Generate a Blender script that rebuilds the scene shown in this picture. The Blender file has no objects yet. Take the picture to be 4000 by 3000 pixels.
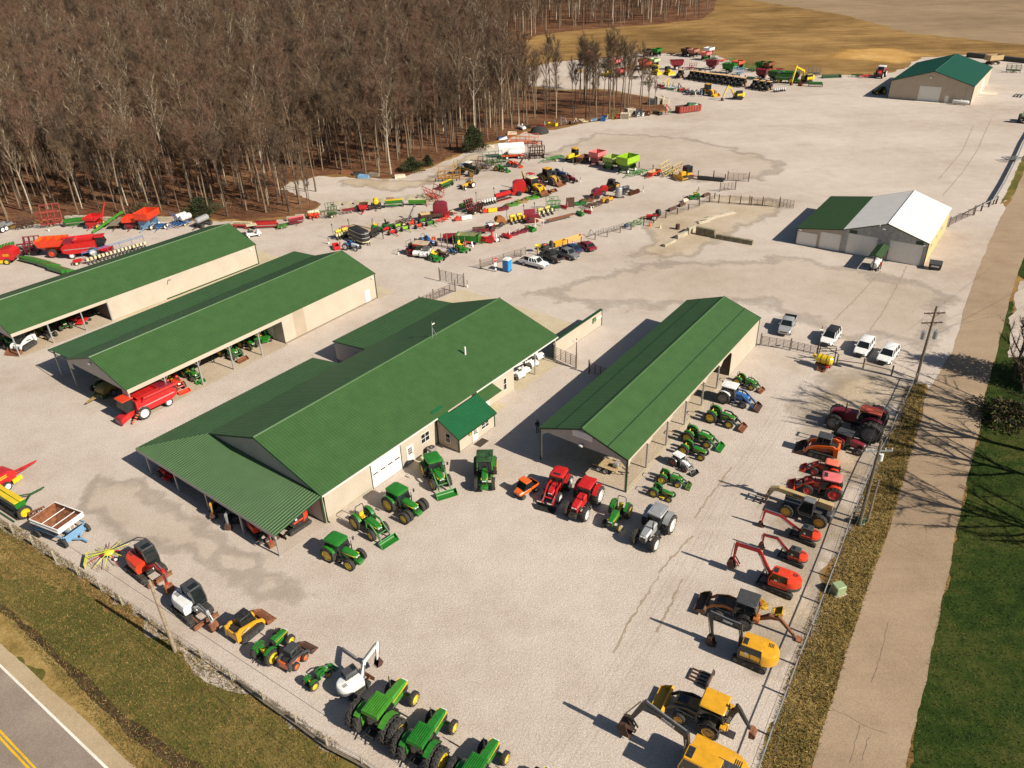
import bpy,math,random
from mathutils import Vector,Matrix
R=random.Random(7)
PI=math.pi
SC=bpy.context.scene
COL=SC.collection
S=52.0
FPX,PITCH,ROLL=3001.76,0.539164,-0.0322247
_fw=Vector((0,math.cos(PITCH),-math.sin(PITCH)))
_u0=Vector((0,math.sin(PITCH),math.cos(PITCH)))
_r0=Vector((1,0,0))
_rt=_r0*math.cos(ROLL)+_u0*math.sin(ROLL)
_up=_u0*math.cos(ROLL)-_r0*math.sin(ROLL)
cd=bpy.data.cameras.new('camera')
cam=bpy.data.objects.new('camera',cd)
COL.objects.link(cam)
m=Matrix((_rt,_up,-_fw)).transposed().to_4x4()
m.translation=Vector((0,0,S))
cam.matrix_world=m
cd.sensor_width=36
cd.lens=36*FPX/4000
cd.clip_start=1
cd.clip_end=9000
SC.camera=cam
def at(x,y,z=0.0):
 """ground point under photo pixel (4000 x 3000 scale)"""
 d=_fw+_rt*((x-2000)/FPX)+_up*((1500-y)/FPX)
 t=(z-S)/d.z
 return Vector((0,0,S))+d*t
K=2.212
TL={r+str(c):(c*1000,i*750,K) for i,r in enumerate('abcd') for c in range(4)}
TL.update(m0=(0,810,5.53),m1=(400,790,5.53),m2=(800,790,5.53),m3=(1200,740,5.53),m4=(1600,720,5.53),n5=(1960,680,3.1725),n6=(1660,500,3.1725),n7=(2050,540,3.1725),n8=(2400,600,3.1725),n9=(1880,460,3.175),f0=(2230,200,3.525),f1=(2540,180,3.525),f2=(2850,200,3.525),f3=(3200,180,3.525),g0=(3700,180,4.23),g1=(3740,400,4.88),h0=(0,1040,2.644),h1=(320,1300,1.983),h2=(560,1840,1.814),h3=(0,1800,2.44),h4=(480,2120,1.983),h5=(2380,2600,1.983),h6=(2640,2260,2.538),h7=(2780,2050,2.884),h8=(3000,1800,3.1725),h9=(2760,1360,3.1725),i0=(1960,1180,2.884),i1=(1660,1020,3.525),i2=(3640,750,3.525),i3=(2080,1620,3.1725),i4=(3080,720,2.115),i5=(1640,2860,2.117),i6=(3400,400,2.115),i7=(2880,1380,1.764),px=(0,0,1))
def T(t,x,y,z=0.0):
 o=TL[t]
 return at(o[0]+x/o[2],o[1]+y/o[2],z)
MATS={}
def lin(c):
 return tuple((v/12.92 if v<=.04045 else ((v+.055)/1.055)**2.4) for v in c)
def M(name,col=None,rough=.5,metal=0.0,var=.18,scale=3.0,dirt=0.0,bump=0.0,bscale=30.0,coat=0.0,trans=0.0):
 """procedural paint / metal / rubber: base colour broken up by object-space noise, optional dust and bump"""
 if name in MATS:return MATS[name]
 mt=bpy.data.materials.new(name);mt.use_nodes=True
 nt=mt.node_tree;N=nt.nodes;L=nt.links
 b=N['Principled BSDF']
 tc=N.new('ShaderNodeTexCoord')
 n1=N.new('ShaderNodeTexNoise');n1.inputs['Scale'].default_value=scale;n1.inputs['Detail'].default_value=5
 L.new(tc.outputs['Object'],n1.inputs['Vector'])
 rp=N.new('ShaderNodeValToRGB')
 rp.color_ramp.elements[0].position=.3;rp.color_ramp.elements[1].position=.72
 rp.color_ramp.elements[0].color=tuple(v*(1-var) for v in col)+(1,)
 rp.color_ramp.elements[1].color=tuple(min(1,v*(1+var)) for v in col)+(1,)
 L.new(n1.outputs['Fac'],rp.inputs['Fac'])
 out=rp.outputs['Color']
 if dirt:
  n2=N.new('ShaderNodeTexNoise');n2.inputs['Scale'].default_value=scale*2.7;n2.inputs['Detail'].default_value=8
  n2.inputs['Roughness'].default_value=.7
  L.new(tc.outputs['Object'],n2.inputs['Vector'])
  r2=N.new('ShaderNodeMapRange');r2.inputs[1].default_value=.45;r2.inputs[2].default_value=.8
  r2.inputs[3].default_value=0;r2.inputs[4].default_value=dirt
  L.new(n2.outputs['Fac'],r2.inputs[0])
  mx=N.new('ShaderNodeMix');mx.data_type='RGBA'
  mx.inputs[7].default_value=(.30,.24,.17,1)
  L.new(r2.outputs[0],mx.inputs[0]);L.new(out,mx.inputs[6]);out=mx.outputs[2]
 L.new(out,b.inputs['Base Color'])
 b.inputs['Roughness'].default_value=rough
 b.inputs['Metallic'].default_value=metal
 b.inputs['Coat Weight'].default_value=coat
 b.inputs['Coat Roughness'].default_value=.12
 if bump:
  n3=N.new('ShaderNodeTexNoise');n3.inputs['Scale'].default_value=bscale;n3.inputs['Detail'].default_value=6
  L.new(tc.outputs['Object'],n3.inputs['Vector'])
  bp=N.new('ShaderNodeBump');bp.inputs['Strength'].default_value=bump;bp.inputs['Distance'].default_value=.05
  L.new(n3.outputs['Fac'],bp.inputs['Height']);L.new(bp.outputs[0],b.inputs['Normal'])
 MATS[name]=mt
 return mt
def paint(name,c,dirt=.25,rough=.36,var=.12,coat=.15):
 return M(name,c,rough,0,var,2.2,dirt,coat=coat)
GREEN=paint('green_paint',(.010,.165,.012))
LGREEN=paint('faded_green_paint',(.045,.23,.015),.3)
DGREEN=paint('dark_green_paint',(.010,.085,.012),.35)
LIME=paint('lime_paint',(.28,.50,.015),.25)
YEL=paint('yellow_paint',(.72,.50,.012),.2)
AMBER=paint('amber_paint',(.68,.33,.012),.25)
RED=paint('red_paint',(.52,.010,.012),.2)
SCAR=paint('scarlet_paint',(.68,.045,.012),.2)
ORANGE=paint('orange_paint',(.75,.12,.012),.2)
CORAL=paint('sun_faded_orange_paint',(.80,.18,.10),.1,.5)
PINK=paint('sun_faded_red_paint',(.72,.16,.16),.15,.55)
MAROON=paint('maroon_paint',(.20,.008,.022),.22)
WHITE=paint('white_paint',(.78,.77,.74),.12,.35)
SILVER=M('silver_paint',(.42,.42,.42),.35,.35,.08,2,.1,coat=.3)
GREY=paint('grey_paint',(.16,.16,.165),.2)
DGREY=paint('charcoal_plastic',(.045,.046,.05),.2,.55)
BLACK=paint('black_paint',(.014,.014,.015),.28,.45)
BLUE=paint('blue_paint',(.02,.12,.34),.25)
NAVY=paint('navy_paint',(.012,.035,.11),.2)
SKYB=paint('pale_blue_paint',(.16,.32,.50),.25)
BROWN=M('brown_paint',(.10,.045,.02),.6,0,.3,3,.3)
RUST=M('rusted_steel',(.19,.065,.025),.85,0,.45,4,.15,.2,25)
DRUST=M('dark_rusted_steel',(.075,.032,.020),.85,0,.5,4,.2,.2,25)
STEEL=M('bare_steel',(.34,.34,.35),.38,.7,.15,4,.15)
GALV=M('galvanised_steel',(.46,.47,.48),.42,.6,.18,5,.1)
RUB=M('tyre_rubber',(.024,.023,.022),.85,0,.35,4,.30,.3,40)
GLASS=M('tinted_glass',(.012,.017,.018),.06,0,.2,1.5,.06)
POLY=M('white_poly_tank',(.72,.72,.68),.4,0,.06,2,.12)
CREAMP=paint('cream_plastic',(.66,.58,.36),.15)
WOOD=M('weathered_timber',(.22,.17,.12),.85,0,.35,6,.1,.3,40)
TIMB=M('pine_boards',(.44,.31,.16),.8,0,.25,5,.1,.2,30)
CONC=M('concrete',(.40,.345,.25),.9,0,.2,1.2,.2,.3,20)
CONCP=M('pink_concrete',(.33,.17,.12),.9,0,.2,1.2,.15,.3,20)
DCONC=M('mossy_concrete',(.21,.18,.11),.95,0,.35,1.5,.2,.4,14)
PALE=M('bleached_wood',(.52,.44,.33),.85,0,.3,6,.1,.3,30)
TAN=paint('tan_paint',(.50,.36,.17),.2,.5)
CYAN=paint('bright_blue_plastic',(.012,.26,.62),.08)
LAMP=M('lamp_lens',(.75,.75,.72),.15,0,.05)
SEATY=M('yellow_vinyl',(.78,.50,.012),.5,0,.1,4,.1)
SKIN=M('skin',(.45,.25,.17),.6,0,.05)
CLOTH=M('dark_cloth',(.015,.016,.02),.9,0,.3,8)
HAIR=M('dark_hair',(.02,.014,.01),.8,0,.3,20)
class MB:
 def __init__(self):
  self.v=[];self.f=[];self.mi=[];self.m=0;self.g=[]
 def add(self,vs,fs,m=None,X=None):
  o=len(self.v);self.g.append((o,len(self.f)))
  if X is not None:vs=[X@Vector(p) for p in vs]
  self.v+=[tuple(p) for p in vs]
  self.f+=[tuple(i+o for i in f) for f in fs]
  self.mi+=[self.m if m is None else m]*len(fs)
  return self
 def box(self,x0,x1,y0,y1,z0,z1,c=0.0,m=None,X=None):
  if x0>x1:x0,x1=x1,x0
  if y0>y1:y0,y1=y1,y0
  if z0>z1:z0,z1=z1,z0
  if c<=0:
   vs=[(x,y,z) for z in (z0,z1) for y in (y0,y1) for x in (x0,x1)]
   return self.add(vs,[(0,2,3,1),(4,5,7,6),(0,1,5,4),(2,6,7,3),(0,4,6,2),(1,3,7,5)],m,X)
  c=min(c,(x1-x0)*.45,(y1-y0)*.45,(z1-z0)*.45)
  rings=[]
  for (z,e) in ((z0,c),(z0+c,0),(z1-c,0),(z1,c)):
   a0,a1,b0,b1=x0+e,x1-e,y0+e,y1-e
   rings.append([(a0+c,b0,z),(a1-c,b0,z),(a1,b0+c,z),(a1,b1-c,z),(a1-c,b1,z),(a0+c,b1,z),(a0,b1-c,z),(a0,b0+c,z)])
  return self.loft(rings,m=m,X=X)
 def loft(self,rings,cap=True,m=None,X=None,closed=True):
  n=len(rings[0]);vs=[p for r in rings for p in r];fs=[]
  for i in range(len(rings)-1):
   for j in range(n if closed else n-1):
    k=(j+1)%n
    fs.append((i*n+j,i*n+k,(i+1)*n+k,(i+1)*n+j))
  if cap and closed:
   fs.append(tuple(range(n))[::-1]);fs.append(tuple(range((len(rings)-1)*n,len(rings)*n)))
  return self.add(vs,fs,m,X)
 def tube(self,pts,r,n=6,m=None,X=None,cap=True):
  pts=[Vector(p) for p in pts];rings=[]
  up=Vector((0,0,1))
  for i,p in enumerate(pts):
   d=(pts[min(i+1,len(pts)-1)]-pts[max(i-1,0)])
   if d.length<1e-9:d=Vector((0,0,1))
   d.normalize()
   a=d.cross(up)
   if a.length<.05:a=d.cross(Vector((1,0,0)))
   a.normalize();b=a.cross(d)
   rr=r[i] if isinstance(r,(list,tuple)) else r
   rings.append([p+(a*math.cos(2*PI*k/n)+b*math.sin(2*PI*k/n))*rr for k in range(n)])
  return self.loft(rings,cap,m,X)
 def cyl(self,p0,p1,r,n=12,m=None,X=None,r1=None):
  return self.tube([p0,p1],[r,r if r1 is None else r1],n,m,X)
 def beam(self,p0,p1,w,h=None,m=None,X=None):
  """square bar between two points"""
  p0=Vector(p0);p1=Vector(p1);h=w if h is None else h
  d=(p1-p0).normalized();a=d.cross(Vector((0,0,1)))
  if a.length<.05:a=Vector((1,0,0)) if abs(d.x)<.9 else Vector((0,1,0))
  a.normalize();b=a.cross(d).normalized()
  rs=[[p+a*(sx*w/2)+b*(sy*h/2) for sx,sy in ((-1,-1),(1,-1),(1,1),(-1,1))] for p in (p0,p1)]
  return self.loft(rs,True,m,X)
 def prism(self,prof,y0,y1,m=None,X=None):
  """profile of (x, z) swept from y0 to y1"""
  return self.loft([[(x,y0,z) for x,z in prof],[(x,y1,z) for x,z in prof]],True,m,X)
 def strip(self,pts,th,y0,y1,m=None,X=None):
  """thick polyline in the xz plane, swept in y; th = thickness or list"""
  P=[Vector((p[0],p[1])) for p in pts];A=[];B=[]
  for i,p in enumerate(P):
   d=(P[min(i+1,len(P)-1)]-P[max(i-1,0)]).normalized();nrm=Vector((-d.y,d.x))
   t=th[i] if isinstance(th,(list,tuple)) else th
   A.append(p+nrm*t/2);B.append(p-nrm*t/2)
  fs=[];vs=[]
  n=len(P)
  for i in range(n):
   vs+=[(A[i].x,y0,A[i].y),(B[i].x,y0,B[i].y),(B[i].x,y1,B[i].y),(A[i].x,y1,A[i].y)]
  for i in range(n-1):
   for k in range(4):
    l=(k+1)%4
    fs.append((i*4+k,i*4+l,i*4+4+l,i*4+4+k))
  fs+=[(3,2,1,0),tuple((n-1)*4+k for k in range(4))]
  return self.add(vs,fs,m,X)
 def lathe(self,prof,n=20,m=None,X=None,axis='y',c=(0,0,0)):
  """profile of (radius, offset along axis)"""
  rings=[]
  for r,o in prof:
   rg=[]
   for k in range(n):
    a=2*PI*k/n
    p={'y':(r*math.cos(a),o,r*math.sin(a)),'z':(r*math.cos(a),r*math.sin(a),o),'x':(o,r*math.cos(a),r*math.sin(a))}[axis]
    rg.append((p[0]+c[0],p[1]+c[1],p[2]+c[2]))
   rings.append(rg)
  return self.loft(rings,True,m,X)
 def hopper(self,rings,th=.05,m=None,mi=None,X=None):
  """open box: rings of (x0,x1,y0,y1,z) from bottom to top, with an inside skin"""
  q=lambda r,t,dz=0:[(r[0]+t,r[2]+t,r[4]+dz),(r[1]-t,r[2]+t,r[4]+dz),(r[1]-t,r[3]-t,r[4]+dz),(r[0]+t,r[3]-t,r[4]+dz)]
  o=[q(r,0) for r in rings];i=[q(r,th,th if k==0 else 0) for k,r in enumerate(rings)]
  self.loft(o+[i[-1]],False,m,X)
  self.loft(i[::-1],False,m if mi is None else mi,X)
  self.add(o[0],[(3,2,1,0)],m,X);self.add(i[0],[(0,1,2,3)],m if mi is None else mi,X)
  return self
 def corr(self,O,U,V,brk,period=.3,h=.03,m=None,back=.04):
  """ribbed metal sheet: plane O + u U + v V, v between the piecewise-linear limits in brk = [(u, v0, v1)...]"""
  O=Vector(O);U=Vector(U).normalized();V=Vector(V).normalized();Nn=U.cross(V).normalized()
  u0,u1=brk[0][0],brk[-1][0]
  us=[(u0,0)];n=max(1,int(round((u1-u0)/period)));p=(u1-u0)/n
  for k in range(n):
   us+=[(u0+(k+.60)*p,0),(u0+(k+.71)*p,h),(u0+(k+.83)*p,h),(u0+(k+.94)*p,0),(u0+(k+1)*p,0)]
  us=sorted(us+[(b[0],0) for b in brk[1:-1]])
  def lim(u):
   for a,b in zip(brk,brk[1:]):
    if a[0]-1e-9<=u<=b[0]+1e-9:
     t=0 if b[0]==a[0] else (u-a[0])/(b[0]-a[0])
     return a[1]+(b[1]-a[1])*t,a[2]+(b[2]-a[2])*t
   return brk[-1][1],brk[-1][2]
  r0=[];r1=[]
  for u,z in us:
   a,b=lim(u)
   r0.append(O+U*u+V*a+Nn*z);r1.append(O+U*u+V*b+Nn*z)
  self.loft([r0,r1],False,m,None,False)
  if back:
   for a,b in zip(brk,brk[1:]):
    q=[O+U*a[0]+V*a[1]-Nn*back,O+U*a[0]+V*a[2]-Nn*back,O+U*b[0]+V*b[2]-Nn*back,O+U*b[0]+V*b[1]-Nn*back]
    self.add(q,[(0,1,2,3)],m)
  return self
 def mesh(self,name,mats,smooth=35):
  me=bpy.data.meshes.new(name)
  me.from_pydata(self.v,[],self.f)
  for t in (mats if isinstance(mats,(list,tuple)) else [mats]):me.materials.append(t)
  me.polygons.foreach_set('material_index',self.mi)
  me.validate();me.update()
  if smooth:
   me.polygons.foreach_set('use_smooth',[True]*len(me.polygons))
   me.set_sharp_from_angle(angle=math.radians(smooth))
  return me
def link(o,parent=None):
 COL.objects.link(o)
 if parent:o.parent=parent
 return o
def part(name,mb,mats,parent=None,loc=None,rot=None,smooth=35):
 me=mb if isinstance(mb,bpy.types.Mesh) else mb.mesh(name,mats,smooth)
 o=bpy.data.objects.new(name,me)
 link(o,parent)
 if loc is not None:o.location=loc
 if rot is not None:o.rotation_euler=rot
 return o
def tag(o,label=None,cat=None,group=None,kind=None):
 if label:o['label']=label
 if cat:o['category']=cat
 if group:o['group']=group
 if kind:o['kind']=kind
 return o
def empty(name,loc=(0,0,0),rz=0.0,s=1.0):
 o=bpy.data.objects.new(name,None);o.empty_display_size=.5
 link(o);o.location=loc;o.rotation_euler=(0,0,rz);o.scale=(s,s,s)
 return o
def dup(root,loc,rz,s=None,label=None,cat=None,group=None):
 r=root.copy();COL.objects.link(r);r.location=loc;r.rotation_euler=(0,0,rz)
 if s:r.scale=(s,s,s)
 for ch in root.children:
  c=ch.copy();COL.objects.link(c);c.parent=r
  for g in ch.children:
   d=g.copy();COL.objects.link(d);d.parent=c
 return tag(r,label,cat,group)
def ground_mat(name,cols,scale=.05,fine=1.5,rough=.95,bump=.4,bscale=6.0,streak=None,speck=None,mid=.35,stain=None):
 """cols = (dark, base, light): three noise octaves mix them; streak=(angle, scale, strength); speck=(colour, scale, threshold)"""
 mt=bpy.data.materials.new(name);mt.use_nodes=True
 nt=mt.node_tree;N=nt.nodes;L=nt.links;b=N['Principled BSDF']
 tc=N.new('ShaderNodeTexCoord')
 def noise(sc,det=6,vec=None,rgh=.6):
  n=N.new('ShaderNodeTexNoise');n.inputs['Scale'].default_value=sc;n.inputs['Detail'].default_value=det
  n.inputs['Roughness'].default_value=rgh
  L.new(vec or tc.outputs['Object'],n.inputs['Vector']);return n.outputs['Fac']
 def math2(op,a,v):
  q=N.new('ShaderNodeMath');q.operation=op
  for i,w in enumerate((a,v)):
   if isinstance(w,(int,float)):q.inputs[i].default_value=w
   else:L.new(w,q.inputs[i])
  return q.outputs[0]
 f=math2('ADD',math2('MULTIPLY',noise(scale,8),.55),math2('MULTIPLY',noise(mid,6),.25))
 f=math2('ADD',f,math2('MULTIPLY',noise(fine,4,None,.75),.20))
 if streak:
  mp=N.new('ShaderNodeMapping');mp.inputs['Rotation'].default_value=(0,0,streak[0])
  mp.inputs['Scale'].default_value=(.05,1,1)
  L.new(tc.outputs['Object'],mp.inputs['Vector'])
  sn=noise(streak[1],5,mp.outputs[0])
  f=math2('ADD',f,math2('MULTIPLY',math2('SUBTRACT',sn,.5),streak[2]))
 rp=N.new('ShaderNodeValToRGB');e=rp.color_ramp.elements
 e[0].position=.36;e[0].color=cols[0]+(1,)
 e[1].position=.62;e[1].color=cols[2]+(1,)
 k=e.new(.49);k.color=cols[1]+(1,)
 L.new(f,rp.inputs['Fac']);out=rp.outputs['Color']
 g=N.new('ShaderNodeMapRange');g.inputs[1].default_value=.25;g.inputs[2].default_value=.75
 g.inputs[3].default_value=.60;g.inputs[4].default_value=1.38
 gn=noise(fine*5,3,None,.8)
 L.new(gn,g.inputs[0])
 vm=N.new('ShaderNodeMix');vm.data_type='RGBA';vm.blend_type='MULTIPLY';vm.inputs[0].default_value=1
 L.new(out,vm.inputs[6]);L.new(g.outputs[0],vm.inputs[7]);out=vm.outputs[2]
 if stain:
  sn=noise(stain[1],8,None,.65)
  mr=N.new('ShaderNodeMapRange');mr.inputs[1].default_value=stain[2];mr.inputs[2].default_value=stain[2]+.09
  mr.inputs[3].default_value=0;mr.inputs[4].default_value=stain[3]
  L.new(sn,mr.inputs[0])
  mx=N.new('ShaderNodeMix');mx.data_type='RGBA';mx.inputs[7].default_value=stain[0]+(1,)
  L.new(mr.outputs[0],mx.inputs[0]);L.new(out,mx.inputs[6]);out=mx.outputs[2]
 if speck:
  sn=noise(speck[1],2)
  mr=N.new('ShaderNodeMapRange');mr.inputs[1].default_value=speck[2];mr.inputs[2].default_value=speck[2]+.04
  L.new(sn,mr.inputs[0])
  mx=N.new('ShaderNodeMix');mx.data_type='RGBA';mx.inputs[7].default_value=speck[0]+(1,)
  L.new(mr.outputs[0],mx.inputs[0]);L.new(out,mx.inputs[6]);out=mx.outputs[2]
 L.new(out,b.inputs['Base Color']);b.inputs['Roughness'].default_value=rough
 b.inputs['Specular IOR Level'].default_value=.15
 bn=noise(bscale,5,None,.7)
 bp=N.new('ShaderNodeBump');bp.inputs['Strength'].default_value=bump;bp.inputs['Distance'].default_value=.08
 L.new(bn,bp.inputs['Height']);L.new(bp.outputs[0],b.inputs['Normal'])
 return mt
G_FIELD=ground_mat('stubble_field',((.10,.055,.014),(.23,.130,.042),(.37,.22,.078)),.018,.8,bump=.6,bscale=1.5,streak=(.35,.30,.30),mid=.09)
G_FIELD2=ground_mat('harrowed_field',((.20,.135,.075),(.265,.18,.105),(.33,.235,.14)),.012,.9,bump=.4,bscale=2,streak=(.20,.22,.26),mid=.08)
G_STRAW=ground_mat('straw_patch',((.33,.17,.045),(.47,.26,.075),(.58,.36,.13)),.06,1.2,bump=.5,bscale=2)
G_GRAV=ground_mat('pale_gravel',((.41,.325,.262),(.50,.418,.352),(.575,.495,.430)),.030,1.6,bump=.7,bscale=5,streak=(.95,.10,.22),stain=((.40,.30,.215),.035,.60,.55))
G_GRAV2=ground_mat('coarse_brown_gravel',((.38,.30,.235),(.455,.37,.30),(.52,.435,.365)),.05,2.0,bump=.6,bscale=5)
G_DIRT=ground_mat('bare_earth',((.36,.27,.185),(.455,.36,.26),(.52,.43,.34)),.10,1.2,bump=.6,bscale=3)
G_LITTER=ground_mat('leaf_litter',((.060,.024,.012),(.135,.058,.027),(.24,.12,.058)),.08,1.0,bump=.9,bscale=2.5,streak=(.6,.5,.25))
G_GRASS=ground_mat('dormant_grass',((.050,.060,.010),(.115,.100,.022),(.26,.175,.055)),.09,1.3,bump=.9,bscale=4,mid=.6)
G_DRYG=ground_mat('dry_grass',((.10,.075,.018),(.25,.165,.050),(.40,.27,.10)),.16,1.6,bump=.9,bscale=5,mid=.8)
G_LAWN=ground_mat('green_lawn',((.010,.021,.002),(.025,.046,.005),(.065,.068,.014)),.10,1.0,bump=.8,bscale=4,streak=(1.25,.5,.25),mid=.5)
G_MUD=ground_mat('ditch_mud',((.026,.014,.008),(.055,.03,.016),(.12,.07,.04)),.3,2,bump=.6,bscale=6)
G_ROAD=ground_mat('worn_asphalt',((.27,.19,.125),(.33,.236,.155),(.38,.28,.19)),.06,2.5,bump=.12,bscale=8,streak=(1.17,.7,.22))
G_HWY=ground_mat('highway_asphalt',((.215,.168,.135),(.265,.208,.168),(.32,.255,.20)),.08,3.0,bump=.12,bscale=10,streak=(-.88,.6,.25))
G_SHOULD=ground_mat('tan_shoulder',((.36,.27,.16),(.42,.32,.20),(.47,.37,.24)),.1,3,bump=.15,bscale=8,streak=(-.88,.8,.2))
G_CONC=ground_mat('concrete_apron',((.43,.345,.225),(.50,.41,.28),(.56,.47,.34)),.12,2,bump=.15,bscale=6,stain=((.30,.19,.10),.12,.62,.5))
G_WHITE=ground_mat('road_white_line',((.62,.58,.50),(.72,.68,.60),(.78,.74,.66)),.3,3,bump=.1)
G_YLINE=ground_mat('road_yellow_line',((.60,.33,.01),(.72,.42,.012),(.76,.46,.03)),.3,3,bump=.1)
def poly_sheet(name,pts,z,mat,jit=0.0,seg=4.0,seed=1,kind='structure',label=None):
 """flat sheet with a ragged outline"""
 rr=random.Random(seed);out=[]
 n=len(pts)
 for i in range(n):
  a,b=pts[i],pts[(i+1)%n];d=b-a
  L_=math.hypot(d.x,d.y);k=max(1,min(260,int(L_/(seg*.4)))) if jit else 1
  nx,ny=(-d.y/L_,d.x/L_) if L_>0 else (0,0)
  for j in range(k):
   t=j/k;q=Vector((a.x+d.x*t,a.y+d.y*t,seed*7.3));o=jit*(noise.noise(q*.22)*1.5+noise.noise(q*1.1)*.7+rr.uniform(-.15,.15))
   out.append((q.x+nx*o,q.y+ny*o,z))
 from mathutils.geometry import tessellate_polygon
 tris=tessellate_polygon([[Vector(p) for p in out]])
 mb=MB();mb.add(out,[tuple(t) for t in tris])
 me=mb.mesh(name,mat,0)
 up=sum(p.normal.z for p in me.polygons)
 if up<0:me.flip_normals()
 o=part(name,me,None)
 tag(o,label,None,None,kind)
 return o
from mathutils import noise
def soft_patch(name,pts,z,mat,feather,step=1.2):
 """area of other gravel or straw whose rim thins out: grid with a cover attribute, blended by the material"""
 Q=[(p.x,p.y) for p in pts];xs=[q[0] for q in Q];ys=[q[1] for q in Q];n=len(Q)
 def sd(x,y):
  ins=False;dm=1e9
  for i in range(n):
   x0,y0=Q[i];x1,y1=Q[(i+1)%n];dx,dy=x1-x0,y1-y0;t=max(0,min(1,((x-x0)*dx+(y-y0)*dy)/(dx*dx+dy*dy)));dm=min(dm,math.hypot(x-x0-dx*t,y-y0-dy*t))
   if (y0>y)!=(y1>y) and x<(x1-x0)*(y-y0)/(y1-y0)+x0:ins=not ins
  return dm if ins else -dm
 nx=int((max(xs)-min(xs)+2*feather)/step)+2;ny=int((max(ys)-min(ys)+2*feather)/step)+2
 vs=[];al=[]
 for j in range(ny):
  for i in range(nx):
   x,y=min(xs)-feather+i*step,min(ys)-feather+j*step;vs.append((x,y,z));al.append(max(0,min(1,.5+.5*sd(x,y)/feather+.45*noise.noise(Vector((x,y,3))*(.9/feather)))))
 fs=[]
 for j in range(ny-1):
  for i in range(nx-1):
   k=j*nx+i;c=(k,k+1,k+nx+1,k+nx)
   if max(al[q] for q in c)>0:fs.append(c)
 mb=MB();mb.add(vs,fs);me=mb.mesh(name,soft_mat(mat),0);a=me.attributes.new('cover','FLOAT','POINT');a.data.foreach_set('value',al)
 return tag(part(name,me,None),kind='structure')
def soft_mat(mt):
 nm=mt.name+'_blend'
 if nm in bpy.data.materials:return bpy.data.materials[nm]
 m2=mt.copy();m2.name=nm;N=m2.node_tree.nodes;L=m2.node_tree.links;o=N['Material Output'];b=N['Principled BSDF']
 at_=N.new('ShaderNodeAttribute');at_.attribute_name='cover';nz=N.new('ShaderNodeTexNoise');nz.inputs['Scale'].default_value=.9;nz.inputs['Detail'].default_value=6
 tc=N.new('ShaderNodeTexCoord');L.new(tc.outputs['Object'],nz.inputs['Vector']);ad=N.new('ShaderNodeMath');ad.operation='MULTIPLY_ADD';ad.inputs[1].default_value=.5;L.new(nz.outputs['Fac'],ad.inputs[0]);L.new(at_.outputs['Fac'],ad.inputs[2])
 mr=N.new('ShaderNodeMapRange');mr.inputs[1].default_value=.52;mr.inputs[2].default_value=1.0;L.new(ad.outputs[0],mr.inputs[0]);tr_=N.new('ShaderNodeBsdfTransparent');mx=N.new('ShaderNodeMixShader')
 L.new(mr.outputs[0],mx.inputs[0]);L.new(tr_.outputs[0],mx.inputs[1]);L.new(b.outputs[0],mx.inputs[2]);L.new(mx.outputs[0],o.inputs[0])
 return m2
def PX(*pts):return [at(x,y) for x,y in pts]
gm=MB();gm.add([(-7000,-400,0),(7000,-400,0),(7000,8000,0),(-7000,8000,0)],[(0,1,2,3)])
tag(part('ground',gm,G_FIELD),kind='structure')
poly_sheet('harrowed_field',PX((2560,-60),(3300,60),(3560,130),(4100,185),(5200,150),(5200,-160),(2300,-160)),.004,G_FIELD2,3,12,2)
soft_patch('straw_patch',PX((3180,232),(3260,205),(3340,190),(3470,190),(3570,205),(3640,215),(3600,240),(3480,248),(3380,238)),.006,G_STRAW,8,4)
GRAV=PX((-1500,1150),(-300,940),(0,900),(250,862),(560,862),(700,862),(860,868),(1000,868),(1110,855),(1200,842),(1245,800),(1150,760),(1080,745),(1130,715),(1240,690),(1330,690),(1480,700),(1560,700),(1680,655),(1760,622),(1850,582),(1960,556),(2050,520),(2150,508),(2300,478),(2500,450),(2610,432),(2590,398),(2500,372),(2420,358),(2330,345),(2200,352),(2060,335),(2010,300),(2040,270),(2150,245),(2340,225),(2500,212),(2640,208),(2800,216),(2880,250),(2960,282),(3150,292),(3440,296),(3530,268),(3600,225),(3780,214),(3990,232),(4300,262),(4150,420),(3985,690),(3940,780),(3960,850),(3920,950),(3860,1150),(3800,1370),(3760,1430),(3620,1500),(3300,2100),(3000,2950),(2960,3300),(2200,3500),(1700,3200),(1330,2960),(1000,2735),(900,2700),(560,2470),(280,2260),(120,2130),(0,2075),(-1500,1500))
poly_sheet('gravel_yard',GRAV,.008,G_GRAV,1.0,3,4)
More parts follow.
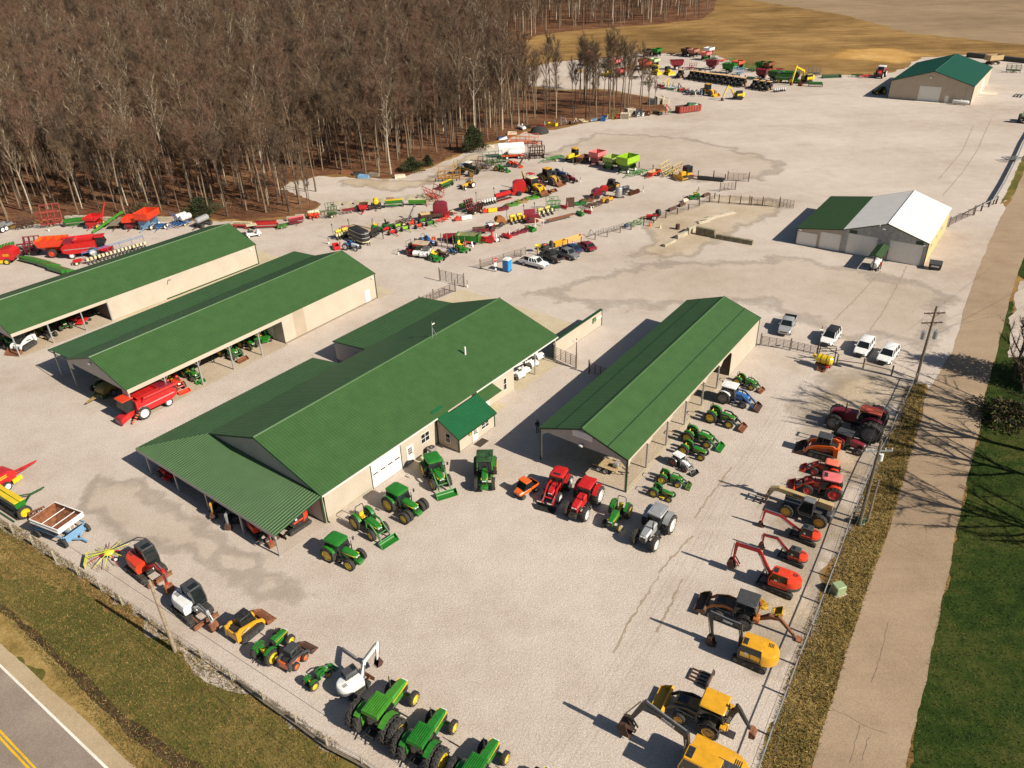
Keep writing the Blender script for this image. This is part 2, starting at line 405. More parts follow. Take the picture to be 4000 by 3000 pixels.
for i,(nm,pts,mt,zz,jt) in enumerate((('coarse_gravel',((330,1980),(380,1880),(480,1860),(600,1960),(800,2080),(1060,2230),(1240,2330),(1100,2345),(900,2230),(640,2120),(430,2060)),G_GRAV2,.0125,.9),('coarse_gravel',((2330,520),(2520,528),(2700,545),(2920,600),(3050,640),(2980,700),(2700,700),(2500,660),(2280,640),(2150,600)),G_GRAV2,.0125,1.5),('coarse_gravel',((3090,1010),(3420,1080),(3600,1120),(3700,1160),(3640,1330),(3300,1310),(2980,1180),(2300,1190),(2100,1150),(2500,1040)),G_GRAV2,.0125,1.6),('bare_earth',((2520,860),(2620,830),(2800,770),(3000,780),(3080,800),(2950,870),(2860,900),(2700,1000),(2480,1000),(2560,940)),G_DIRT,.0125,1.2),('bare_earth',((1660,710),(1760,650),(1850,600),(1900,580),(1860,640),(1740,700),(1560,745),(1330,720),(1340,700)),G_DIRT,.0125,1.0),('packed_earth',((3160,1520),(3420,1420),(3520,1500),(3440,1700),(3300,2000),(3180,2300),(3060,2560),(2960,2560),(3060,2200),(3200,1800)),G_DIRT,.0105,2.0))):
 soft_patch(nm,PX(*pts),zz+.0004*i,mt,jt*2.2,1.1 if i else .8)
WOODF=PX((-1500,1130),(-300,930),(0,885),(250,850),(560,850),(700,852),(860,860),(1000,860),(1110,848),(1200,832),(1235,800),(1150,752),(1075,742),(1130,710),(1240,684),(1330,682),(1480,694),(1560,690),(1680,645),(1760,612),(1850,572),(1960,546),(2050,508),(2150,500),(2300,472),(2500,442),(2604,426),(2580,398),(2500,375),(2420,362),(2330,350),(2200,356),(2050,340),(1990,300),(1960,200),(2100,138),(2250,118),(2560,95),(2740,76),(2790,40),(2800,-20),(2300,-180),(-1500,-150))
poly_sheet('woodland_floor',WOODF,.0155,G_LITTER,1.2,3,5)
RL=((2890,3150),(2960,2960),(3170,3000-0))
road_l=[T('d3',380,1659),T('d3',560,1080),T('d3',740,480),T('d3',905,0),T('c3',1100,1080),T('c3',1250,550),T('c3',1380,60),T('b3',1590,1380),T('b3',1720,940),T('b3',1890,480),T('b3',2010,210),at(3962,760),at(4010,640),at(4120,420),at(4300,150)]
road_r=[T('d3',1190,1659),T('d3',1330,1080),T('d3',1440,480),T('d3',1555,0),T('c3',1665,1080),T('c3',1790,550),T('c3',1890,60),T('b3',1975,1380),T('b3',2090,940),T('b3',2160,700),at(4040,900),at(4110,700),at(4190,560),at(4330,380),at(4600,150)]
ext=lambda a,b,k:a+(a-b)*k
road_l=[ext(road_l[0],road_l[1],2.5)]+road_l;road_r=[ext(road_r[0],road_r[1],2.5)]+road_r
poly_sheet('green_lawn',road_r[:10]+[at(3960,1270),at(4500,1150),at(7500,1500),at(7000,4200),at(3600,4200)],.0175,G_LAWN,.5,2,8)
poly_sheet('green_lawn',PX((3960,1060),(4010,960),(4120,900),(4700,900),(4700,1110),(4020,1110)),.0176,G_LAWN,.35,1.5,9)
poly_sheet('green_lawn',PX((3938,1240),(3990,1210),(4600,1230),(4600,1330),(4010,1300),(3960,1280)),.0178,G_LAWN,.35,1.5,10)
poly_sheet('gravel_driveway',PX((3935,1395),(3935,1290),(3950,1225),(3972,1140),(3990,1100),(4800,1080),(4800,1420)),.0185,G_GRAV,.4,2,11)
poly_sheet('dry_grass_verge',[at(2915,3110),at(2990,2940),at(3110,2600),at(3260,2210),at(3400,1880),at(3480,1690),at(3560,1510),at(3615,1500)]+[T('c3',1355,60)]+road_l[6:0:-1]+[road_l[0]],.0165,G_DRYG,.5,1.5,12)
poly_sheet('grass_verge',[at(3905,800),at(3935,745),at(4000,600),at(4120,400),at(4280,180)]+road_l[:10:-1][:4],.0165,G_GRASS,.4,2,13)
poly_sheet('county_road',road_l+road_r[::-1],.0225,G_ROAD,.12,1.2,14)
def off(a,b,d):
 t=(b-a).normalized();return Vector((-t.y,t.x,0))*d
hA,hB=T('d0',0,773),T('d0',920,1659)
hd=(hB-hA).normalized();hn=Vector((-hd.y,hd.x,0))
def hp(s,w):return Vector((hA.x,hA.y,0))+hd*s+hn*w
w_edge=(T('d0',0,575)-hA).dot(hn)
w_yel=(T('d0',0,1370)-hA).dot(hn)
poly_sheet('grass_verge',PX((-700,1750),(0,2075),(120,2130),(280,2260),(560,2470),(900,2700),(1000,2735),(1330,2960),(1700,3230),(1500,3600),(-900,3400),(-1500,2400)),.0165,G_GRASS,.8,2,15)
poly_sheet('dry_grass',PX((-60,2060),(0,2075),(60,2095),(130,2150),(190,2170),(270,2250),(300,2300),(220,2310),(120,2230),(60,2260),(-60,2200)),.0175,G_DRYG,.6,1,16)
ditch=[at(-150,2290),at(0,2372)]+[T('d0',*q) for q in ((80,320),(190,420),(330,540),(480,690),(600,800),(700,890),(850,1050),(1000,1190),(1120,1300),(1250,1400),(1370,1490),(1500,1580),(1640,1659))]+[at(860,3100),at(1000,3230)]
dl=[];dr=[]
for i,p in enumerate(ditch):
 a=ditch[max(i-1,0)];b=ditch[min(i+1,len(ditch)-1)];n_=off(a,b,1)
 w=.18+.32*min(1,i/7)*(.7+.5*R.random())
 dl.append(p+n_*w);dr.append(p-n_*w)
poly_sheet('ditch',dl+dr[::-1],.0185,G_MUD,.18,.7,17)
poly_sheet('dry_grass',[hp(-60,w_edge-.2),hp(90,w_edge-.2),hp(90,w_edge+1.9),hp(-60,w_edge+1.9)],.0180,G_DRYG,.7,1.2,18)
poly_sheet('road_shoulder',[hp(-60,-.06),hp(90,-.06),hp(90,w_edge),hp(-60,w_edge)],.0215,G_SHOULD,.1,1.5,19)
poly_sheet('highway',[hp(-60,0),hp(90,0),hp(90,-22),hp(-60,-22)],.0255,G_HWY)
poly_sheet('white_edge_line',[hp(-60,-.09),hp(90,-.09),hp(90,.09),hp(-60,.09)],.0295,G_WHITE,.012,.4,21)
for k,q in enumerate((w_yel+.14,w_yel-.14)):
 poly_sheet('yellow_centre_line',[hp(-60,q-.075),hp(90,q-.075),hp(90,q+.075),hp(-60,q+.075)],.0295,G_YLINE,.012,.4,22+k)
def ribbon(name,pts,w,z,mat,seed=0,wob=.05,seg=.4):
 rr=random.Random(seed);L_=[];R_=[]
 for a,b in zip(pts,pts[1:]):
  n=max(2,int((b-a).length/seg));nn=off(a,b,1)
  for j in range(n):
   p=a+(b-a)*(j/n)+nn*rr.uniform(-wob,wob);ww=w*rr.uniform(.5,1.2)/2
   L_.append((p.x+nn.x*ww,p.y+nn.y*ww,z));R_.append((p.x-nn.x*ww,p.y-nn.y*ww,z))
 mb=MB();mb.loft([L_,R_],False,None,None,False)
 return tag(part(name,mb,mat,smooth=0),kind='structure')
CRACK=M('crack_tar',(.17,.12,.085),.9,0,.3,3)
for i,q in enumerate(([('d3',550,1150),('d3',700,1215),('d3',800,1280),('d3',940,1335),('d3',1090,1390)],[('d3',795,1290),('d3',740,1480),('d3',700,1659)],[('d3',870,1390),('d3',820,1540),('d3',800,1659)],[('d3',1040,400),('d3',960,720),('d3',880,960)],[('c3',1040,1340),('c3',1180,1420),('c3',1380,1510)])):
 ribbon('road_crack',[T(*k) for k in q],.055,.0265,CRACK,i,.06)
TRK=ground_mat('tyre_track',((.30,.225,.16),(.345,.265,.195),(.39,.31,.235)),.2,3,bump=.5,bscale=6)
for i,q in enumerate(([('b3',1200,640),('b3',1100,840),('b3',990,1040),('b3',870,1210)],[('b3',980,680),('b3',780,900),('b3',560,1120)],[('i6',850,190),('i6',760,400),('i6',560,640)],[('i6',1000,130),('i6',880,400),('i6',760,580),('i6',590,780)],[('d2',1270,0),('d2',1180,140),('d2',1000,420),('d2',860,700)],[('d2',1480,30),('d2',1330,330),('d2',1230,520)],[('c2',1560,1310),('c2',1380,1500),('c2',1250,1659)],[('c2',1900,720),('c2',1700,980),('c2',1560,1180)])):
 ribbon('tyre_track',[T(*k) for k in q],.22,.0155,TRK,40+i,.10)
SUN_EL,SUN_AZ=math.radians(36),math.radians(-33)
w=bpy.data.worlds.new('World');SC.world=w;w.use_nodes=True
nt=w.node_tree;bg=nt.nodes['Background']
sk=nt.nodes.new('ShaderNodeTexSky');sk.sky_type='NISHITA';sk.sun_disc=False
sk.sun_elevation=SUN_EL;sk.sun_rotation=PI/2-SUN_AZ
sk.air_density=1.0;sk.dust_density=.8;sk.ozone_density=1.0
nt.links.new(sk.outputs[0],bg.inputs[0]);bg.inputs[1].default_value=.05
sd=bpy.data.lights.new('sun','SUN');sd.energy=5.0;sd.angle=math.radians(.5);sd.color=(1,.93,.80)
so=bpy.data.objects.new('sun',sd);COL.objects.link(so)
sv=Vector((math.cos(SUN_AZ)*math.cos(SUN_EL),math.sin(SUN_AZ)*math.cos(SUN_EL),math.sin(SUN_EL)))
so.rotation_euler=sv.to_track_quat('Z','Y').to_euler();so.location=sv*300
SC.view_settings.view_transform='Standard';SC.view_settings.look='None';SC.view_settings.gamma=1
SC.view_settings.exposure=.45
SC.render.engine='CYCLES'
SC.cycles.max_bounces=5;SC.cycles.diffuse_bounces=1;SC.cycles.glossy_bounces=2;SC.cycles.transparent_max_bounces=4
ROOFG=M('green_roof_steel',(.046,.106,.030),.44,0,.09,.6,.06)
ROOFD=M('deep_green_roof_steel',(.007,.090,.028),.42,0,.06,.6,.04)
ROOFT=M('teal_roof_steel',(.006,.070,.040),.42,0,.06,.6,.04)
ROOFE=M('moss_green_roof_steel',(.028,.066,.018),.5,0,.08,.8,.06)
ROOFW=M('white_roof_steel',(.76,.72,.66),.45,0,.04,.6,.05)
SIDC=M('cream_siding',(.50,.425,.335),.5,0,.06,.5,.10)
SIDT=M('tan_siding',(.42,.335,.25),.5,0,.06,.5,.12)
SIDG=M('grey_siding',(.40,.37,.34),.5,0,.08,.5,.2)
TRIMG=M('dark_green_trim',(.008,.045,.014),.45,0,.1,2,.1)
TRIMW=M('white_trim',(.74,.70,.63),.45,0,.05,2,.1)
DOORW=M('white_door',(.78,.74,.67),.4,0,.04,2,.06)
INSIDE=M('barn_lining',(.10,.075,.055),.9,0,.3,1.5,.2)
class Bld:
 """local frame: x along the length, y across, z up; origin at the near right-hand ground corner"""
 def __init__(self,name,label,cat,x,y,yaw):
  self.o=empty(name,(x,y,0),yaw);tag(self.o,label,cat)
  self.M=Matrix.Translation((x,y,0))@Matrix.Rotation(yaw,4,'Z')
 def part(self,name,mb,mats,**k):
  if name in ('trim','gutter','green_panel','wall_lamp','foundation','fascia') and len(mb.g)>1:
   G=mb.g+[(len(mb.v),len(mb.f))]
   for (v0,f0),(v1,f1) in zip(G,G[1:]):
    q=MB().add(mb.v[v0:v1],[tuple(i-v0 for i in f) for f in mb.f[f0:f1]]);part(name,q,mats,self.o,**k)
   return
  return part(name,mb,mats,self.o,**k)
 def roof(self,name,O,U,V,brk,mat=ROOFG,per=.366,h=.038):
  return self.part(name,MB().corr(O,U,V,brk,per,h),mat,smooth=0)
 def wall(self,name,O,U,rects,mat,per=.30,out=1,thick=.10):
  """ribbed wall sheet made of (u0,u1,z0,z1a,z1b) pieces; outside is U x Z"""
  mb=MB()
  for r in rects:
   u0,u1,z0,z1=r[:4];z2=r[4] if len(r)>4 else z1
   mb.corr(O,U,(0,0,1),[(u0,z0,z1),(u1,z0,z2)],per,.018,None,thick)
  return self.part(name,mb,mat,smooth=0)
 def posts(self,pts,w=.16,name='post',mat=GALV):
  for (x,y,z0,z1) in pts:self.part(name,MB().box(x-w/2,x+w/2,y-w/2,y+w/2,z0,z1),mat)
def rafters(b,us,prof,mat=WOOD):
 """roof trusses seen through open sides: bottom chord under the rafters, one mesh per truss"""
 (y0,z0),(y1,z1),(y2,z2)=prof
 for u in us:
  mb=MB();mb.box(u-.04,u+.04,y0,y2,z0-.35,z0-.15)
  mb.beam((u,y0,z0-.12),(u,y1,z1-.12),.08,.16);mb.beam((u,y1,z1-.12),(u,y2,z2-.12),.08,.16)
  b.part('truss',mb,mat)
def window(b,c,du,w,h,nrm,mull=2,panes=2):
 """window in a wall: c = centre (x,y,z), du = along-wall unit, nrm = outward unit"""
 c=Vector(c);du=Vector(du);n=Vector(nrm)
 X=Matrix((du,n,(0,0,1))).transposed().to_4x4();X.translation=c
 mb=MB();t=.07
 for x in (-w/2,w/2):mb.box(x-t/2,x+t/2,-.02,.06,-h/2-t/2,h/2+t/2,X=X)
 for z in (-h/2,h/2):mb.box(-w/2+t/2,w/2-t/2,-.02,.055,z-t/2,z+t/2,X=X)
 for i in range(1,mull):mb.box(-w/2+w*i/mull-t/2,-w/2+w*i/mull+t/2,-.02,.05,-h/2+t/2,h/2-t/2,X=X)
 mb.box(-w/2+t/2,w/2-t/2,-.02,.045,-.03,.03,X=X)
 f=b.part('window',mb,TRIMW)
 part('pane',MB().box(-w/2+.02,w/2-.02,-.01,.02,-h/2+.02,h/2-.02,X=X),GLASS,f)
 return f
def door(b,c,du,w,h,nrm,mat=DOORW,lines=0,name='door',slots=0,glass=False,handle=True):
 """c = bottom centre"""
 c=Vector(c);du=Vector(du);n=Vector(nrm)
 X=Matrix((du,n,(0,0,1))).transposed().to_4x4();X.translation=c
 mb=MB()
 if lines:
  hh=h/lines
  for i in range(lines):mb.box(-w/2,w/2,-.01,.035,i*hh+.012,(i+1)*hh-.012,.01,X=X)
  mb.box(-w/2+.01,w/2-.01,-.01,.02,.02,h-.02,X=X)
 else:mb.box(-w/2,w/2,-.01,.05,.02,h,.015,X=X)
 d=b.part(name,mb,mat)
 fm=MB();t=.09
 fm.box(-w/2-t,-w/2,-.02,.07,0,h+t,X=X);fm.box(w/2,w/2+t,-.02,.07,0,h+t,X=X);fm.box(-w/2,w/2,-.02,.065,h,h+t,X=X)
 part('frame',fm,TRIMW if not slots else TRIMG,d)
 if handle:part('handle',MB().box(w/2-.14,w/2-.08,.05,.11,.95,1.08,X=X),DGREY,d)
 if slots:
  for i in range(slots):
   x=-w/2+w*(i+.5)/slots
   part('pane',MB().box(x-.36,x+.36,.03,.05,1.62,1.78,X=X),BLACK,d)
 if glass:
  gm_=MB().box(-w*.3,w*.3,.045,.06,h*.52,h*.92,X=X);g=part('pane',gm_,GLASS,d)
  g2=MB()
  for k in (-1,1):g2.box(k*w*.1-.02,k*w*.1+.02,.055,.07,h*.52,h*.92,X=X)
  g2.box(-w*.3,w*.3,.055,.068,h*.65,h*.67,X=X);g2.box(-w*.3,w*.3,.055,.068,h*.78,h*.80,X=X)
  part('glazing_bar',g2,TRIMW,d)
 return d
def lamp(b,p,nrm,s=1.0):
 p=Vector(p);n=Vector(nrm)
 f=b.part('wall_lamp',MB().box(-.16*s,.16*s,0,.28*s,0,.3*s,.05,X=Matrix.Translation(p)@n.to_track_quat('Y','Z').to_matrix().to_4x4()),TRIMW)
 return f
def text_mesh(txt,size,depth=.012):
 cu=bpy.data.curves.new('t','FONT');cu.body=txt;cu.size=size;cu.extrude=depth;cu.align_x='CENTER';cu.align_y='CENTER';cu.offset=size*.022
 o=bpy.data.objects.new('t',cu)
 COL.objects.link(o)
 dg=bpy.context.evaluated_depsgraph_get();me=bpy.data.meshes.new_from_object(o.evaluated_get(dg))
 bpy.data.objects.remove(o);bpy.data.curves.remove(cu)
 return me
def sl(w,dz):return Vector((0,w,dz))
def rake(mb,pts,w=.06,h=.16):
 for a,b in zip(pts,pts[1:]):mb.beam(a,b,w,h)
L_,W_,e,r=42.2,6.93,3.74,6.35
A=Bld('long_shed','long green roofed shed with cream wall, farthest left, partly open along its front','shed',-71.39,99.11,.9094)
slr=math.hypot(W_,r-e)
A.roof('roof',(0,-.05,e),(1,0,0),sl(W_,r-e),[(-.15,0,slr),(L_+.15,0,slr)])
eb=4.55;sb=math.hypot(W_,r-eb)
A.roof('roof',(L_,2*W_+.05,eb),(-1,0,0),sl(-W_,r-eb),[(-.15,0,sb),(L_+.15,0,sb)])
A.part('ridge_cap',MB().tube([(-.18,W_,r+.02),(L_+.18,W_,r+.02)],.12,6),ROOFG)
t=MB()
for x in (-.17,L_+.17):rake(t,[(x,-.08,e-.06),(x,W_,r-.06),(x,2*W_+.08,4.55-.06)])
A.part('trim',t,TRIMG)
A.wall('wall',(0,.05,0),(1,0,0),[(14.25,L_,.05,e-.02)],SIDC)
A.wall('wall',(L_,0,0),(0,1,0),[(.05,W_,.05,e,r-.1),(W_,2*W_,.05,r-.1,4.5)],SIDC)
A.wall('wall',(L_,2*W_,0),(-1,0,0),[(0,L_,.05,4.5)],SIDC)
A.wall('wall',(0,2*W_,0),(0,-1,0),[(0,W_,e-.9,e-.05,r-.12),(W_,2*W_-.15,e-.9,r-.12,e-.05)],SIDG)
A.part('fascia',MB().box(-.05,14.2,-.02,.08,e-.55,e-.03),SIDC)
A.part('skirt_board',MB().box(23.7,L_,-.03,.02,.02,.22),TRIMG)
A.part('corner_trim',MB().box(L_-.08,L_+.06,-.05,.1,.02,e-.05),TRIMG)
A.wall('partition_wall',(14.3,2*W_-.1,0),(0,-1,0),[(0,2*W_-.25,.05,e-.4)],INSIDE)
A.posts([(.05,.1,0,e-.3),(5.0,.1,0,e-.3),(10.0,.1,0,e-.3),(14.2,.1,0,e-.3),(.05,W_,0,e+1.2),(.05,2*W_-.2,0,e-.3)],.17)
rafters(A,[.3,2.4,4.8,7.2,9.6,12.0],((.1,e),(W_,r),(2*W_-.1,e)))
A.part('cable_bracket',MB().beam((24.4,-.05,2.5),(24.7,-.06,3.2),.06).beam((24.7,-.06,3.2),(25.2,-.06,3.05),.06),DGREY)
A.part('wall_lamp',MB().box(40.9,41.3,-.15,.05,3.0,3.25,.03),TRIMW)
L_,W1,W2,e,r=42.83,7.12,7.38,4.3,6.75
B=Bld('machinery_shed','green roofed machinery shed with open bays along the front and a flat lean-to behind','shed',-47.23,81.35,.9297)
s1=math.hypot(W1,r-e);s2=math.hypot(W2,r-e)
B.roof('roof',(0,-.05,e),(1,0,0),sl(W1,r-e),[(-.2,0,s1),(L_+.15,0,s1)])
B.roof('roof',(L_,W1+W2,e),(-1,0,0),sl(-W2,r-e),[(-.15,0,s2),(L_+.2,0,s2)])
B.part('ridge_cap',MB().tube([(-.22,W1,r+.02),(L_+.18,W1,r+.02)],.12,6),ROOFG)
ly,lz=19.9,3.98
ll=math.hypot(ly-W1-W2,e-lz)
B.roof('lean_to_roof',(L_+.3,ly,lz),(-1,0,0),Vector((0,W1+W2-ly,e-lz)),[(-.1,0,ll),(L_+.1,0,ll)],ROOFG)
t=MB()
rake(t,[(-.22,-.08,e-.06),(-.22,W1,r-.06),(-.22,W1+W2,e-.06),(.1,ly,lz-.06)]);rake(t,[(L_+.17,-.08,e-.06),(L_+.17,W1,r-.06),(L_+.17,W1+W2,e-.06),(L_+.3,ly,lz-.06)])
t.box(.1,L_+.3,ly-.03,ly+.05,lz-.2,lz-.02)
B.part('trim',t,TRIMG)
B.wall('wall',(0,.05,0),(1,0,0),[(23.85,25.9,.05,e-.02),(28.0,L_,.05,e-.02)],SIDC)
B.wall('wall',(0,.05,0),(1,0,0),[(25.9,28.0,.05,e-.02)],SIDT)
B.wall('wall',(L_,0,0),(0,1,0),[(.05,W1,.05,e,r-.1),(W1,W1+W2,.05,r-.1,e)],SIDC)
B.wall('wall',(L_,W1+W2,0),(-1,0,0),[(0,33,.05,e-.05)],SIDC)
B.wall('gable_wall',(-.05,W1+W2,0),(0,-1,0),[(.1,1.3,e-1.3,e,e+.35),(1.3,W2,e-.35,e+.35,r-.12),(W2,W1+W2-1.3,e-.35,r-.12,e+.35),(W1+W2-1.3,W1+W2-.1,e-1.2,e+.35,e)],SIDG)
B.part('fascia',MB().box(-.05,23.8,-.02,.08,e-.62,e-.03),SIDC)
B.part('skirt_board',MB().box(23.85,L_,-.03,.02,.02,.2),WOOD)
B.part('corner_trim',MB().box(L_-.08,L_+.06,-.05,.1,.02,e-.05),TRIMG)
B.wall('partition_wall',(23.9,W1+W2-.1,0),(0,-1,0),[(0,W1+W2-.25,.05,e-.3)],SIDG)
B.posts([(x,.1,0,e-.4) for x in (.05,4.9,9.8,14.75,19.6)]+[(.05,W1+W2-.1,0,e-.3),(.3,18.7,0,lz-.1),(10,19.3,0,lz-.1),(20,19.3,0,lz-.1),(30,19.3,0,lz-.1),(42,19.3,0,lz-.1)],.17)
for x in (4.9,9.8,14.75,19.6):
 B.part('knee_brace',MB().beam((x,.1,e-1.3),(x-.65,.1,e-.5),.08).beam((x,.1,e-1.3),(x+.65,.1,e-.5),.08),WOOD)
rafters(B,[.4,2.9,5.4,7.9,10.4,12.9,15.4,17.9,20.4,22.9],((.1,e),(W1,r),(W1+W2-.1,e)))
door(B,(40.85,.05,.05),(1,0,0),.9,2.0,(0,-1,0))
door(B,(23.88,3.2,.05),(0,-1,0),1.0,2.1,(-1,0,0))
B.part('wall_lamp',MB().box(-.35,-.05,W1+.2,W1+.6,r-1.15,r-.9,.04),TRIMW)
B.part('wall_lamp',MB().box(42.0,42.35,-.2,.05,3.7,3.95,.04),TRIMW)
L_,W1,W2,e,r=40.3,9.84,9.18,3.84,6.95
Cb=Bld('main_showroom','largest green roofed cream building with entry porch and roller door in mid yard','building',-19.26,60.21,.9038)
s1=math.hypot(W1,r-e);s2=math.hypot(W2,r-e)
Cb.roof('roof',(0,0,e),(1,0,0),sl(W1,r-e),[(-.15,-.1,s1),(L_+1.2,-.1,s1)])
Cb.roof('roof',(L_,W1+W2,e),(-1,0,0),sl(-W2,r-e),[(-1.2,0,s2),(L_+.15,0,s2)])
Cb.part('ridge_cap',MB().tube([(-.18,W1,r+.02),(L_+1.22,W1,r+.02)],.13,6),ROOFG)
zl,yl=2.9,24.6
lb=math.hypot(yl-W1-W2,e-zl)
xf=-6.0;lf=math.hypot(xf,e-zl)
Cb.roof('lean_to_roof',(19.3,yl,zl),(-1,0,0),Vector((0,W1+W2-yl,e-.03-zl)),[(0,0,lb),(19.3,0,lb),(19.3-xf,0,0)],ROOFG)
Cb.roof('lean_to_roof',(xf,0,zl),(0,-1,0),Vector((-xf,0,e-.03-zl)),[(-yl,0,0),(-(W1+W2),0,lf),(.05,0,lf)],ROOFG)
he,hy=3.05,25.8
hl=math.hypot(hy-W1-W2,e-he)
Cb.roof('lean_to_roof',(41.6,hy,he),(-1,0,0),Vector((0,W1+W2-hy,e-.03-he)),[(0,0,hl),(17.6,0,hl)],ROOFG)
t=MB()
rake(t,[(-.17,-.1,e-.1),(-.17,W1,r-.08),(-.17,W1+W2,e-.1)]);rake(t,[(L_+1.2,-.1,e-.1),(L_+1.2,W1,r-.08),(L_+1.2,W1+W2,e-.1)])
rake(t,[(xf,0,zl-.08),(0,.0,e-.12)]);rake(t,[(23.95,hy,he-.08),(23.95,W1+W2,e-.1)]);t.box(24,41.6,hy-.02,hy+.05,he-.2,he-.03)
rake(t,[(19.35,yl,zl-.08),(19.35,W1+W2,e-.12)])
Cb.part('trim',t,TRIMG)
Cb.part('gutter',MB().box(-.1,17,-.2,-.08,e-.17,e-.05).box(24,L_+1.1,-.2,-.08,e-.17,e-.05),TRIMW)
yw=.35
Cb.wall('wall',(0,yw,0),(1,0,0),[(.1,6.75,.35,e-.08),(6.75,11.25,3.55,e-.08),(11.25,32.0,.12,e-.08)],SIDC)
Cb.part('foundation',MB().box(.05,6.7,yw-.04,yw+.2,0,.36).box(11.3,32,yw-.03,yw+.2,0,.13),CONC)
Cb.part('corner_trim',MB().box(-.06,.14,yw-.07,yw+.12,.02,e-.1),TRIMG)
Cb.part('downpipe',MB().tube([(.3,-.12,e-.15),(.3,yw-.12,e-.5),(.3,yw-.12,.15),(.3,yw-.4,.08)],.06,6),TRIMG)
Cb.wall('gable_wall',(-.02,W1+W2,0),(0,-1,0),[(.1,W2,.1,e-.05,r-.1),(W2,W1+W2-yw,.1,r-.1,e-.05)],SIDG)
Cb.wall('wall',(L_,yw+6,0),(0,1,0),[(0,W1-yw-6,.1,e+1.7,r-.1),(W1-yw-6,W1+W2-yw-6,.1,r-.1,e)],SIDC)
Cb.wall('wall',(32.0,yw,0),(0,1,0),[(0,6.0,.1,e-.1)],SIDC)
Cb.wall('wall',(32.0,yw+6.0,0),(1,0,0),[(0,L_-32,.1,e+1.2)],SIDC)
Cb.wall('wall',(L_,W1+W2,0),(-1,0,0),[(0,L_-24,.1,e-.1),(L_-24,L_,.1,e-.1)],SIDG)
Cb.wall('wall',(23.98,hy-.3,0),(0,-1,0),[(0,hy-W1-W2-.3,.3,he,e-.15)],SIDG)
Cb.part('foundation',MB().box(23.95,24.1,W1+W2,hy-.3,0,.32),WOOD)
Cb.wall('wall',(41.4,hy-.3,0),(-1,0,0),[(0,17.4,.1,he-.05)],SIDC)
Cb.wall('wall',(41.4,W1+W2,0),(0,1,0),[(0,hy-.3-W1-W2,.1,e-.15,he)],SIDC)
window(Cb,(23.95,21.2,1.75),(0,-1,0),.95,1.3,(-1,0,0),1)
Cb.posts([(-5.8,.25,0,zl-.05),(-5.85,5.85,0,zl-.05),(-5.85,11.7,0,zl-.05),(-5.85,17.4,0,zl-.05),(-5.85,22.9,0,zl-.05),(.2,24.3,0,zl),(8,24.3,0,zl),(16,24.3,0,zl),(36.6,.3,0,e-.1),(41.3,.3,0,e-.1)],.15)
Cb.part('fascia',MB().box(xf-.03,xf+.05,0,yl,zl-.38,zl-.03).box(xf+.1,19.2,yl-.03,yl+.05,zl-.3,zl-.03),SIDG)
door(Cb,(9.0,yw,.05),(1,0,0),4.4,3.45,(0,-1,0),lines=6,name='roller_door',slots=4,handle=False)
door(Cb,(12.65,yw,.1),(1,0,0),.95,2.1,(0,-1,0),glass=True)
window(Cb,(15.2,yw,2.0),(1,0,0),1.35,1.25,(0,-1,0),2)
door(Cb,(26.3,yw,.1),(1,0,0),.95,2.1,(0,-1,0))
window(Cb,(30.1,yw,1.75),(1,0,0),.6,1.7,(0,-1,0),1)
aw=MB().corr((24.2,-1.35,2.72),(1,0,0),(0,1.6,.55),[(0,0,1.75),(3.2,0,1.75)],.3,.03)
Cb.part('door_awning',aw,ROOFG,smooth=0)
py,pu0,pu1=-2.95,17.2,23.75
sl_=.53
zp=lambda y:2.02+sl_*(y+3.2)
vs=math.hypot(1,sl_)
Cb.roof('porch_roof',(17.0,-3.2,2.02),(1,0,0),(0,1,sl_),[(0,0,4.15*vs),(1.9,0,4.15*vs),(1.901,0,2.95*vs),(6.95,0,2.95*vs)],ROOFD)
Cb.wall('wall',(pu0,py,0),(1,0,0),[(0,pu1-pu0,.1,zp(py)-.05)],SIDC)
Cb.wall('wall',(pu0,yw,0),(0,-1,0),[(0,yw-py,.1,zp(yw)-.1,zp(py)-.06)],SIDT)
Cb.wall('wall',(pu1,py,0),(0,1,0),[(0,yw-py,.1,zp(py)-.06,zp(yw)-.1)],SIDC)
t=MB().box(pu0-.06,pu0+.1,py-.06,py+.1,.02,zp(py)-.05).box(pu1-.1,pu1+.06,py-.06,py+.1,.02,zp(py)-.05).box(pu0-.06,pu0+.08,yw-.2,yw-.05,.02,e-.3)
rake(t,[(17.0,-3.2,1.94),(17.0,.9,zp(.9)-.08)]);t.box(17,23.9,-3.24,-3.17,1.86,2.0)
Cb.part('trim',t,TRIMG)
door(Cb,(20.1,py,.05),(1,0,0),.9,1.85,(0,-1,0),glass=True)
window(Cb,(21.95,py,1.3),(1,0,0),1.35,.85,(0,-1,0),2)
window(Cb,(pu0,-1.35,1.45),(0,-1,0),.75,1.25,(-1,0,0),1)
sg=Cb.part('sign_board',MB().box(18.95,19.55,py-.06,py-.02,1.32,1.78),DGREEN)
part('emblem',MB().box(19.03,19.47,py-.075,py-.05,1.40,1.47).box(19.10,19.40,py-.075,py-.05,1.55,1.7),SEATY,sg)
Cb.part('vent_pipe',MB().tube([(28.2,5.05,5.2),(28.2,5.05,6.5)],.12,8),TRIMW)
a=Cb.part('roof_antenna',MB().tube([(27.6,9.9,6.9),(27.6,9.9,9.0)],.035,5).tube([(27.2,9.6,6.9),(27.6,9.9,8.1)],.03,5).tube([(28.0,9.6,6.9),(27.6,9.9,8.1)],.03,5).tube([(27.6,10.5,6.8),(27.6,9.9,8.1)],.03,5),GALV)
part('dish',MB().box(27.6,28.1,9.85,9.95,8.45,8.62,.03),TRIMW,a)
sw=Bld('screen_wall','long low cream screen wall with green cap beside the carport gate','wall',-19.26,60.21,.9038)
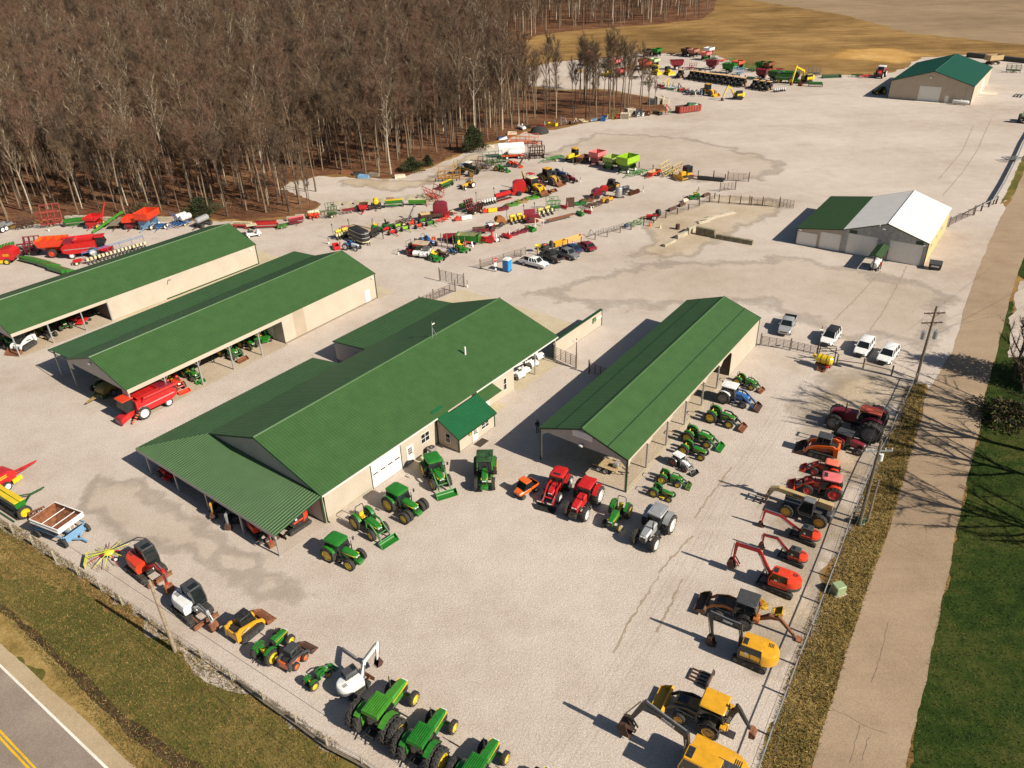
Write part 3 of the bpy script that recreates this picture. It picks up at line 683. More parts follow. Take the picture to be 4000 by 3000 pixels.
sw.wall('panel',(41.6,.72,0),(1,0,0),[(0,12.5,.1,2.55)],SIDC)
sw.wall('panel',(54.1,.95,0),(-1,0,0),[(0,12.5,.1,2.55)],SIDG)
sw.part('cap',MB().box(41.55,54.2,.62,1.05,2.55,2.68),TRIMG)
sw.part('end_post',MB().box(54.1,54.22,.65,1.02,.02,2.6),TRIMG)
sg=sw.part('sign_board',MB().box(51.55,52.35,.62,.68,1.35,2.15),DGREEN)
part('emblem',MB().box(51.72,52.18,.60,.63,1.72,2.02),LGREEN,sg)
part('lettering',text_mesh('DEERE',.14),WHITE,sg,(51.95,.61,1.5),(PI/2,0,0),0)
s2_=sw.part('sign_board',MB().box(52.6,54.0,.62,.68,1.5,1.78),TRIMW)
part('lettering',text_mesh('BINGHAM',.16),BLACK,s2_,(53.3,.61,1.65),(PI/2,0,0),0)
L_,W_,e,r=38.83,5.435,4.38,6.26
Db=Bld('display_shed','open sided green roofed display shed with a name sign on its gable','shed',11.71,63.76,.9424)
s1=math.hypot(W_,r-e)
Db.roof('roof',(0,0,e),(1,0,0),sl(W_,r-e),[(-.15,-.1,s1),(L_+.15,-.1,s1)])
Db.roof('roof',(L_,2*W_,e),(-1,0,0),sl(-W_,r-e),[(-.15,-.1,s1),(L_+.15,-.1,s1)])
Db.part('ridge_cap',MB().tube([(-.18,W_,r+.02),(L_+.18,W_,r+.02)],.13,6),ROOFG)
for q in (2.3,2*W_-2.3):
 z=e+(r-e)*(q if q<W_ else 2*W_-q)/W_
 Db.part('roof_seam',MB().box(-.1,L_+.1,q-.04,q+.04,z+.0,z+.075),TRIMG)
t=MB()
for x in (-.17,L_+.17):rake(t,[(x,-.1,e-.09),(x,W_,r-.07),(x,2*W_+.1,e-.09)],.06,.2)
t.box(-.06,.1,-.02,.14,.02,e-.1).box(-.06,.1,2*W_-.14,2*W_+.02,.02,e-.1).box(L_-.1,L_+.06,-.04,.1,.02,e-.1)
Db.part('trim',t,TRIMG)
gw=lambda y:e+(r-e)*(1-abs(y-W_)/W_)-.1
ys=[.05,1.0,W_,2*W_-1.0,2*W_-.05];bz=[3.1,3.95,3.92,4.05,3.3]
for x,d in ((-.02,-1),(L_+.02,1)):
 mb=MB()
 for k in range(4):
  if d<0:mb.corr((x,2*W_,0),(0,-1,0),(0,0,1),[(2*W_-ys[k+1],bz[k+1],gw(ys[k+1])),(2*W_-ys[k],bz[k],gw(ys[k]))],.3,.018)
  else:mb.corr((x,0,0),(0,1,0),(0,0,1),[(ys[k],.1,gw(ys[k])),(ys[k+1],.1,gw(ys[k+1]))],.3,.018)
 Db.part('gable_wall',mb,SIDG if d<0 else SIDC,smooth=0)
Db.wall('wall',(0,.04,0),(1,0,0),[(28.9,L_-.05,.06,e-.05)],SIDC)
Db.wall('wall',(L_,2*W_-.04,0),(-1,0,0),[(.1,12,.06,e-.05)],SIDC)
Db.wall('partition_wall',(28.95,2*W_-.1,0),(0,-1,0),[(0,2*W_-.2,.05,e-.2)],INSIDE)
px_=[.08,5,10.05,15.1,20.2,25.0]
pf=MB();z1=e-.06
for a_,b_ in zip(px_,px_[1:]+[28.9]):
 pr=[(a_,0),(a_+.02,-1.05),(a_+.75,-.42),(b_-.75,-.42),(b_-.02,-1.05),(b_,0)]
 pf.prism([(x,z1+z) for x,z in pr],-.02,.06)
Db.part('fascia',pf,SIDC)
pf=MB()
for a_,b_ in zip(px_,px_[1:]+[28.9]):
 pr=[(a_,0),(a_+.02,-1.05),(a_+.75,-.42),(b_-.75,-.42),(b_-.02,-1.05),(b_,0)]
 pf.prism([(x,z1+z) for x,z in pr],2*W_-.06,2*W_+.02)
Db.part('fascia',pf,SIDC)
Db.posts([(x,.18,0,e-.2) for x in px_]+[(x,2*W_-.18,0,e-.2) for x in px_],.17)
rafters(Db,[.3+2.52*k for k in range(12)],((.1,e),(W_,r),(2*W_-.1,e)))
sg=Db.part('sign_board',MB().box(-.10,-.05,4.2,6.65,4.93,5.78),TRIMW)
for txt,sz,zz in (("BINGHAM'S",.40,5.53),('346-4268',.36,5.14)):
 part('lettering',text_mesh(txt,sz),BLACK,sg,(-.11,5.43,zz),(PI/2,0,-PI/2),0)
Db.part('wall_lamp',MB().box(-.4,-.05,5.25,5.75,3.95,4.25,.08),TRIMW)
tag(part('concrete_strip',MB().box(0,29,-.15,.35,0,.03),G_CONC,None),kind='structure').matrix_world=Db.M
L_,W1,W2,e,r=21.6,6.86,6.99,4.18,6.44
E_=Bld('service_garage','garage block with white main roof, green lean-to roof and four white doors','garage',70.61,121.33,.9462)
s1=math.hypot(W1,r-e);s2=math.hypot(W2,r-e)
E_.roof('roof',(0,0,e),(1,0,0),sl(W1,r-e),[(-.15,-.1,s1),(L_+.15,-.1,s1)],ROOFW)
E_.roof('roof',(L_,W1+W2,e),(-1,0,0),sl(-W2,r-e),[(-.15,0,s2),(L_+.15,0,s2)],ROOFW)
ly,lz=21.75,3.02
ll=math.hypot(ly-W1-W2,e-lz)
E_.roof('lean_to_roof',(L_,ly,lz),(-1,0,0),Vector((0,W1+W2-ly,e-.02-lz)),[(-.1,-.1,ll),(L_+.1,-.1,ll)],ROOFE)
t=MB()
for x in (-.17,L_+.17):rake(t,[(x,-.1,e-.07),(x,W1,r-.07),(x,W1+W2,e-.07),(x,ly+.1,lz-.07)])
t.box(-.06,.08,-.03,.1,.02,e-.08).box(-.06,.08,ly-.1,ly+.03,.02,lz-.08)
E_.part('trim',t,TRIMG)
E_.part('ridge_cap',MB().tube([(-.15,W1,r+.02),(L_+.15,W1,r+.02)],.1,6),ROOFW)
zz=lambda y:(e+(r-e)*(1-abs(y-W1)/W1) if y<W1+W2 else e+(lz-e)*(y-W1-W2)/(ly-W1-W2))-.1
bays=[(0,.75,0),(.75,5.95,3.62),(5.95,W1,0),(W1,8.0,0),(8.0,12.8,3.66),(12.8,W1+W2,0)]
mb=MB()
for y0,y1,z0 in bays:mb.corr((-.02,30,0),(0,-1,0),(0,0,1),[(30-y1,max(z0,.06),zz(y1)),(30-y0,max(z0,.06),zz(y0))],.3,.018)
E_.part('wall',mb,M('weathered_grey_siding',(.36,.36,.35),.5,.2,.22,1.5,.25),smooth=0)
mb=MB()
for y0,y1,z0 in [(W1+W2,14.0,0),(14.0,17.5,3.05),(17.5,18.05,0),(18.05,21.5,2.4),(21.5,ly,0)]:
 mb.corr((-.02,30,0),(0,-1,0),(0,0,1),[(30-y1,max(z0,.06),zz(y1)),(30-y0,max(z0,.06),zz(y0))],.3,.018)
E_.part('wall',mb,SIDT,smooth=0)
E_.part('green_panel',MB().box(-.09,-.05,11.5,12.75,3.72,4.3).box(-.09,-.05,.85,2.0,3.68,4.3),TRIMG)
for yc,wd,hh in ((3.35,5.1,3.55),(10.4,4.7,3.58),(15.75,3.4,3.0),(19.78,3.35,2.35)):
 door(E_,(0,yc,.03),(0,-1,0),wd,hh,(-1,0,0),lines=7 if hh>3.2 else 5,name='garage_door',handle=False)
E_.wall('wall',(0,.05,0),(1,0,0),[(0,L_,.05,e-.05)],M('yellow_siding',(.62,.47,.22),.5,0,.06,.5,.15))
E_.wall('wall',(L_,0,0),(0,1,0),[(0,W1,.05,e-.1,r-.1),(W1,W1+W2,.05,r-.1,e-.1),(W1+W2,ly,.05,e-.1,lz-.1)],SIDG)
E_.wall('wall',(L_,ly,0),(-1,0,0),[(0,L_,.05,lz-.05)],SIDT)
for u in (4,9,14):window(E_,(u,.05,2.6),(1,0,0),1.2,.8,(0,-1,0),2)
E_.part('wall_lamp',MB().box(-.35,-.05,7.1,7.6,5.3,5.5,.04).box(-.25,-.05,8.0,8.2,5.7,6.1,.03).box(-.3,-.05,.5,.8,3.6,3.8,.03).box(-.3,-.05,20.9,21.4,2.72,2.85,.03),TRIMW)
Fc=Bld('fuel_canopy','small green gabled canopy on posts sheltering a white fuel tank','canopy',70.61,121.33,.9462)
cy,hw=6.8,1.05
ch=math.hypot(hw,.45)
Fc.roof('roof',(-6.6,cy-hw,2.55),(1,0,0),(0,hw,.45),[(0,0,ch),(6.2,0,ch)],ROOFE)
Fc.roof('roof',(-.4,cy+hw,2.55),(-1,0,0),(0,-hw,.45),[(0,0,ch),(6.2,0,ch)],ROOFE)
t=MB()
for x in (-6.62,-.38):rake(t,[(x,cy-hw,2.5),(x,cy,2.95),(x,cy+hw,2.5)],.05,.14)
Fc.part('trim',t,TRIMG)
Fc.posts([(-6.3,cy,0,2.85),(-.7,cy-.9,0,2.55),(-.7,cy+.9,0,2.55),(-4.6,cy-.95,0,2.5)],.14,'post',DGREY)
tk=empty('fuel_tank',Fc.M@Vector((-4.6,cy-.1,0)),.9462);tag(tk,'white cylindrical fuel tank lying on skids under the small green canopy','tank')
mb=MB();mb.lathe([(.02,-1.7),(.5,-1.62),(.62,-1.45),(.62,1.45),(.5,1.62),(.02,1.7)],18,axis='x',c=(0,0,1.0));part('tank',mb,POLY,tk)
part('skid',MB().box(-1.2,-1.0,-.5,.5,.02,.5).box(1.0,1.2,-.5,.5,.02,.5).box(-1.6,1.6,-.55,-.45,.02,.14).box(-1.6,1.6,.45,.55,.02,.14),BLACK,tk)
part('hose',MB().tube([(-1.2,-.6,1.3),(-1.6,-.8,.8),(-1.4,-.85,.15),(-.8,-.8,.1),(-.4,-.62,.9)],.04,6),BLACK,tk)
part('pump',MB().box(-.3,.1,-.75,-.5,.7,1.2,.04),RED,tk)
L_,W1,W2,e,r=39.4,11.92,12.05,5.5,9.1
Fb=Bld('warehouse','big tan warehouse with dark teal roof at the far right end of the yard','warehouse',144.57,246.32,.9436)
s1=math.hypot(W1,r-e);s2=math.hypot(W2,r-e)
Fb.roof('roof',(0,0,e),(1,0,0),sl(W1,r-e),[(-.3,-.1,s1),(L_+.3,-.1,s1)],ROOFT,.6)
Fb.roof('roof',(L_,W1+W2,e),(-1,0,0),sl(-W2,r-e),[(-.3,-.1,s2),(L_+.3,-.1,s2)],ROOFT,.6)
t=MB()
for x in (-.32,L_+.32):rake(t,[(x,-.1,e-.1),(x,W1,r-.1),(x,W1+W2+.1,e-.1)],.1,.22)
t.box(-.06,.1,-.05,.12,.02,e-.1).box(-.06,.1,W1+W2-.1,W1+W2+.05,.02,e-.1)
Fb.part('trim',t,TRIMG)
Fb.part('ridge_cap',MB().tube([(-.3,W1,r+.03),(L_+.3,W1,r+.03)],.16,6),ROOFT)
SIDF=M('sand_siding',(.46,.37,.27),.5,0,.06,.5,.1)
z=lambda y:e+(r-e)*(1-abs(y-W1)/W1)-.15
mb=MB()
for y0,y1,z0 in ((0,6.3,0),(6.3,7.35,2.1),(7.35,8.9,0),(8.9,W1,4.45),(W1,15.15,4.45),(15.15,W1+W2,0)):
 mb.corr((-.02,30,0),(0,-1,0),(0,0,1),[(30-y1,max(z0,.06),z(y1)),(30-y0,max(z0,.06),z(y0))],.4,.02)
Fb.part('wall',mb,SIDF,smooth=0)
door(Fb,(0,12.05,.03),(0,-1,0),6.1,4.4,(-1,0,0),lines=8,name='roller_door',handle=False)
door(Fb,(0,6.85,.03),(0,-1,0),.95,2.05,(-1,0,0))
Fb.wall('wall',(0,.05,0),(1,0,0),[(0,19.3,.05,e-.05),(19.3,24.6,4.2,e-.05),(24.6,L_,.05,e-.05)],SIDC,.4)
door(Fb,(21.95,.05,.03),(1,0,0),5.2,4.1,(0,-1,0),DOORW,7,'roller_door',handle=False)
door(Fb,(14.5,.05,.03),(1,0,0),1.0,2.1,(0,-1,0));door(Fb,(27.5,.05,.03),(1,0,0),1.0,2.1,(0,-1,0))
Fb.wall('wall',(L_,0,0),(0,1,0),[(0,W1,.05,e-.1,r-.1),(W1,W1+W2,.05,r-.1,e-.1)],SIDF,.4)
Fb.wall('wall',(L_,W1+W2,0),(-1,0,0),[(0,L_,.05,e-.05)],SIDF,.4)
Fb.part('wall_lamp',MB().box(-.5,-.05,12.3,12.9,6.9,7.3,.06).box(-.3,-.05,12.0,12.3,8.0,8.4,.05),TRIMW)
Fb.part('vent_pipe',MB().tube([(-.3,1.9,.3),(-.3,1.9,4.6),(-.3,2.2,4.8)],.05,5),GREY)
for nm,x0,x1,y0,y1 in (('concrete_pad',-3.2,0,8.4,15.6),('concrete_pad',19,25,-4.8,0),('concrete_pad',13.9,15.1,-2.2,0),('concrete_pad',26.9,28.1,-2.2,0),('concrete_pad',-1.2,0,3.5,8.3)):
 o=tag(part(nm,MB().box(x0,x1,y0,y1,-.05,.06),M('bright_concrete',(.60,.52,.40),.9,0,.06,.5),None),kind='structure');o.matrix_world=Fb.M
pt=empty('propane_tank',Fb.M@Vector((-1.3,2.6,.06)),.9436+PI/2);tag(pt,'white propane tank lying against the far warehouse gable wall','tank')
part('tank',MB().lathe([(.02,-2.4),(.4,-2.3),(.52,-2.0),(.52,2.0),(.4,2.3),(.02,2.4)],16,axis='x',c=(0,0,.85)),POLY,pt)
part('cradle',MB().box(-1.5,-1.2,-.4,.4,0,.5).box(1.2,1.5,-.4,.4,0,.5),CONC,pt);part('valve_cover',MB().lathe([(.14,1.3),(.16,1.5),(.02,1.6)],10,axis='z'),POLY,pt)
def slab(bl,x0,x1,y0,y1,z=.018,name='concrete_apron',mat=G_CONC):
 mb=MB();mb.add([(x0,y0,z),(x1,y0,z),(x1,y1,z),(x0,y1,z)],[(0,1,2,3)])
 o=tag(part(name,mb,mat),kind='structure');o.matrix_world=bl.M
slab(A,-.3,14.2,-.4,13.6,.0185,'dirt_floor',G_DIRT);slab(A,14.2,46.5,-1.3,0,.0187);slab(A,42.3,46.5,-1.3,11,.0189)
slab(B,-.3,23.8,-.5,14.4,.0185,'dirt_floor',G_DIRT);slab(B,42.9,46.5,-.5,8,.0187)
slab(Cb,-5.8,0,.2,24,.0185,'gravel_floor',G_GRAV2);slab(Cb,32.1,41.3,-.6,6.2,.019);slab(Cb,41.5,52.5,1.2,27,.0193);slab(Cb,24.6,28.3,-1.3,.3,.0195);slab(Cb,11.8,13.8,-1.5,.3,.0197);slab(Cb,35.5,41.5,26,30,.0196)
slab(Db,.2,28.8,.4,10.5,.0185,'dirt_floor',G_DIRT)
o=tag(part('door_mat',MB().box(-.8,.8,-.5,.5,.0,.03),M('brown_mat',(.05,.032,.022),.95,0,.3,10)),'dark brown door mat on gravel before the porch entrance','mat');o.matrix_world=Cb.M@Matrix.Translation((20.2,-3.75,.015))
def r8(x,hw,z0,z1,c=.08,y=0.0):
 return [(x,y-hw+c,z0),(x,y+hw-c,z0),(x,y+hw,z0+c),(x,y+hw,z1-c),(x,y+hw-c,z1),(x,y-hw+c,z1),(x,y-hw,z1-c),(x,y-hw,z0+c)]
WC={}
def tyre_mesh(Rd,W,lug):
 k=('t',round(Rd,2),round(W,2),lug)
 if k not in WC:
  h=W/2;mb=MB();n=22 if Rd>.5 else 16
  Rr=Rd*.965 if lug else Rd
  mb.lathe([(Rr*.50,-h*.7),(Rr*.60,-h*.98),(Rr*.84,-h),(Rr*.97,-h*.86),(Rr,-h*.5),(Rr,h*.5),(Rr*.97,h*.86),(Rr*.84,h),(Rr*.60,h*.98),(Rr*.50,h*.7)],n)
  if lug:
   m_=15
   for i in range(m_):
    for s in (-1,1):
     a=2*PI*(i+(.5 if s>0 else 0))/m_;b=a+.24
     mb.beam((Rr*.99*math.cos(a),s*h*-.05,Rr*.99*math.sin(a)),(Rr*.985*math.cos(b),s*h*.98,Rr*.985*math.sin(b)),Rd*.075,Rd*.085)
  WC[k]=mb.mesh('wheel',RUB,40)
 return WC[k]
def rim_mesh(Rd,W,mat,s):
 k=('r',round(Rd,2),round(W,2),mat.name,s)
 if k not in WC:
  h=W/2
  WC[k]=MB().lathe([(Rd*.3,-s*h*.55),(Rd*.59,-s*h*.8),(Rd*.64,s*h*1.02),(Rd*.58,s*h*1.0),(Rd*.53,s*h*.80),(Rd*.32,s*h*.74),(Rd*.26,s*h*.92),(Rd*.1,s*h*.96)],18).mesh('rim',mat,40)
 return WC[k]
def wheel(root,x,y,Rd,W,rim,lug=True,n=1,z=None):
 s=1 if y>0 else -1
 for i in range(n):
  o=part('wheel',tyre_mesh(Rd,W,lug),None,root,(x,y+s*i*(W+.12),Rd if z is None else z))
  part('rim',rim_mesh(Rd,W,rim,s),None,o)
def bucket_mb(w,d=.75,h=.65,th=.035,x=0.0,z=0.0,teeth=0):
 """open-front bucket; hinge at (x, z), opening towards +x"""
 P=[(x+d*.15,z+h*.62),(x,z+h*.50),(x-.02,z+h*.12),(x+.10*d,z-.0),(x+d,z+.0)]
 mb=MB();mb.strip(P,th,-w/2,w/2)
 side=[(x+d*.15,z+h*.62),(x,z+h*.50),(x-.02,z+h*.12),(x+.10*d,z),(x+d,z),(x+d*.72,z+h*.30)]
 for s in (-1,1):mb.prism(side,s*w/2-.02,s*w/2+.02)
 mb.box(x+d*.9,x+d+.06,-w/2-.02,w/2+.02,z-.03,z+.02)
 for i in range(teeth):
  y=-w/2+w*(i+.5)/teeth;mb.box(x+d,x+d+.16,y-.04,y+.04,z-.02,z+.03)
 return mb
def tractor(body=GREEN,rim=YEL,roof=None,wb=2.6,Rr=.88,rf=.64,W=.50,w=.38,cab='cab',dual=1,fdual=1,loader=None,bucket=None,lift=0.0,weights=0,muff=1,deck=None,hood=None,fend=None,roofst='round',cabm=BLACK,hw=.38,long=0.0,seat=SEATY,narrow=0,bw=2.0,chas=BLACK,cs=1.0,cage=None,mirror=0):
 root=empty('tractor');hood=hood or body;roof=roof or body;fend=fend or body
 xr,xf=-wb/2,wb/2;k=Rr/.88
 tr,tf=.92*k+.02,(.86*k if not narrow else .55*k)
 fx=xr+.46*wb-long;hx=xf+.42*k;zb=Rr*.98;zt=Rr*.98+.70*k
 mb=MB();mb.loft([r8(fx,hw*k*1.02,zb-.10*k,zt+.06*k,.1*k),r8(fx+.3*(hx-fx),hw*k*1.03,zb-.12*k,zt+.05*k,.11*k),r8(fx+.75*(hx-fx),hw*k*.94,zb-.14*k,zt-.06*k,.11*k),r8(hx-.10*k,hw*k*.86,zb-.14*k,zt-.16*k,.10*k),r8(hx,hw*k*.72,zb-.08*k,zt-.30*k,.08*k)])
 h=part('hood',mb,hood,root)
 part('grille',MB().box(hx-.02,hx+.025,-hw*k*.62,hw*k*.62,zb-.12*k,zt-.36*k,.01).box(fx+.62*(hx-fx),fx+.9*(hx-fx),-hw*k*.98,hw*k*.98,zb-.05*k,zt-.30*k),BLACK,h)
 for s in (-1,1):part('headlight',MB().box(hx-.05,hx+.035,s*hw*k*.35-.09*k,s*hw*k*.35+.09*k,zt-.35*k,zt-.27*k),LAMP,h)
 if hood is GREEN or hood is LGREEN:
  part('hood_stripe',MB().box(fx+.1,hx-.15,-hw*k*1.045,hw*k*1.045,zt-.25*k,zt-.19*k),YEL,h)
 part('chassis',MB().box(xr-.3*k,hx-.15*k,-.24*k,.24*k,Rr*.55,zb-.05*k,.05).box(xr-.12*k,xr+.12*k,-tr,tr,Rr-.14*k,Rr+.14*k).box(xr-.7*k,xr-.25*k,-.3*k,.3*k,Rr*.5,Rr*.62).box(fx-.3*k,fx+.3*k,-.55*k,.55*k,Rr*.55,Rr*.72),chas,root)
 part('front_axle',MB().box(xf-.09*k,xf+.09*k,-tf,tf,rf-.08*k,rf+.08*k).box(xf-.12*k,xf+.12*k,-.2*k,.2*k,rf,zb),body if body not in (WHITE,SILVER) else chas,root)
 part('hitch',MB().beam((xr-.3*k,-.25*k,Rr*.7),(xr-1.05*k,-.38*k,Rr*.45),.06).beam((xr-.3*k,.25*k,Rr*.7),(xr-1.05*k,.38*k,Rr*.45),.06).beam((xr-.3*k,0,Rr*1.15),(xr-.9*k,0,Rr*.95),.05),BLACK,root)
 for s in (-1,1):
  wheel(root,xr,s*tr,Rr,W,rim,True,dual)
  wheel(root,xf,s*tf,rf,w,rim,not narrow,fdual)
  P=[(xr+math.cos(a)*(Rr+.10*k),Rr+math.sin(a)*(Rr+.10*k)) for a in (.55,.9,1.25,1.6,1.95,2.25)]
  y0,y1=sorted((s*(tr-W*.62),s*(tr+W*(.30 if cab=='cab' else .12))))
  part('fender',MB().strip(P,.05,y0,y1).box(xr-.45*k,xr+.55*k,s*(tr-W*.62)-.03,s*(tr-W*.62)+.03,Rr*.8,Rr*1.75),fend,root)
 fl=Rr*.82;cx0=xr-.38*k*cs;cx1=xr+(fx+.12*k-xr)*(.35+.65*cs);ct=fl+1.62*k*(.4+.6*cs);cw=.74*k*cs
 if cab=='cab':
  mb=MB();mb.loft([[(cx0,-cw*.72,fl),(cx1,-cw*.72,fl),(cx1,cw*.72,fl),(cx0,cw*.72,fl)],[(cx0-.05,-cw*.98,fl+.75*k),(cx1+.12*k,-cw*.98,fl+.65*k),(cx1+.12*k,cw*.98,fl+.65*k),(cx0-.05,cw*.98,fl+.75*k)],[(cx0+.08,-cw*.93,ct),(cx1-.12*k,-cw*.93,ct),(cx1-.12*k,cw*.93,ct),(cx0+.08,cw*.93,ct)]])
  c=part('cab',mb,GLASS,root)
  fr=MB()
  for s in (-1,1):
   for (a,b) in (((cx0-.05,s*cw,fl+.7*k),(cx0+.08,s*cw*.95,ct)),((cx1+.12*k,s*cw,fl+.65*k),(cx1-.12*k,s*cw*.95,ct)),((xr+.42*k,s*cw*1.01,fl+.5*k),(xr+.40*k,s*cw*.96,ct))):fr.beam(a,b,.07*k)
   fr.beam((cx0-.05,s*cw,fl+.72*k),(cx1+.12*k,s*cw,fl+.64*k),.06*k)
   fr.box(fx-.15*k,fx+.2*k,s*.62*k-.16*k,s*.62*k+.16*k,fl-.25*k,fl-.18*k).box(fx-.12*k,fx+.15*k,s*.66*k-.14*k,s*.66*k+.14*k,fl-.55*k,fl-.49*k)
  part('cab_frame',fr,cabm,root)
  rx0,rx1,rw=cx0-.18*k,cx1+.10*k,cw*1.12
  if roofst=='flat':
   mb=MB().box(rx0,rx1,-rw,rw,ct-.02,ct+.17*k,.05*k);mb.box(rx0+.3*k,rx1-.3*k,-rw*.7,rw*.7,ct+.16*k,ct+.20*k,.02)
  elif roofst=='ribbed':
   mb=MB().loft([[(rx0,-rw,ct-.1),(rx1,-rw,ct-.1),(rx1,rw,ct-.1),(rx0,rw,ct-.1)],[(rx0+.04,-rw*.97,ct+.16*k),(rx1-.08,-rw*.97,ct+.13*k),(rx1-.08,rw*.97,ct+.13*k),(rx0+.04,rw*.97,ct+.16*k)]])
   for i in range(7):
    y=-rw*.75+rw*1.5*i/6;mb.beam((rx0+.15,y,ct+.16*k),(rx1-.2,y,ct+.15*k),.06*k,.05*k)
  else:
   def oval(e,z,q=0):
    L0,L1,Wd=rx0+e,rx1-e,rw-e;c_=.26*k
    return [(L0+c_,-Wd,z),(L1-c_*.8,-Wd,z),(L1-c_*.2,-Wd+c_*.35,z),(L1,-Wd+c_,z),(L1,Wd-c_,z),(L1-c_*.2,Wd-c_*.35,z),(L1-c_*.8,Wd,z),(L0+c_,Wd,z),(L0+.05,Wd-c_*.6,z),(L0,Wd-c_,z),(L0,-Wd+c_,z),(L0+.05,-Wd+c_*.6,z)]
   mb=MB().loft([oval(.05,ct-.05*k),oval(0,ct+.05*k),oval(.02,ct+.13*k),oval(.12*k,ct+.2*k),oval(.36*k,ct+.225*k)])
  rf_=part('roof',mb,roof,root)
  if roofst=='hatch':part('hatch',MB().box(rx1-.55*k,rx1-.2*k,-rw*.5,rw*.5,ct+.2*k,ct+.24*k,.02),BLACK,rf_)
  part('seat',MB().box(xr-.05*k,xr+.4*k,-.22*k,.22*k,fl+.35*k,fl+.48*k,.04).box(xr-.1*k,xr+.02*k,-.22*k,.22*k,fl+.48*k,fl+1.0*k,.04),DGREY,root)
  if mirror:
   for s in (-1,1):part('mirror',MB().tube([(cx1,s*cw,ct-.15*k),(cx1+.15*k,s*(cw+.5*k),ct-.25*k)],.02,5).box(cx1+.12*k,cx1+.2*k,s*(cw+.5*k)-.1*k,s*(cw+.5*k)+.1*k,ct-.62*k,ct-.22*k,.02),BLACK,root)
 else:
  part('platform',MB().box(xr-.05*k,fx+.1*k,-.55*k,.55*k,fl-.05,fl+.03).box(fx-.25*k,fx+.02*k,-.3*k,.3*k,fl,zt+.05*k,.05),chas,root)
  if seat:part('seat',MB().box(xr-.12*k,xr+.40*k,-.27*k,.27*k,fl+.38*k,fl+.52*k,.05).box(xr-.2*k,xr-.05*k,-.26*k,.26*k,fl+.48*k,fl+.98*k,.05).box(xr-.1*k,xr+.3*k,-.15*k,.15*k,fl,fl+.38*k),seat,root)
  sw_=MB().tube([(fx-.1*k,0,zt),(fx-.3*k,0,zt+.22*k)],.025,5)
  sw_.tube([(fx-.3*k+.12*k*math.sin(a)*.6,.2*k*math.cos(a),zt+.22*k+.2*k*math.sin(a)*.7) for a in [2*PI*i/12 for i in range(13)]],.022,5,cap=False)
  part('steering_wheel',sw_,BLACK,root)
  if cab in ('rops','canopy'):
   pts=[(xr-.30*k,-.52*k,Rr*.9),(xr-.34*k,-.50*k,fl+1.55*k),(xr-.34*k,-.38*k,fl+1.72*k),(xr-.34*k,.38*k,fl+1.72*k),(xr-.34*k,.50*k,fl+1.55*k),(xr-.30*k,.52*k,Rr*.9)]
   part('roll_bar',MB().tube(pts,.05*k,6),cage or BLACK,root)
  if cab=='canopy':
   part('canopy',MB().box(xr-.5*k,fx+.2*k,-.7*k,.7*k,fl+1.74*k,fl+1.84*k,.04),roof,root)
   for s in (-1,1):part('canopy_post',MB().beam((fx,s*.5*k,fl),(fx,s*.55*k,fl+1.75*k),.05),BLACK,root)
 if muff:part('exhaust',MB().tube([(fx+.45*(hx-fx),hw*k*(.95 if cab=='cab' else .3),zt-.15*k),(fx+.45*(hx-fx),hw*k*(.95 if cab=='cab' else .3),zt+.55*k)],.06*k,8).tube([(fx+.45*(hx-fx),hw*k*(.95 if cab=='cab' else .3),zt+.5*k),(fx+.45*(hx-fx),hw*k*(.95 if cab=='cab' else .3),zt+.95*k)],.035*k,6),BLACK,root)
 if weights:part('front_weight',MB().box(hx-.08*k,hx+.42*k,-.36*k,.36*k,rf*.75,rf*1.35,.05),body if weights==1 else BLACK,root)
 if loader:
  mx=fx+.18*k;my=.62*k;top=zt+.15*k
  tip=(hx+.85*k,rf*.55+lift);kn=(hx+.12*k,zb+.10*k+lift*.7)
  for s in (-1,1):
   y0,y1=sorted((s*(my-.06*k),s*(my+.06*k)))
   ar=part('loader_arm',MB().strip([(mx,top),((mx+kn[0])/2,top-.02*k),kn,tip],[.13*k,.20*k,.22*k,.13*k],y0,y1),loader,root)
   part('mast',MB().beam((mx+.05*k,s*my*.86,zb-.45*k),(mx,s*my*.9,top+.05*k),.14*k),loader,ar)
   part('cylinder',MB().tube([(mx+.1*k,s*my*.9,zb-.1*k),(kn[0]-.1*k,s*my*.9,kn[1]-.12*k)],.045*k,6).tube([(kn[0]-.15*k,s*my*.9,kn[1]+.2*k),(tip[0]-.05*k,s*my*.9,tip[1]+.42*k)],.04*k,6),STEEL,ar)
  part('cross_tube',MB().tube([(kn[0]+.1*k,-my,kn[1]-.12*k),(kn[0]+.1*k,my,kn[1]-.12*k)],.08*k,6),loader,root)
  part('bucket',bucket_mb(bw*k,.72*k,.78*k,.04,tip[0],max(.04,tip[1]-rf*.5+.04*0)),bucket or loader,root)
 if deck:part('mower_deck',MB().loft([[(x,y,.12) for x,y in ((-.5*k,-.75*k),(.35*k,-.8*k),(.6*k,0),(.35*k,.8*k),(-.5*k,.75*k))],[(x*.95,y*.95,.32*k) for x,y in ((-.5*k,-.75*k),(.35*k,-.8*k),(.6*k,0),(.35*k,.8*k),(-.5*k,.75*k))]]),deck,root)
 return root,wb
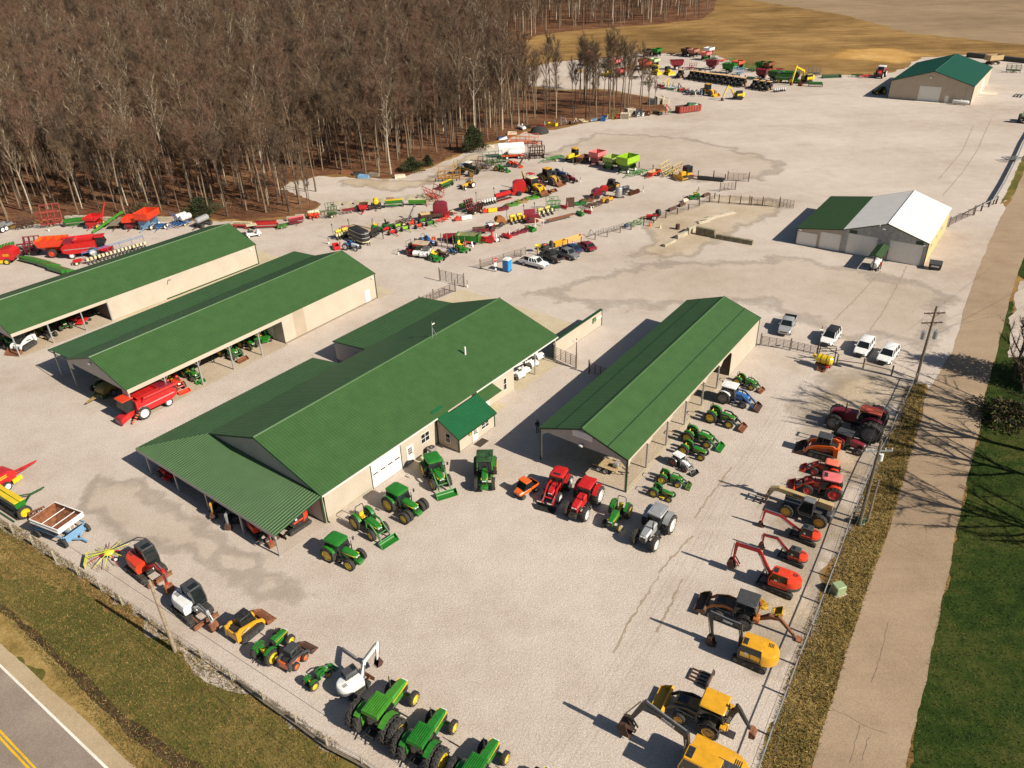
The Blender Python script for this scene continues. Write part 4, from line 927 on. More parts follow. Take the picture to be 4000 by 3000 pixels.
def track_part(root,L_,H,W,y,mat=None,name='track',rot=0):
 n=7;r_=H/2;P=[]
 for i in range(n+1):
  a=PI/2-PI*i/n;P.append((L_/2-r_+r_*math.cos(a),r_+r_*math.sin(a)))
 for i in range(n+1):
  a=-PI/2-PI*i/n;P.append((-L_/2+r_+r_*math.cos(a),r_+r_*math.sin(a)))
 mb=MB();mb.prism(P,y-W/2,y+W/2)
 per=[];Q=P+[P[0]]
 for a,b in zip(Q,Q[1:]):
  d=math.hypot(b[0]-a[0],b[1]-a[1]);m_=max(1,int(d/.16))
  for j in range(m_):
   t=(j+.5)/m_;per.append((a[0]+(b[0]-a[0])*t,a[1]+(b[1]-a[1])*t,math.atan2(b[1]-a[1],b[0]-a[0])))
 for x,z,a in per:
  X=Matrix.Translation((x,y,z))@Matrix.Rotation(-a,4,'Y')
  mb.box(-.045,.045,-W/2-.01,W/2+.01,-.025,.035,X=X)
 o=part(name,mb,mat or RUB,root)
 ho=MB()
 for s in (-1,1):
  for i in range(4):
   x=-L_/2+r_+(L_-2*r_)*i/3;ho.cyl((x,y+s*(W/2-.01),r_),(x,y+s*(W/2+.03),r_),r_*.62 if i in (0,3) else r_*.4,10)
 part('rollers',ho,DGREY,o)
 return o
def excavator(body=YEL,roof=None,boomc=None,L_=3.0,H=.65,W=.42,tw=1.9,house=(1.5,1.15,1.0),boom=((0,0),(1.7,2.2),(3.4,2.4)),stick=((3.4,2.4),(3.7,.5)),cabw=.85,blade=None,buck=RUST,bkw=.7,swing=0.0,thumb=False,bh=.22,counter=None,cabc=BLACK,cabh=1.55,brand=None,hatch=True,engine=0,arm=None,mini=1,canopy=False,bkside=1,buckr=0.0):
 """upper structure swings about the origin; boom points are (x, z) ahead of the slew centre, relative to the boom foot"""
 root=empty('excavator');roof=roof or body;boomc=boomc or body;counter=counter or body;arm=arm or boomc
 for s in (-1,1):track_part(root,L_,H,W,s*(tw/2-W/2))
 part('undercarriage',MB().box(-L_*.3,L_*.3,-tw/2+W,tw/2-W,H*.3,H*.85,.06).cyl((0,0,H*.8),(0,0,H+.12),tw*.28,14),BLACK,root)
 if blade:
  bx=L_/2+.45
  part('dozer_blade',MB().strip([(bx+.1,.42),(bx,.22),(bx+.08,.03)],.06,-tw/2,tw/2).beam((L_*.2,-tw*.22,H*.5),(bx,-tw*.25,.2),.1).beam((L_*.2,tw*.22,H*.5),(bx,tw*.25,.2),.1),blade,root)
 Rz=Matrix.Rotation(swing,4,'Z');hl,hw_,hh=house;z0=H+.12
 def pt(name,mb,mt,par=root):
  o=part(name,mb,mt,par)
  if par is root:o.rotation_euler=(0,0,swing)
  return o
 def arc(e,z):
  q=[]
  for i in range(9):
   a=PI/2+PI*i/8;q.append((-hl*.42+(hl*.58-e)*math.cos(a),(hw_-e)*math.sin(a),z))
  return q+[(hl*.45,-hw_+e,z),(hl*.45,hw_-e,z)]
 hs=pt('house',MB().loft([arc(.06,z0),arc(0,z0+.12),arc(0,z0+hh*.75),arc(.08,z0+hh*.93),arc(.25,z0+hh)]),body)
 part('counterweight',MB().loft([[(x-.02,y*1.012,z) for x,y,z in arc(-.0,z0+.03)[:9]]+[(-hl*.3,-hw_*.6,z0+.03),(-hl*.3,hw_*.6,z0+.03)],[(x-.03,y*1.014,z) for x,y,z in arc(-.0,z0+hh*.38)[:9]]+[(-hl*.3,-hw_*.6,z0+hh*.38),(-hl*.3,hw_*.6,z0+hh*.38)]]),counter,hs)
 vt=MB()
 for i in range(4):vt.box(-hl*.72+.12*i,-hl*.72+.12*i+.06,-hw_*.55,-hw_*.15,z0+hh,z0+hh+.015)
 part('vent',vt,BLACK,hs)
 if engine:part('engine_grille',MB().box(-hl*.75,-hl*.2,-hw_*.2,hw_*.75,z0+hh-.02,z0+hh+.14,.03),DGREY,hs);
 cx0,cx1,cy0,cy1=-hl*.35,hl*.52,hw_-cabw-.02,hw_-.02
 zc0=z0+.15;zc1=zc0+cabh
 cabp=[(cx0,zc0),(cx1,zc0),(cx1+.06,zc0+cabh*.45),(cx1-.18,zc1),(cx0+.03,zc1),(cx0-.02,zc0+cabh*.5)]
 if canopy:
  c=pt('cab',MB().beam((cx0,cy0,zc0+.3),(cx0,cy0,zc1),.06).beam((cx0,cy1,zc0+.3),(cx0,cy1,zc1),.06).beam((cx1,cy0,zc0),(cx1-.1,cy0,zc1),.06).beam((cx1,cy1,zc0),(cx1-.1,cy1,zc1),.06).box(cx0,cx0+.4,cy0+.1,cy1-.1,zc0+.3,zc0+.5,.04).box(cx0,cx0+.1,cy0+.1,cy1-.1,zc0+.5,zc0+1.0,.04),cabc)
 else:
  c=pt('cab',MB().prism(cabp,cy0,cy1),GLASS)
  fr=MB();Q=cabp+[cabp[0]]
  for y in (cy0,cy1):
   for a,b in zip(Q,Q[1:]):fr.beam((a[0],y,a[1]),(b[0],y,b[1]),.075)
   fr.beam(((cx0+cx1)/2-.05,y,zc0),((cx0+cx1)/2-.05,y,zc1),.06)
  fr.box(cx0+.02,cx1-.02,cy0-.02,cy1+.02,zc0-.12,zc0+.3,.03)
  part('cab_frame',fr,cabc,c)
  part('notice',MB().box(cx0+.55*(cx1-cx0),cx0+.72*(cx1-cx0),cy1+.005,cy1+.02,zc0+.55,zc0+.8),LAMP,c)
 rp=part('roof',MB().box(cx0-.03,cx1-.13,cy0-.03,cy1+.03,zc1-.02,zc1+.09,.04),roof,c)
 if hatch:part('hatch',MB().box(cx1-.62,cx1-.22,cy0+.12,cy1-.12,zc1+.085,zc1+.11,.015),BLACK if hatch==1 else GLASS,rp)
 fx_,fz_=hl*.5,z0+.28;by=-hw_+.35 if not mini else -.08
 if not mini:by=cy0-.38
 bp=[(fx_+x,fz_+z) for x,z in boom];sp=[(fx_+x,fz_+z) for x,z in stick]
 nb=len(bp);th=[bh*1.0]+[bh*1.55]*(nb-2)+[bh*.95]
 bo=pt('boom',MB().strip(bp,th,by-bh*.55,by+bh*.55),boomc)
 part('cylinder',MB().tube([(fx_+.25,by-bh*.75,fz_-.1),(bp[1][0]*.92+.05,by-bh*.75,bp[1][1]*.93-.1)],.055,6).tube([(fx_+.25,by+bh*.75,fz_-.1),(bp[1][0]*.92+.05,by+bh*.75,bp[1][1]*.93-.1)],.055,6).tube([(bp[1][0],by,bp[1][1]+bh*1.1),((bp[1][0]+bp[-1][0])/2,by,(bp[1][1]+bp[-1][1])/2+bh*1.15),(sp[0][0]+(sp[0][0]-sp[1][0])*.12,by,sp[0][1]+(sp[0][1]-sp[1][1])*.14+.05)],.05,6),STEEL,bo)
 part('hose',MB().tube([(fx_,by+bh*.3,fz_+.2),(bp[1][0]-.1,by+bh*.3,bp[1][1]+bh*.95),(bp[-1][0]-.2,by+bh*.3,bp[-1][1]+bh*.75)],.028,5),BLACK,bo)
 if brand:
  a,b=Vector((bp[1][0],0,bp[1][1])),Vector((bp[-1][0],0,bp[-1][1]));d=(b-a).normalized();mid=a+(b-a)*.42
  me=text_mesh(brand,bh*1.15,.004);
  for s in (1,-1):
   X=Matrix((d*-s,Vector((0,0,1)).cross(Vector((0,1,0))).cross(d) if False else d.cross(Vector((0,s,0)))*1.0*s if False else (Vector((-d.z,0,d.x)) if d.x>0 else Vector((d.z,0,-d.x))),Vector((0,s,0)))).transposed().to_4x4()
   X.translation=mid+Vector((0,by+s*(bh*.55+.012),0))
   lo=part('lettering',me,None,bo,smooth=0);lo.matrix_local=X
  if not me.materials:me.materials.append(LAMP)
 s0,s1=Vector(sp[0]),Vector(sp[1]);d=(s1-s0).normalized();ex=s0-d*bh*1.3
 so_=pt('stick',MB().strip([tuple(ex),tuple(s0),tuple(s1)],[bh*.8,bh*1.35,bh*.7],by-bh*.42,by+bh*.42),arm)
 part('cylinder',MB().tube([(s0.x+bh*1.0,by,s0.y+.02),(s1.x+bh*1.2,by,s1.y+.4)],.045,6),STEEL,so_)
 tx,tz=s1.x,s1.y
 bm=MB();q=bkside*1.0;hb=max(.45,bkw*.95)
 Pb=[(0,.05),(.28*q*hb/.6,-.05),(.42*q*hb/.6,-.40*hb/.6),(.20*q*hb/.6,-.72*hb/.6),(-.22*q*hb/.6,-.70*hb/.6)]
 ca,sa=math.cos(buckr),math.sin(buckr);Pb=[(x*ca-z*sa,x*sa+z*ca) for x,z in Pb]
 bm.strip([(tx+x,max(.03,tz+z)) for x,z in Pb],.05,by-bkw/2,by+bkw/2)
 for s in (-1,1):bm.prism([(tx+x,max(.03,tz+z)) for x,z in Pb],by+s*bkw/2-.02,by+s*bkw/2+.02)
 for i in range(4):
  y=by-bkw/2+bkw*(i+.5)/4;e0,e1=Pb[-1],Pb[-2];dx,dz=e0[0]-e1[0],e0[1]-e1[1];l_=math.hypot(dx,dz) or 1
  bm.beam((tx+e0[0],y,max(.03,tz+e0[1])),(tx+e0[0]+dx/l_*.16,y,max(.03,tz+e0[1]+dz/l_*.16)),.06)
 bk=pt('bucket',bm,buck)
 if thumb:part('thumb',MB().beam((tx-.1,by-.18,tz+.35),(tx-.62,by-.18,tz-.42),.09).beam((tx-.1,by+.18,tz+.35),(tx-.62,by+.18,tz-.42),.09).beam((tx-.45,by-.2,tz-.15),(tx-.45,by+.2,tz-.15),.07),arm,bk)
 return root,L_
def skid_steer(body=ORANGE,cabc=DGREY,tracks=True,arms=None,bucket=RUST,bw=1.9,rim=None,L_=2.2,cage=None,lift=.0):
 root=empty('skid_steer');arms=arms or body;Wd=.85
 if tracks:
  for s in (-1,1):
   track_part(root,L_,.62,.40,s*.72)
 else:
  for x in (-.6,.6):
   for s in (-1,1):wheel(root,x,s*.72,.42,.32,rim or body)
 part('body',MB().prism([(-1.15,.35),(1.0,.3),(1.05,.7),(-.2,1.05),(-1.25,1.15)],-.5,.5).box(-1.35,-1.1,-.72,.72,.45,1.25,.06),body,root)
 part('engine_cover',MB().box(-1.25,-.55,-.48,.48,1.1,1.28,.05),BLACK,root)
 c=part('cab',MB().prism([(-.55,.9),(.75,.75),(.82,1.1),(.45,2.0),(-.55,2.0)],-.44,.44),GLASS,root)
 fr=MB()
 for s in (-1,1):
  for a,b in (((-.55,.95),(-.55,2.0)),((.78,.8),(.48,2.0)),((.1,.9),(.05,2.0)),((-.55,1.45),(.7,1.35))):fr.beam((a[0],s*.47,a[1]),(b[0],s*.47,b[1]),.07)
 fr.box(-.62,.55,-.5,.5,1.98,2.1,.04);fr.box(-.62,-.5,-.46,.46,1.2,1.98,.02)
 part('cage',fr,cabc,c)
 for s in (-1,1):
  a=part('lift_arm',MB().strip([(-1.25,1.25),(-.9,1.42+lift),(.5,1.12+lift),(1.15,.75+lift),(1.35,.25+lift)],[.2,.26,.24,.26,.18],s*.68-.07,s*.68+.07),arms,root)
  part('rear_tower',MB().prism([(-1.4,.45),(-1.05,.45),(-.95,1.35),(-1.35,1.45)],s*.68-.11,s*.68+.11),arms,a)
  part('cylinder',MB().tube([(-.7,s*.6,.85),(.3,s*.62,1.05+lift)],.05,6),STEEL,a)
 part('bucket',bucket_mb(bw,.85,.85,.04,1.38,.05+lift),bucket,root)
 return root,L_ if tracks else 1.2
def backhoe(body=YEL,roof=None,rim=None,cabm=None,bucket=None,boomc=None,hood=None,hoe=((0,0),(1.0,1.3),(1.5,1.6)),stick=((1.5,1.6),(2.6,.3)),yaw=0.0,lift=.25,legs=True,simple=0,hoebk=RUST,brand=None,curl=0.0):
 """front loader forward (+x), digging arm at the back"""
 root=empty('backhoe_loader');roof=roof or body;rim=rim or body;bucket=bucket or body;boomc=boomc or body;hood=hood or body;cabm=cabm or BLACK
 wb=2.15;xr,xf=-wb/2,wb/2
 for s in (-1,1):wheel(root,xr,s*.95,.72,.5,rim);wheel(root,xf,s*.85,.48,.36,rim)
 part('chassis',MB().box(xr-.6,xf+.5,-.35,.35,.5,.95,.05).box(xr-.1,xr+.1,-.9,.9,.6,.85).box(xf-.1,xf+.1,-.85,.85,.38,.58).box(-.6,.1,-.85,-.4,.55,.95,.04),BLACK,root)
 part('hood',MB().loft([r8(-.15,.48,.9,1.72,.08),r8(xf+.4,.45,.85,1.52,.1),r8(xf+.62,.40,.85,1.3,.1)]),hood,root)
 part('hood_top',MB().box(0,xf+.35,-.36,.36,1.62,1.67,.02,X=Matrix.Rotation(.09,4,'Y')),BLACK,root)
 for s in (-1,1):
  P=[(xr+math.cos(a)*.85,.72+math.sin(a)*.85) for a in (.4,.9,1.5,2.1,2.6)]
  part('fender',MB().strip(P,.06,*sorted((s*.68,s*1.2))),cabm,root)
 c=part('cab',MB().loft([[(-1.75,-.62,.95),(-.1,-.62,.95),(-.1,.62,.95),(-1.75,.62,.95)],[(-1.9,-.78,1.7),(-.05,-.78,1.65),(-.05,.78,1.65),(-1.9,.78,1.7)],[(-1.65,-.74,2.62),(-.3,-.74,2.62),(-.3,.74,2.62),(-1.65,.74,2.62)]]),GLASS,root)
 fr=MB()
 for s in (-1,1):
  for a,b in (((-1.9,1.65),(-1.65,2.62)),((-.05,1.6),(-.3,2.62)),((-.95,1.0),(-.95,2.62)),((-1.9,1.7),(-.05,1.65)),((-1.75,.95),(-1.9,1.7)),((-.1,.95),(-.05,1.65))):fr.beam((a[0],s*.78,a[1]),(b[0],s*.77,b[1]),.08)
 part('cab_frame',fr,cabm,c)
 part('roof',MB().box(-1.88,-.12,-.86,.86,2.6,2.76,.07),roof,root)
 kn=(xf+.55,1.05+lift*.6);tip=(xf+1.1,.42+lift)
 for s in (-1,1):
  a=part('loader_arm',MB().strip([(-.1,1.5),(.7,1.55),kn,tip],[.18,.24,.26,.16],s*.62-.07,s*.62+.07),body if not boomc is BLACK else BLACK,root)
  part('cylinder',MB().tube([(.1,s*.62,.9),(kn[0]-.2,s*.62,kn[1]-.15)],.055,6),STEEL,a)
 part('bucket',bucket_mb(2.3,.95,.95,.05,tip[0],tip[1]-.34),bucket,root)
 if legs:
  for s in (-1,1):part('stabiliser',MB().beam((xr-.75,s*.55,.8),(xr-.85,s*.85,1.55),.16).box(xr-1.05,xr-.65,s*.92-.2,s*.92+.2,1.55,1.7,.02),body,root)
 hx0=xr-.85;Rz=Matrix.Translation((hx0,0,.75))@Matrix.Rotation(PI+yaw,4,'Z')
 def hp_(name,mb,mt,par=None):
  o=part(name,mb,mt,par or root)
  if par is None:o.matrix_local=Rz
  return o
 hp_('swing_post',MB().box(-.1,.25,-.25,.25,-.35,.4,.05),body)
 b=hp_('boom',MB().strip(hoe,[.24]+[.38]*(len(hoe)-2)+[.22],-.13,.13),boomc)
 part('cylinder',MB().tube([(.2,.18,.2),(hoe[1][0],.18,hoe[1][1]+.25)],.05,6),STEEL,b)
 if brand:
  a_,b_=Vector((hoe[0][0],0,hoe[0][1])),Vector((hoe[1][0],0,hoe[1][1]));d=(b_-a_).normalized()
  me=text_mesh(brand,.26,.004);me.materials.append(LAMP)
  for s in (1,-1):
   X=Matrix((d*s,Vector((-d.z,0,d.x))*s,Vector((0,-s,0)))).transposed().to_4x4() if False else Matrix((d,Vector((-d.z,0,d.x)),Vector((0,-1,0)))).transposed().to_4x4()
   if s<0:X=Matrix((-d,Vector((-d.z,0,d.x)),Vector((0,1,0)))).transposed().to_4x4()
   X.translation=(a_+b_)/2+Vector((0,-.15*s,0));lo=part('lettering',me,None,b,smooth=0);lo.matrix_local=X
 s0,s1=Vector(stick[0]),Vector(stick[1]);d=(s1-s0).normalized();ex=s0-d*.35
 hp_('stick',MB().strip([tuple(ex),tuple(s0),tuple(s1)],[.16,.28,.16],-.11,.11),boomc)
 Pb=[(0,.05),(.28,.0),(.45,-.25),(.38,-.55),(.02,-.62)]
 Pb=[(x*math.cos(curl)-z*math.sin(curl),x*math.sin(curl)+z*math.cos(curl)) for x,z in Pb]
 bm=MB().strip([(s1.x+x,max(-.72,s1.y+z)) for x,z in Pb],.05,-.3,.3)
 for s in (-1,1):bm.prism([(s1.x+x,max(-.72,s1.y+z)) for x,z in Pb],s*.3-.02,s*.3+.02)
 hp_('hoe_bucket',bm,hoebk)
 return root,wb
def telehandler():
 root=empty('telehandler');wb=2.9;xr,xf=-wb/2,wb/2
 for s in (-1,1):
  wheel(root,xr,s*.98,.66,.45,AMBER);wheel(root,xf,s*.98,.66,.45,AMBER)
 part('chassis',MB().box(xr-.55,xf+.5,-.5,.5,.55,1.15,.06).box(xr-.15,xr+.15,-.95,.95,.55,.78).box(xf-.15,xf+.15,-.95,.95,.55,.78).box(xr-.9,xr-.3,-.75,.75,.55,1.45,.1).box(-.9,.1,-1.05,-.45,.6,1.35,.06),DGREY,root)
 c=part('cab',MB().prism([(-.75,.8),(.35,.8),(.5,1.35),(.15,2.35),(-.7,2.35)],.25,.98),GLASS,root)
 fr=MB()
 for y in (.25,.98):
  Q=[(-.75,.8),(.35,.8),(.5,1.35),(.15,2.35),(-.7,2.35),(-.75,.8)]
  for a,b in zip(Q,Q[1:]):fr.beam((a[0],y,a[1]),(b[0],y,b[1]),.08)
 fr.box(-.76,.2,.22,1.02,2.33,2.42,.03)
 part('cab_frame',fr,GREY,c)
 a0,a1=(xr-.7,1.75),(xf+1.15,1.95)
 bm=part('boom',MB().strip([a0,a1],[.55,.42],-.32,.10).strip([(a0[0],a0[1]+.03),(-.9,1.83)],[.62,.60],-.36,.14),TAN,root)
 part('boom_nose',MB().strip([a1,(xf+1.7,1.75),(xf+1.95,.85)],[.40,.45,.22],-.28,.06),TAN,bm)
 part('cylinder',MB().tube([(-1.0,-.1,1.0),(.6,-.1,1.65)],.08,6),STEEL,bm)
 for s in (1,-1):
  me=text_mesh('GEHL',.36,.004);me.materials.append(BLACK)
  lo=part('lettering',me,None,bm,(.9,-.11+s*.225,1.9),(PI/2,0,PI if s>0 else 0),0)
 f=MB()
 for s in (-1,1):f.beam((xf+2.05,s*.45-.1,.25),(xf+2.05,s*.45-.1,1.3),.1);f.box(xf+2.05,xf+3.1,s*.4-.16,s*.4-.04,.18,.24)
 for z in (.3,.75,1.25):f.beam((xf+2.05,-.6,z),(xf+2.05,.5,z),.08)
 part('fork_carriage',f,DRUST,root)
 return root,wb
def wheel_loader(body=YEL,bucket=RUST,cabroof=None):
 root=empty('wheel_loader');wb=2.9
 for x in (-wb/2,wb/2):
  for s in (-1,1):wheel(root,x,s*.95,.75,.55,DGREY)
 part('rear_body',MB().box(-2.5,-.4,-.85,.85,.75,1.75,.15).box(-2.7,-2.3,-.95,.95,.6,1.6,.12),body,root)
 part('front_frame',MB().prism([(.1,.6),(1.9,.6),(1.9,1.2),(1.2,1.75),(.4,1.6)],-.45,.45),body,root)
 c=part('cab',MB().loft([[(-1.1,-.7,1.5),(.35,-.7,1.5),(.35,.7,1.5),(-1.1,.7,1.5)],[(-1.05,-.7,3.0),(.15,-.7,3.0),(.15,.7,3.0),(-1.05,.7,3.0)]]),GLASS,root)
 part('roof',MB().box(-1.2,.3,-.8,.8,3.0,3.15,.06),cabroof or AMBER,c)
 fr=MB()
 for x in (-1.08,.25):
  for s in (-1,1):fr.beam((x,s*.72,1.5),(x-.05,s*.72,3.0),.08)
 part('cab_frame',fr,BLACK,c)
 for s in (-1,1):part('lift_arm',MB().strip([(.7,1.6),(1.9,1.35),(2.6,.45)],[.28,.36,.22],s*.55-.09,s*.55+.09),body,root)
 part('bucket',bucket_mb(2.6,1.15,1.15,.06,2.6,.08,0),bucket,root)
 return root,wb
def dozer(body=YEL,cabc=BLACK):
 root=empty('bulldozer')
 for s in (-1,1):track_part(root,2.9,.8,.5,s*.85)
 part('hood',MB().box(-.1,1.4,-.5,.5,.8,1.7,.1),body,root)
 part('body',MB().box(-1.5,0,-.7,.7,.7,1.3,.08),body,root)
 c=part('cab',MB().box(-1.3,.0,-.65,.65,1.3,2.5),GLASS,root)
 fr=MB().box(-1.4,.1,-.75,.75,2.5,2.62,.04)
 for x in (-1.32,.02):
  for s in (-1,1):fr.beam((x,s*.67,1.2),(x,s*.67,2.5),.1)
 part('cab_frame',fr,cabc,c)
 part('blade',MB().strip([(2.0,1.1),(1.85,.75),(1.85,.35),(2.0,.05)],.08,-1.5,1.5).beam((.2,-1.2,.45),(1.9,-1.2,.4),.16).beam((.2,1.2,.45),(1.9,1.2,.4),.16),body,root)
 return root,2.9
def combine(body=RED,dual=False,cabroof=None,rim=None):
 root=empty('combine_harvester');wb=3.7;rim=rim or LAMP
 for s in (-1,1):wheel(root,wb/2,s*1.35,.92,.7,rim);wheel(root,-wb/2,s*1.2,.6,.42,rim)
 part('body',MB().prism([(-3.2,1.3),(-2.2,.9),(2.2,1.0),(2.5,1.5),(2.5,2.9),(-2.6,2.75),(-3.3,2.1)],-1.45,1.45),body,root)
 part('grain_tank',MB().hopper([(-.9,2.0,-1.2,1.2,2.85),(-1.1,2.2,-1.4,1.4,3.35)],.06),body,root)
 part('engine_deck',MB().box(-3.0,-1.1,-1.1,1.1,2.7,3.05,.08),DGREY if body is not RED else MAROON,root)
 part('side_stripe',MB().box(-2.9,2.3,-1.48,1.48,1.72,1.84),SILVER,root)
 part('axle',MB().box(wb/2-.2,wb/2+.2,-1.3,1.3,.7,1.05).box(-wb/2-.12,-wb/2+.12,-1.2,1.2,.5,.72),BLACK,root)
 c=part('cab',MB().prism([(2.5,1.6),(3.7,1.6),(4.0,2.2),(3.6,3.3),(2.5,3.3)],-.85,.85),GLASS,root)
 part('roof',MB().box(2.35,3.95,-1.0,1.0,3.28,3.45,.06),cabroof or body,c)
 part('feeder_house',MB().prism([(2.4,.9),(2.5,1.7),(4.6,.95),(4.6,.25),(4.2,.25)],-.6,.6),body,root)
 part('feeder_mouth',MB().box(4.55,4.75,-.75,.75,.15,1.05,.03).box(4.74,4.78,-.6,.6,.28,.9),MAROON,root)
 st=MB()
 for i in range(5):st.box(2.35+.28*i,2.6+.28*i,1.35,1.75,1.35-.25*i,1.40-.25*i)
 part('ladder',st,CORAL,root)
 part('unloading_auger',MB().tube([(1.6,1.5,2.6),(1.5,1.75,3.1),(-3.4,1.75,3.0)],.2,8),body,root)
 return root,wb
def running_gear(root,L_,w,col,rim,Rd=.38,Wt=.24,tongue=1.7,z=.55,lug=False,ty=0.0):
 """four wheels, axles, reach and tongue; tongue points to +x"""
 for x in (-L_/2,L_/2):
  for s in (-1,1):wheel(root,x,s*w/2,Rd,Wt,rim,lug)
 f=part('running_gear',MB().box(-L_/2-.07,-L_/2+.07,-w/2,w/2,Rd-.07,Rd+.1).box(L_/2-.07,L_/2+.07,-w/2,w/2,Rd-.07,Rd+.1).box(-L_/2,L_/2,-.07,.07,Rd,Rd+.14).box(-L_/2-.06,-L_/2+.06,-w*.4,w*.4,Rd+.1,z+.1).box(L_/2-.06,L_/2+.06,-w*.4,w*.4,Rd+.1,z+.1),col,root)
 if tongue:part('tongue',MB().beam((L_/2,-.35,Rd),(L_/2+tongue*.55,0,Rd*.8),.09).beam((L_/2,.35,Rd),(L_/2+tongue*.55,0,Rd*.8),.09).beam((L_/2+tongue*.5,0,Rd*.8),(L_/2+tongue,ty,.18),.11),col,root)
 return f
def gravity_wagon(body=RED,gear=None,rim=None,inner=None,L_=2.6,w=2.1,top=(3.4,2.6),h=2.5,mid=1.55,front=None,Rd=.45):
 root=empty('grain_wagon');gear=gear or body;rim=rim or CREAMP;a,b=top
 running_gear(root,L_,w,gear,rim,Rd,Rd*.67,1.8 if Rd>.4 else 1.1,.7)
 part('hopper',MB().hopper([(-.5,.7,-b*.30,b*.05,min(.95,mid-.35)),(-a/2,a/2,-b/2,b/2,mid+.2),(-a/2,a/2,-b/2,b/2,h)],.05,0,1),[body,inner or body],root)
 part('braces',MB().box(-L_/2-.05,-L_/2+.05,-b*.42,b*.42,.7,mid-.25).box(L_/2-.05,L_/2+.05,-b*.42,b*.42,.7,mid-.25).beam((-L_/2,b*.45,.8),(L_/2,b*.45,.8),.08).beam((-L_/2,-b*.45,.8),(L_/2,-b*.45,.8),.08),gear,root)
 rl=MB()
 for z in (mid+.3,h-.03):
  for s in (-1,1):rl.box(-a/2,a/2,s*b/2-.03*(s<0),s*b/2+.03*(s>0)+.0,z-.04,z+.04)
 part('side_rib',rl,body,root)
 part('cross_bar',MB().tube([(-a*.15,-b/2,h-.2),(-a*.15,b/2,h-.2)],.03,5).tube([(a*.2,-b/2,h-.2),(a*.2,b/2,h-.2)],.03,5),body if inner is None else WHITE,root)
 if front:part('ladder',MB().beam((a/2+.04,-.2,1.0),(a/2+.04,-.2,h),.04).beam((a/2+.04,.1,1.0),(a/2+.04,.1,h),.04),WHITE,root)
 return root,L_
def grain_cart(body=MAROON,rim=None,L_=4.6,w=2.8,h=3.0,auger=True,inner=None):
 root=empty('grain_cart');rim=rim or LAMP
 for s in (-1,1):wheel(root,0,s*1.35,.75,.6,rim)
 part('hopper',MB().hopper([(-.8,.9,-.4,.4,.8),(-L_*.42,L_*.42,-w/2,w/2,1.9),(-L_/2,L_/2,-w/2,w/2,h)],.06,0,1),[body,inner or body],root)
 part('frame',MB().box(-1.2,L_/2+.3,-.2,.2,.65,.85).beam((L_/2,0,.75),(L_/2+1.5,0,.3),.16).box(-.15,.15,-1.3,1.3,.65,.85),body,root)
 rb=MB()
 for x in (-L_*.3,0,L_*.3):rb.box(x-.04,x+.04,-w/2-.04,w/2+.04,1.9,h)
 part('rib',rb,body,root)
 if auger:part('unloading_auger',MB().tube([(L_/2-.2,.6,.7),(L_/2+.35,1.0,h+.2),(L_/2+.5,.9,h+.9)],.17,8),body,root)
 return root,L_
def bale_wagon_box(body=BROWN,inner=None,L_=3.6,w=1.8,h=1.25,z=.6,rim=None,spread=True,wheels=2,tongue=1.4,gear=None,end=None):
 """low open-topped box on one axle: manure spreaders, dump trailers"""
 root=empty('spreader_wagon');rim=rim or BROWN;gear=gear or body
 for x in ([-.4] if wheels==2 else [-.8,0]):
  for s in (-1,1):wheel(root,x,s*(w/2+.2),.5,.32,rim,False)
 part('box',MB().hopper([(-L_/2,L_/2,-w/2+.15,w/2-.15,z),(-L_/2,L_/2,-w/2,w/2,h)],.05,0,1),[body,inner or body],root)
 part('axle',MB().box(-.5,-.3,-w/2-.1,w/2+.1,.4,.6).box(-L_/2,L_/2,-.08,.08,z-.1,z+.0),BLACK,root)
 part('tongue',MB().beam((L_/2,-.5,z),(L_/2+tongue,0,.3),.1).beam((L_/2,.5,z),(L_/2+tongue,0,.3),.1),gear,root)
 if spread:
  b=MB()
  for zz_ in (z+.15,z+.55):
   b.cyl((-L_/2-.15,-w/2,zz_),(-L_/2-.15,w/2,zz_),.09,8)
   for i in range(7):b.box(-L_/2-.38,-L_/2+.08,-w/2+.2+i*(w-.4)/6-.03,-w/2+.2+i*(w-.4)/6+.03,zz_-.03,zz_+.03)
  part('beater',b,gear,root)
 if end:part('end_panel',MB().box(L_/2+.03,L_/2+.12,-w/2-.05,w/2+.05,z,h+.15,.03).box(-L_/2-.3,-L_/2-.05,-w/2-.05,w/2+.05,z,h+.1,.05),end,root)
 return root,L_
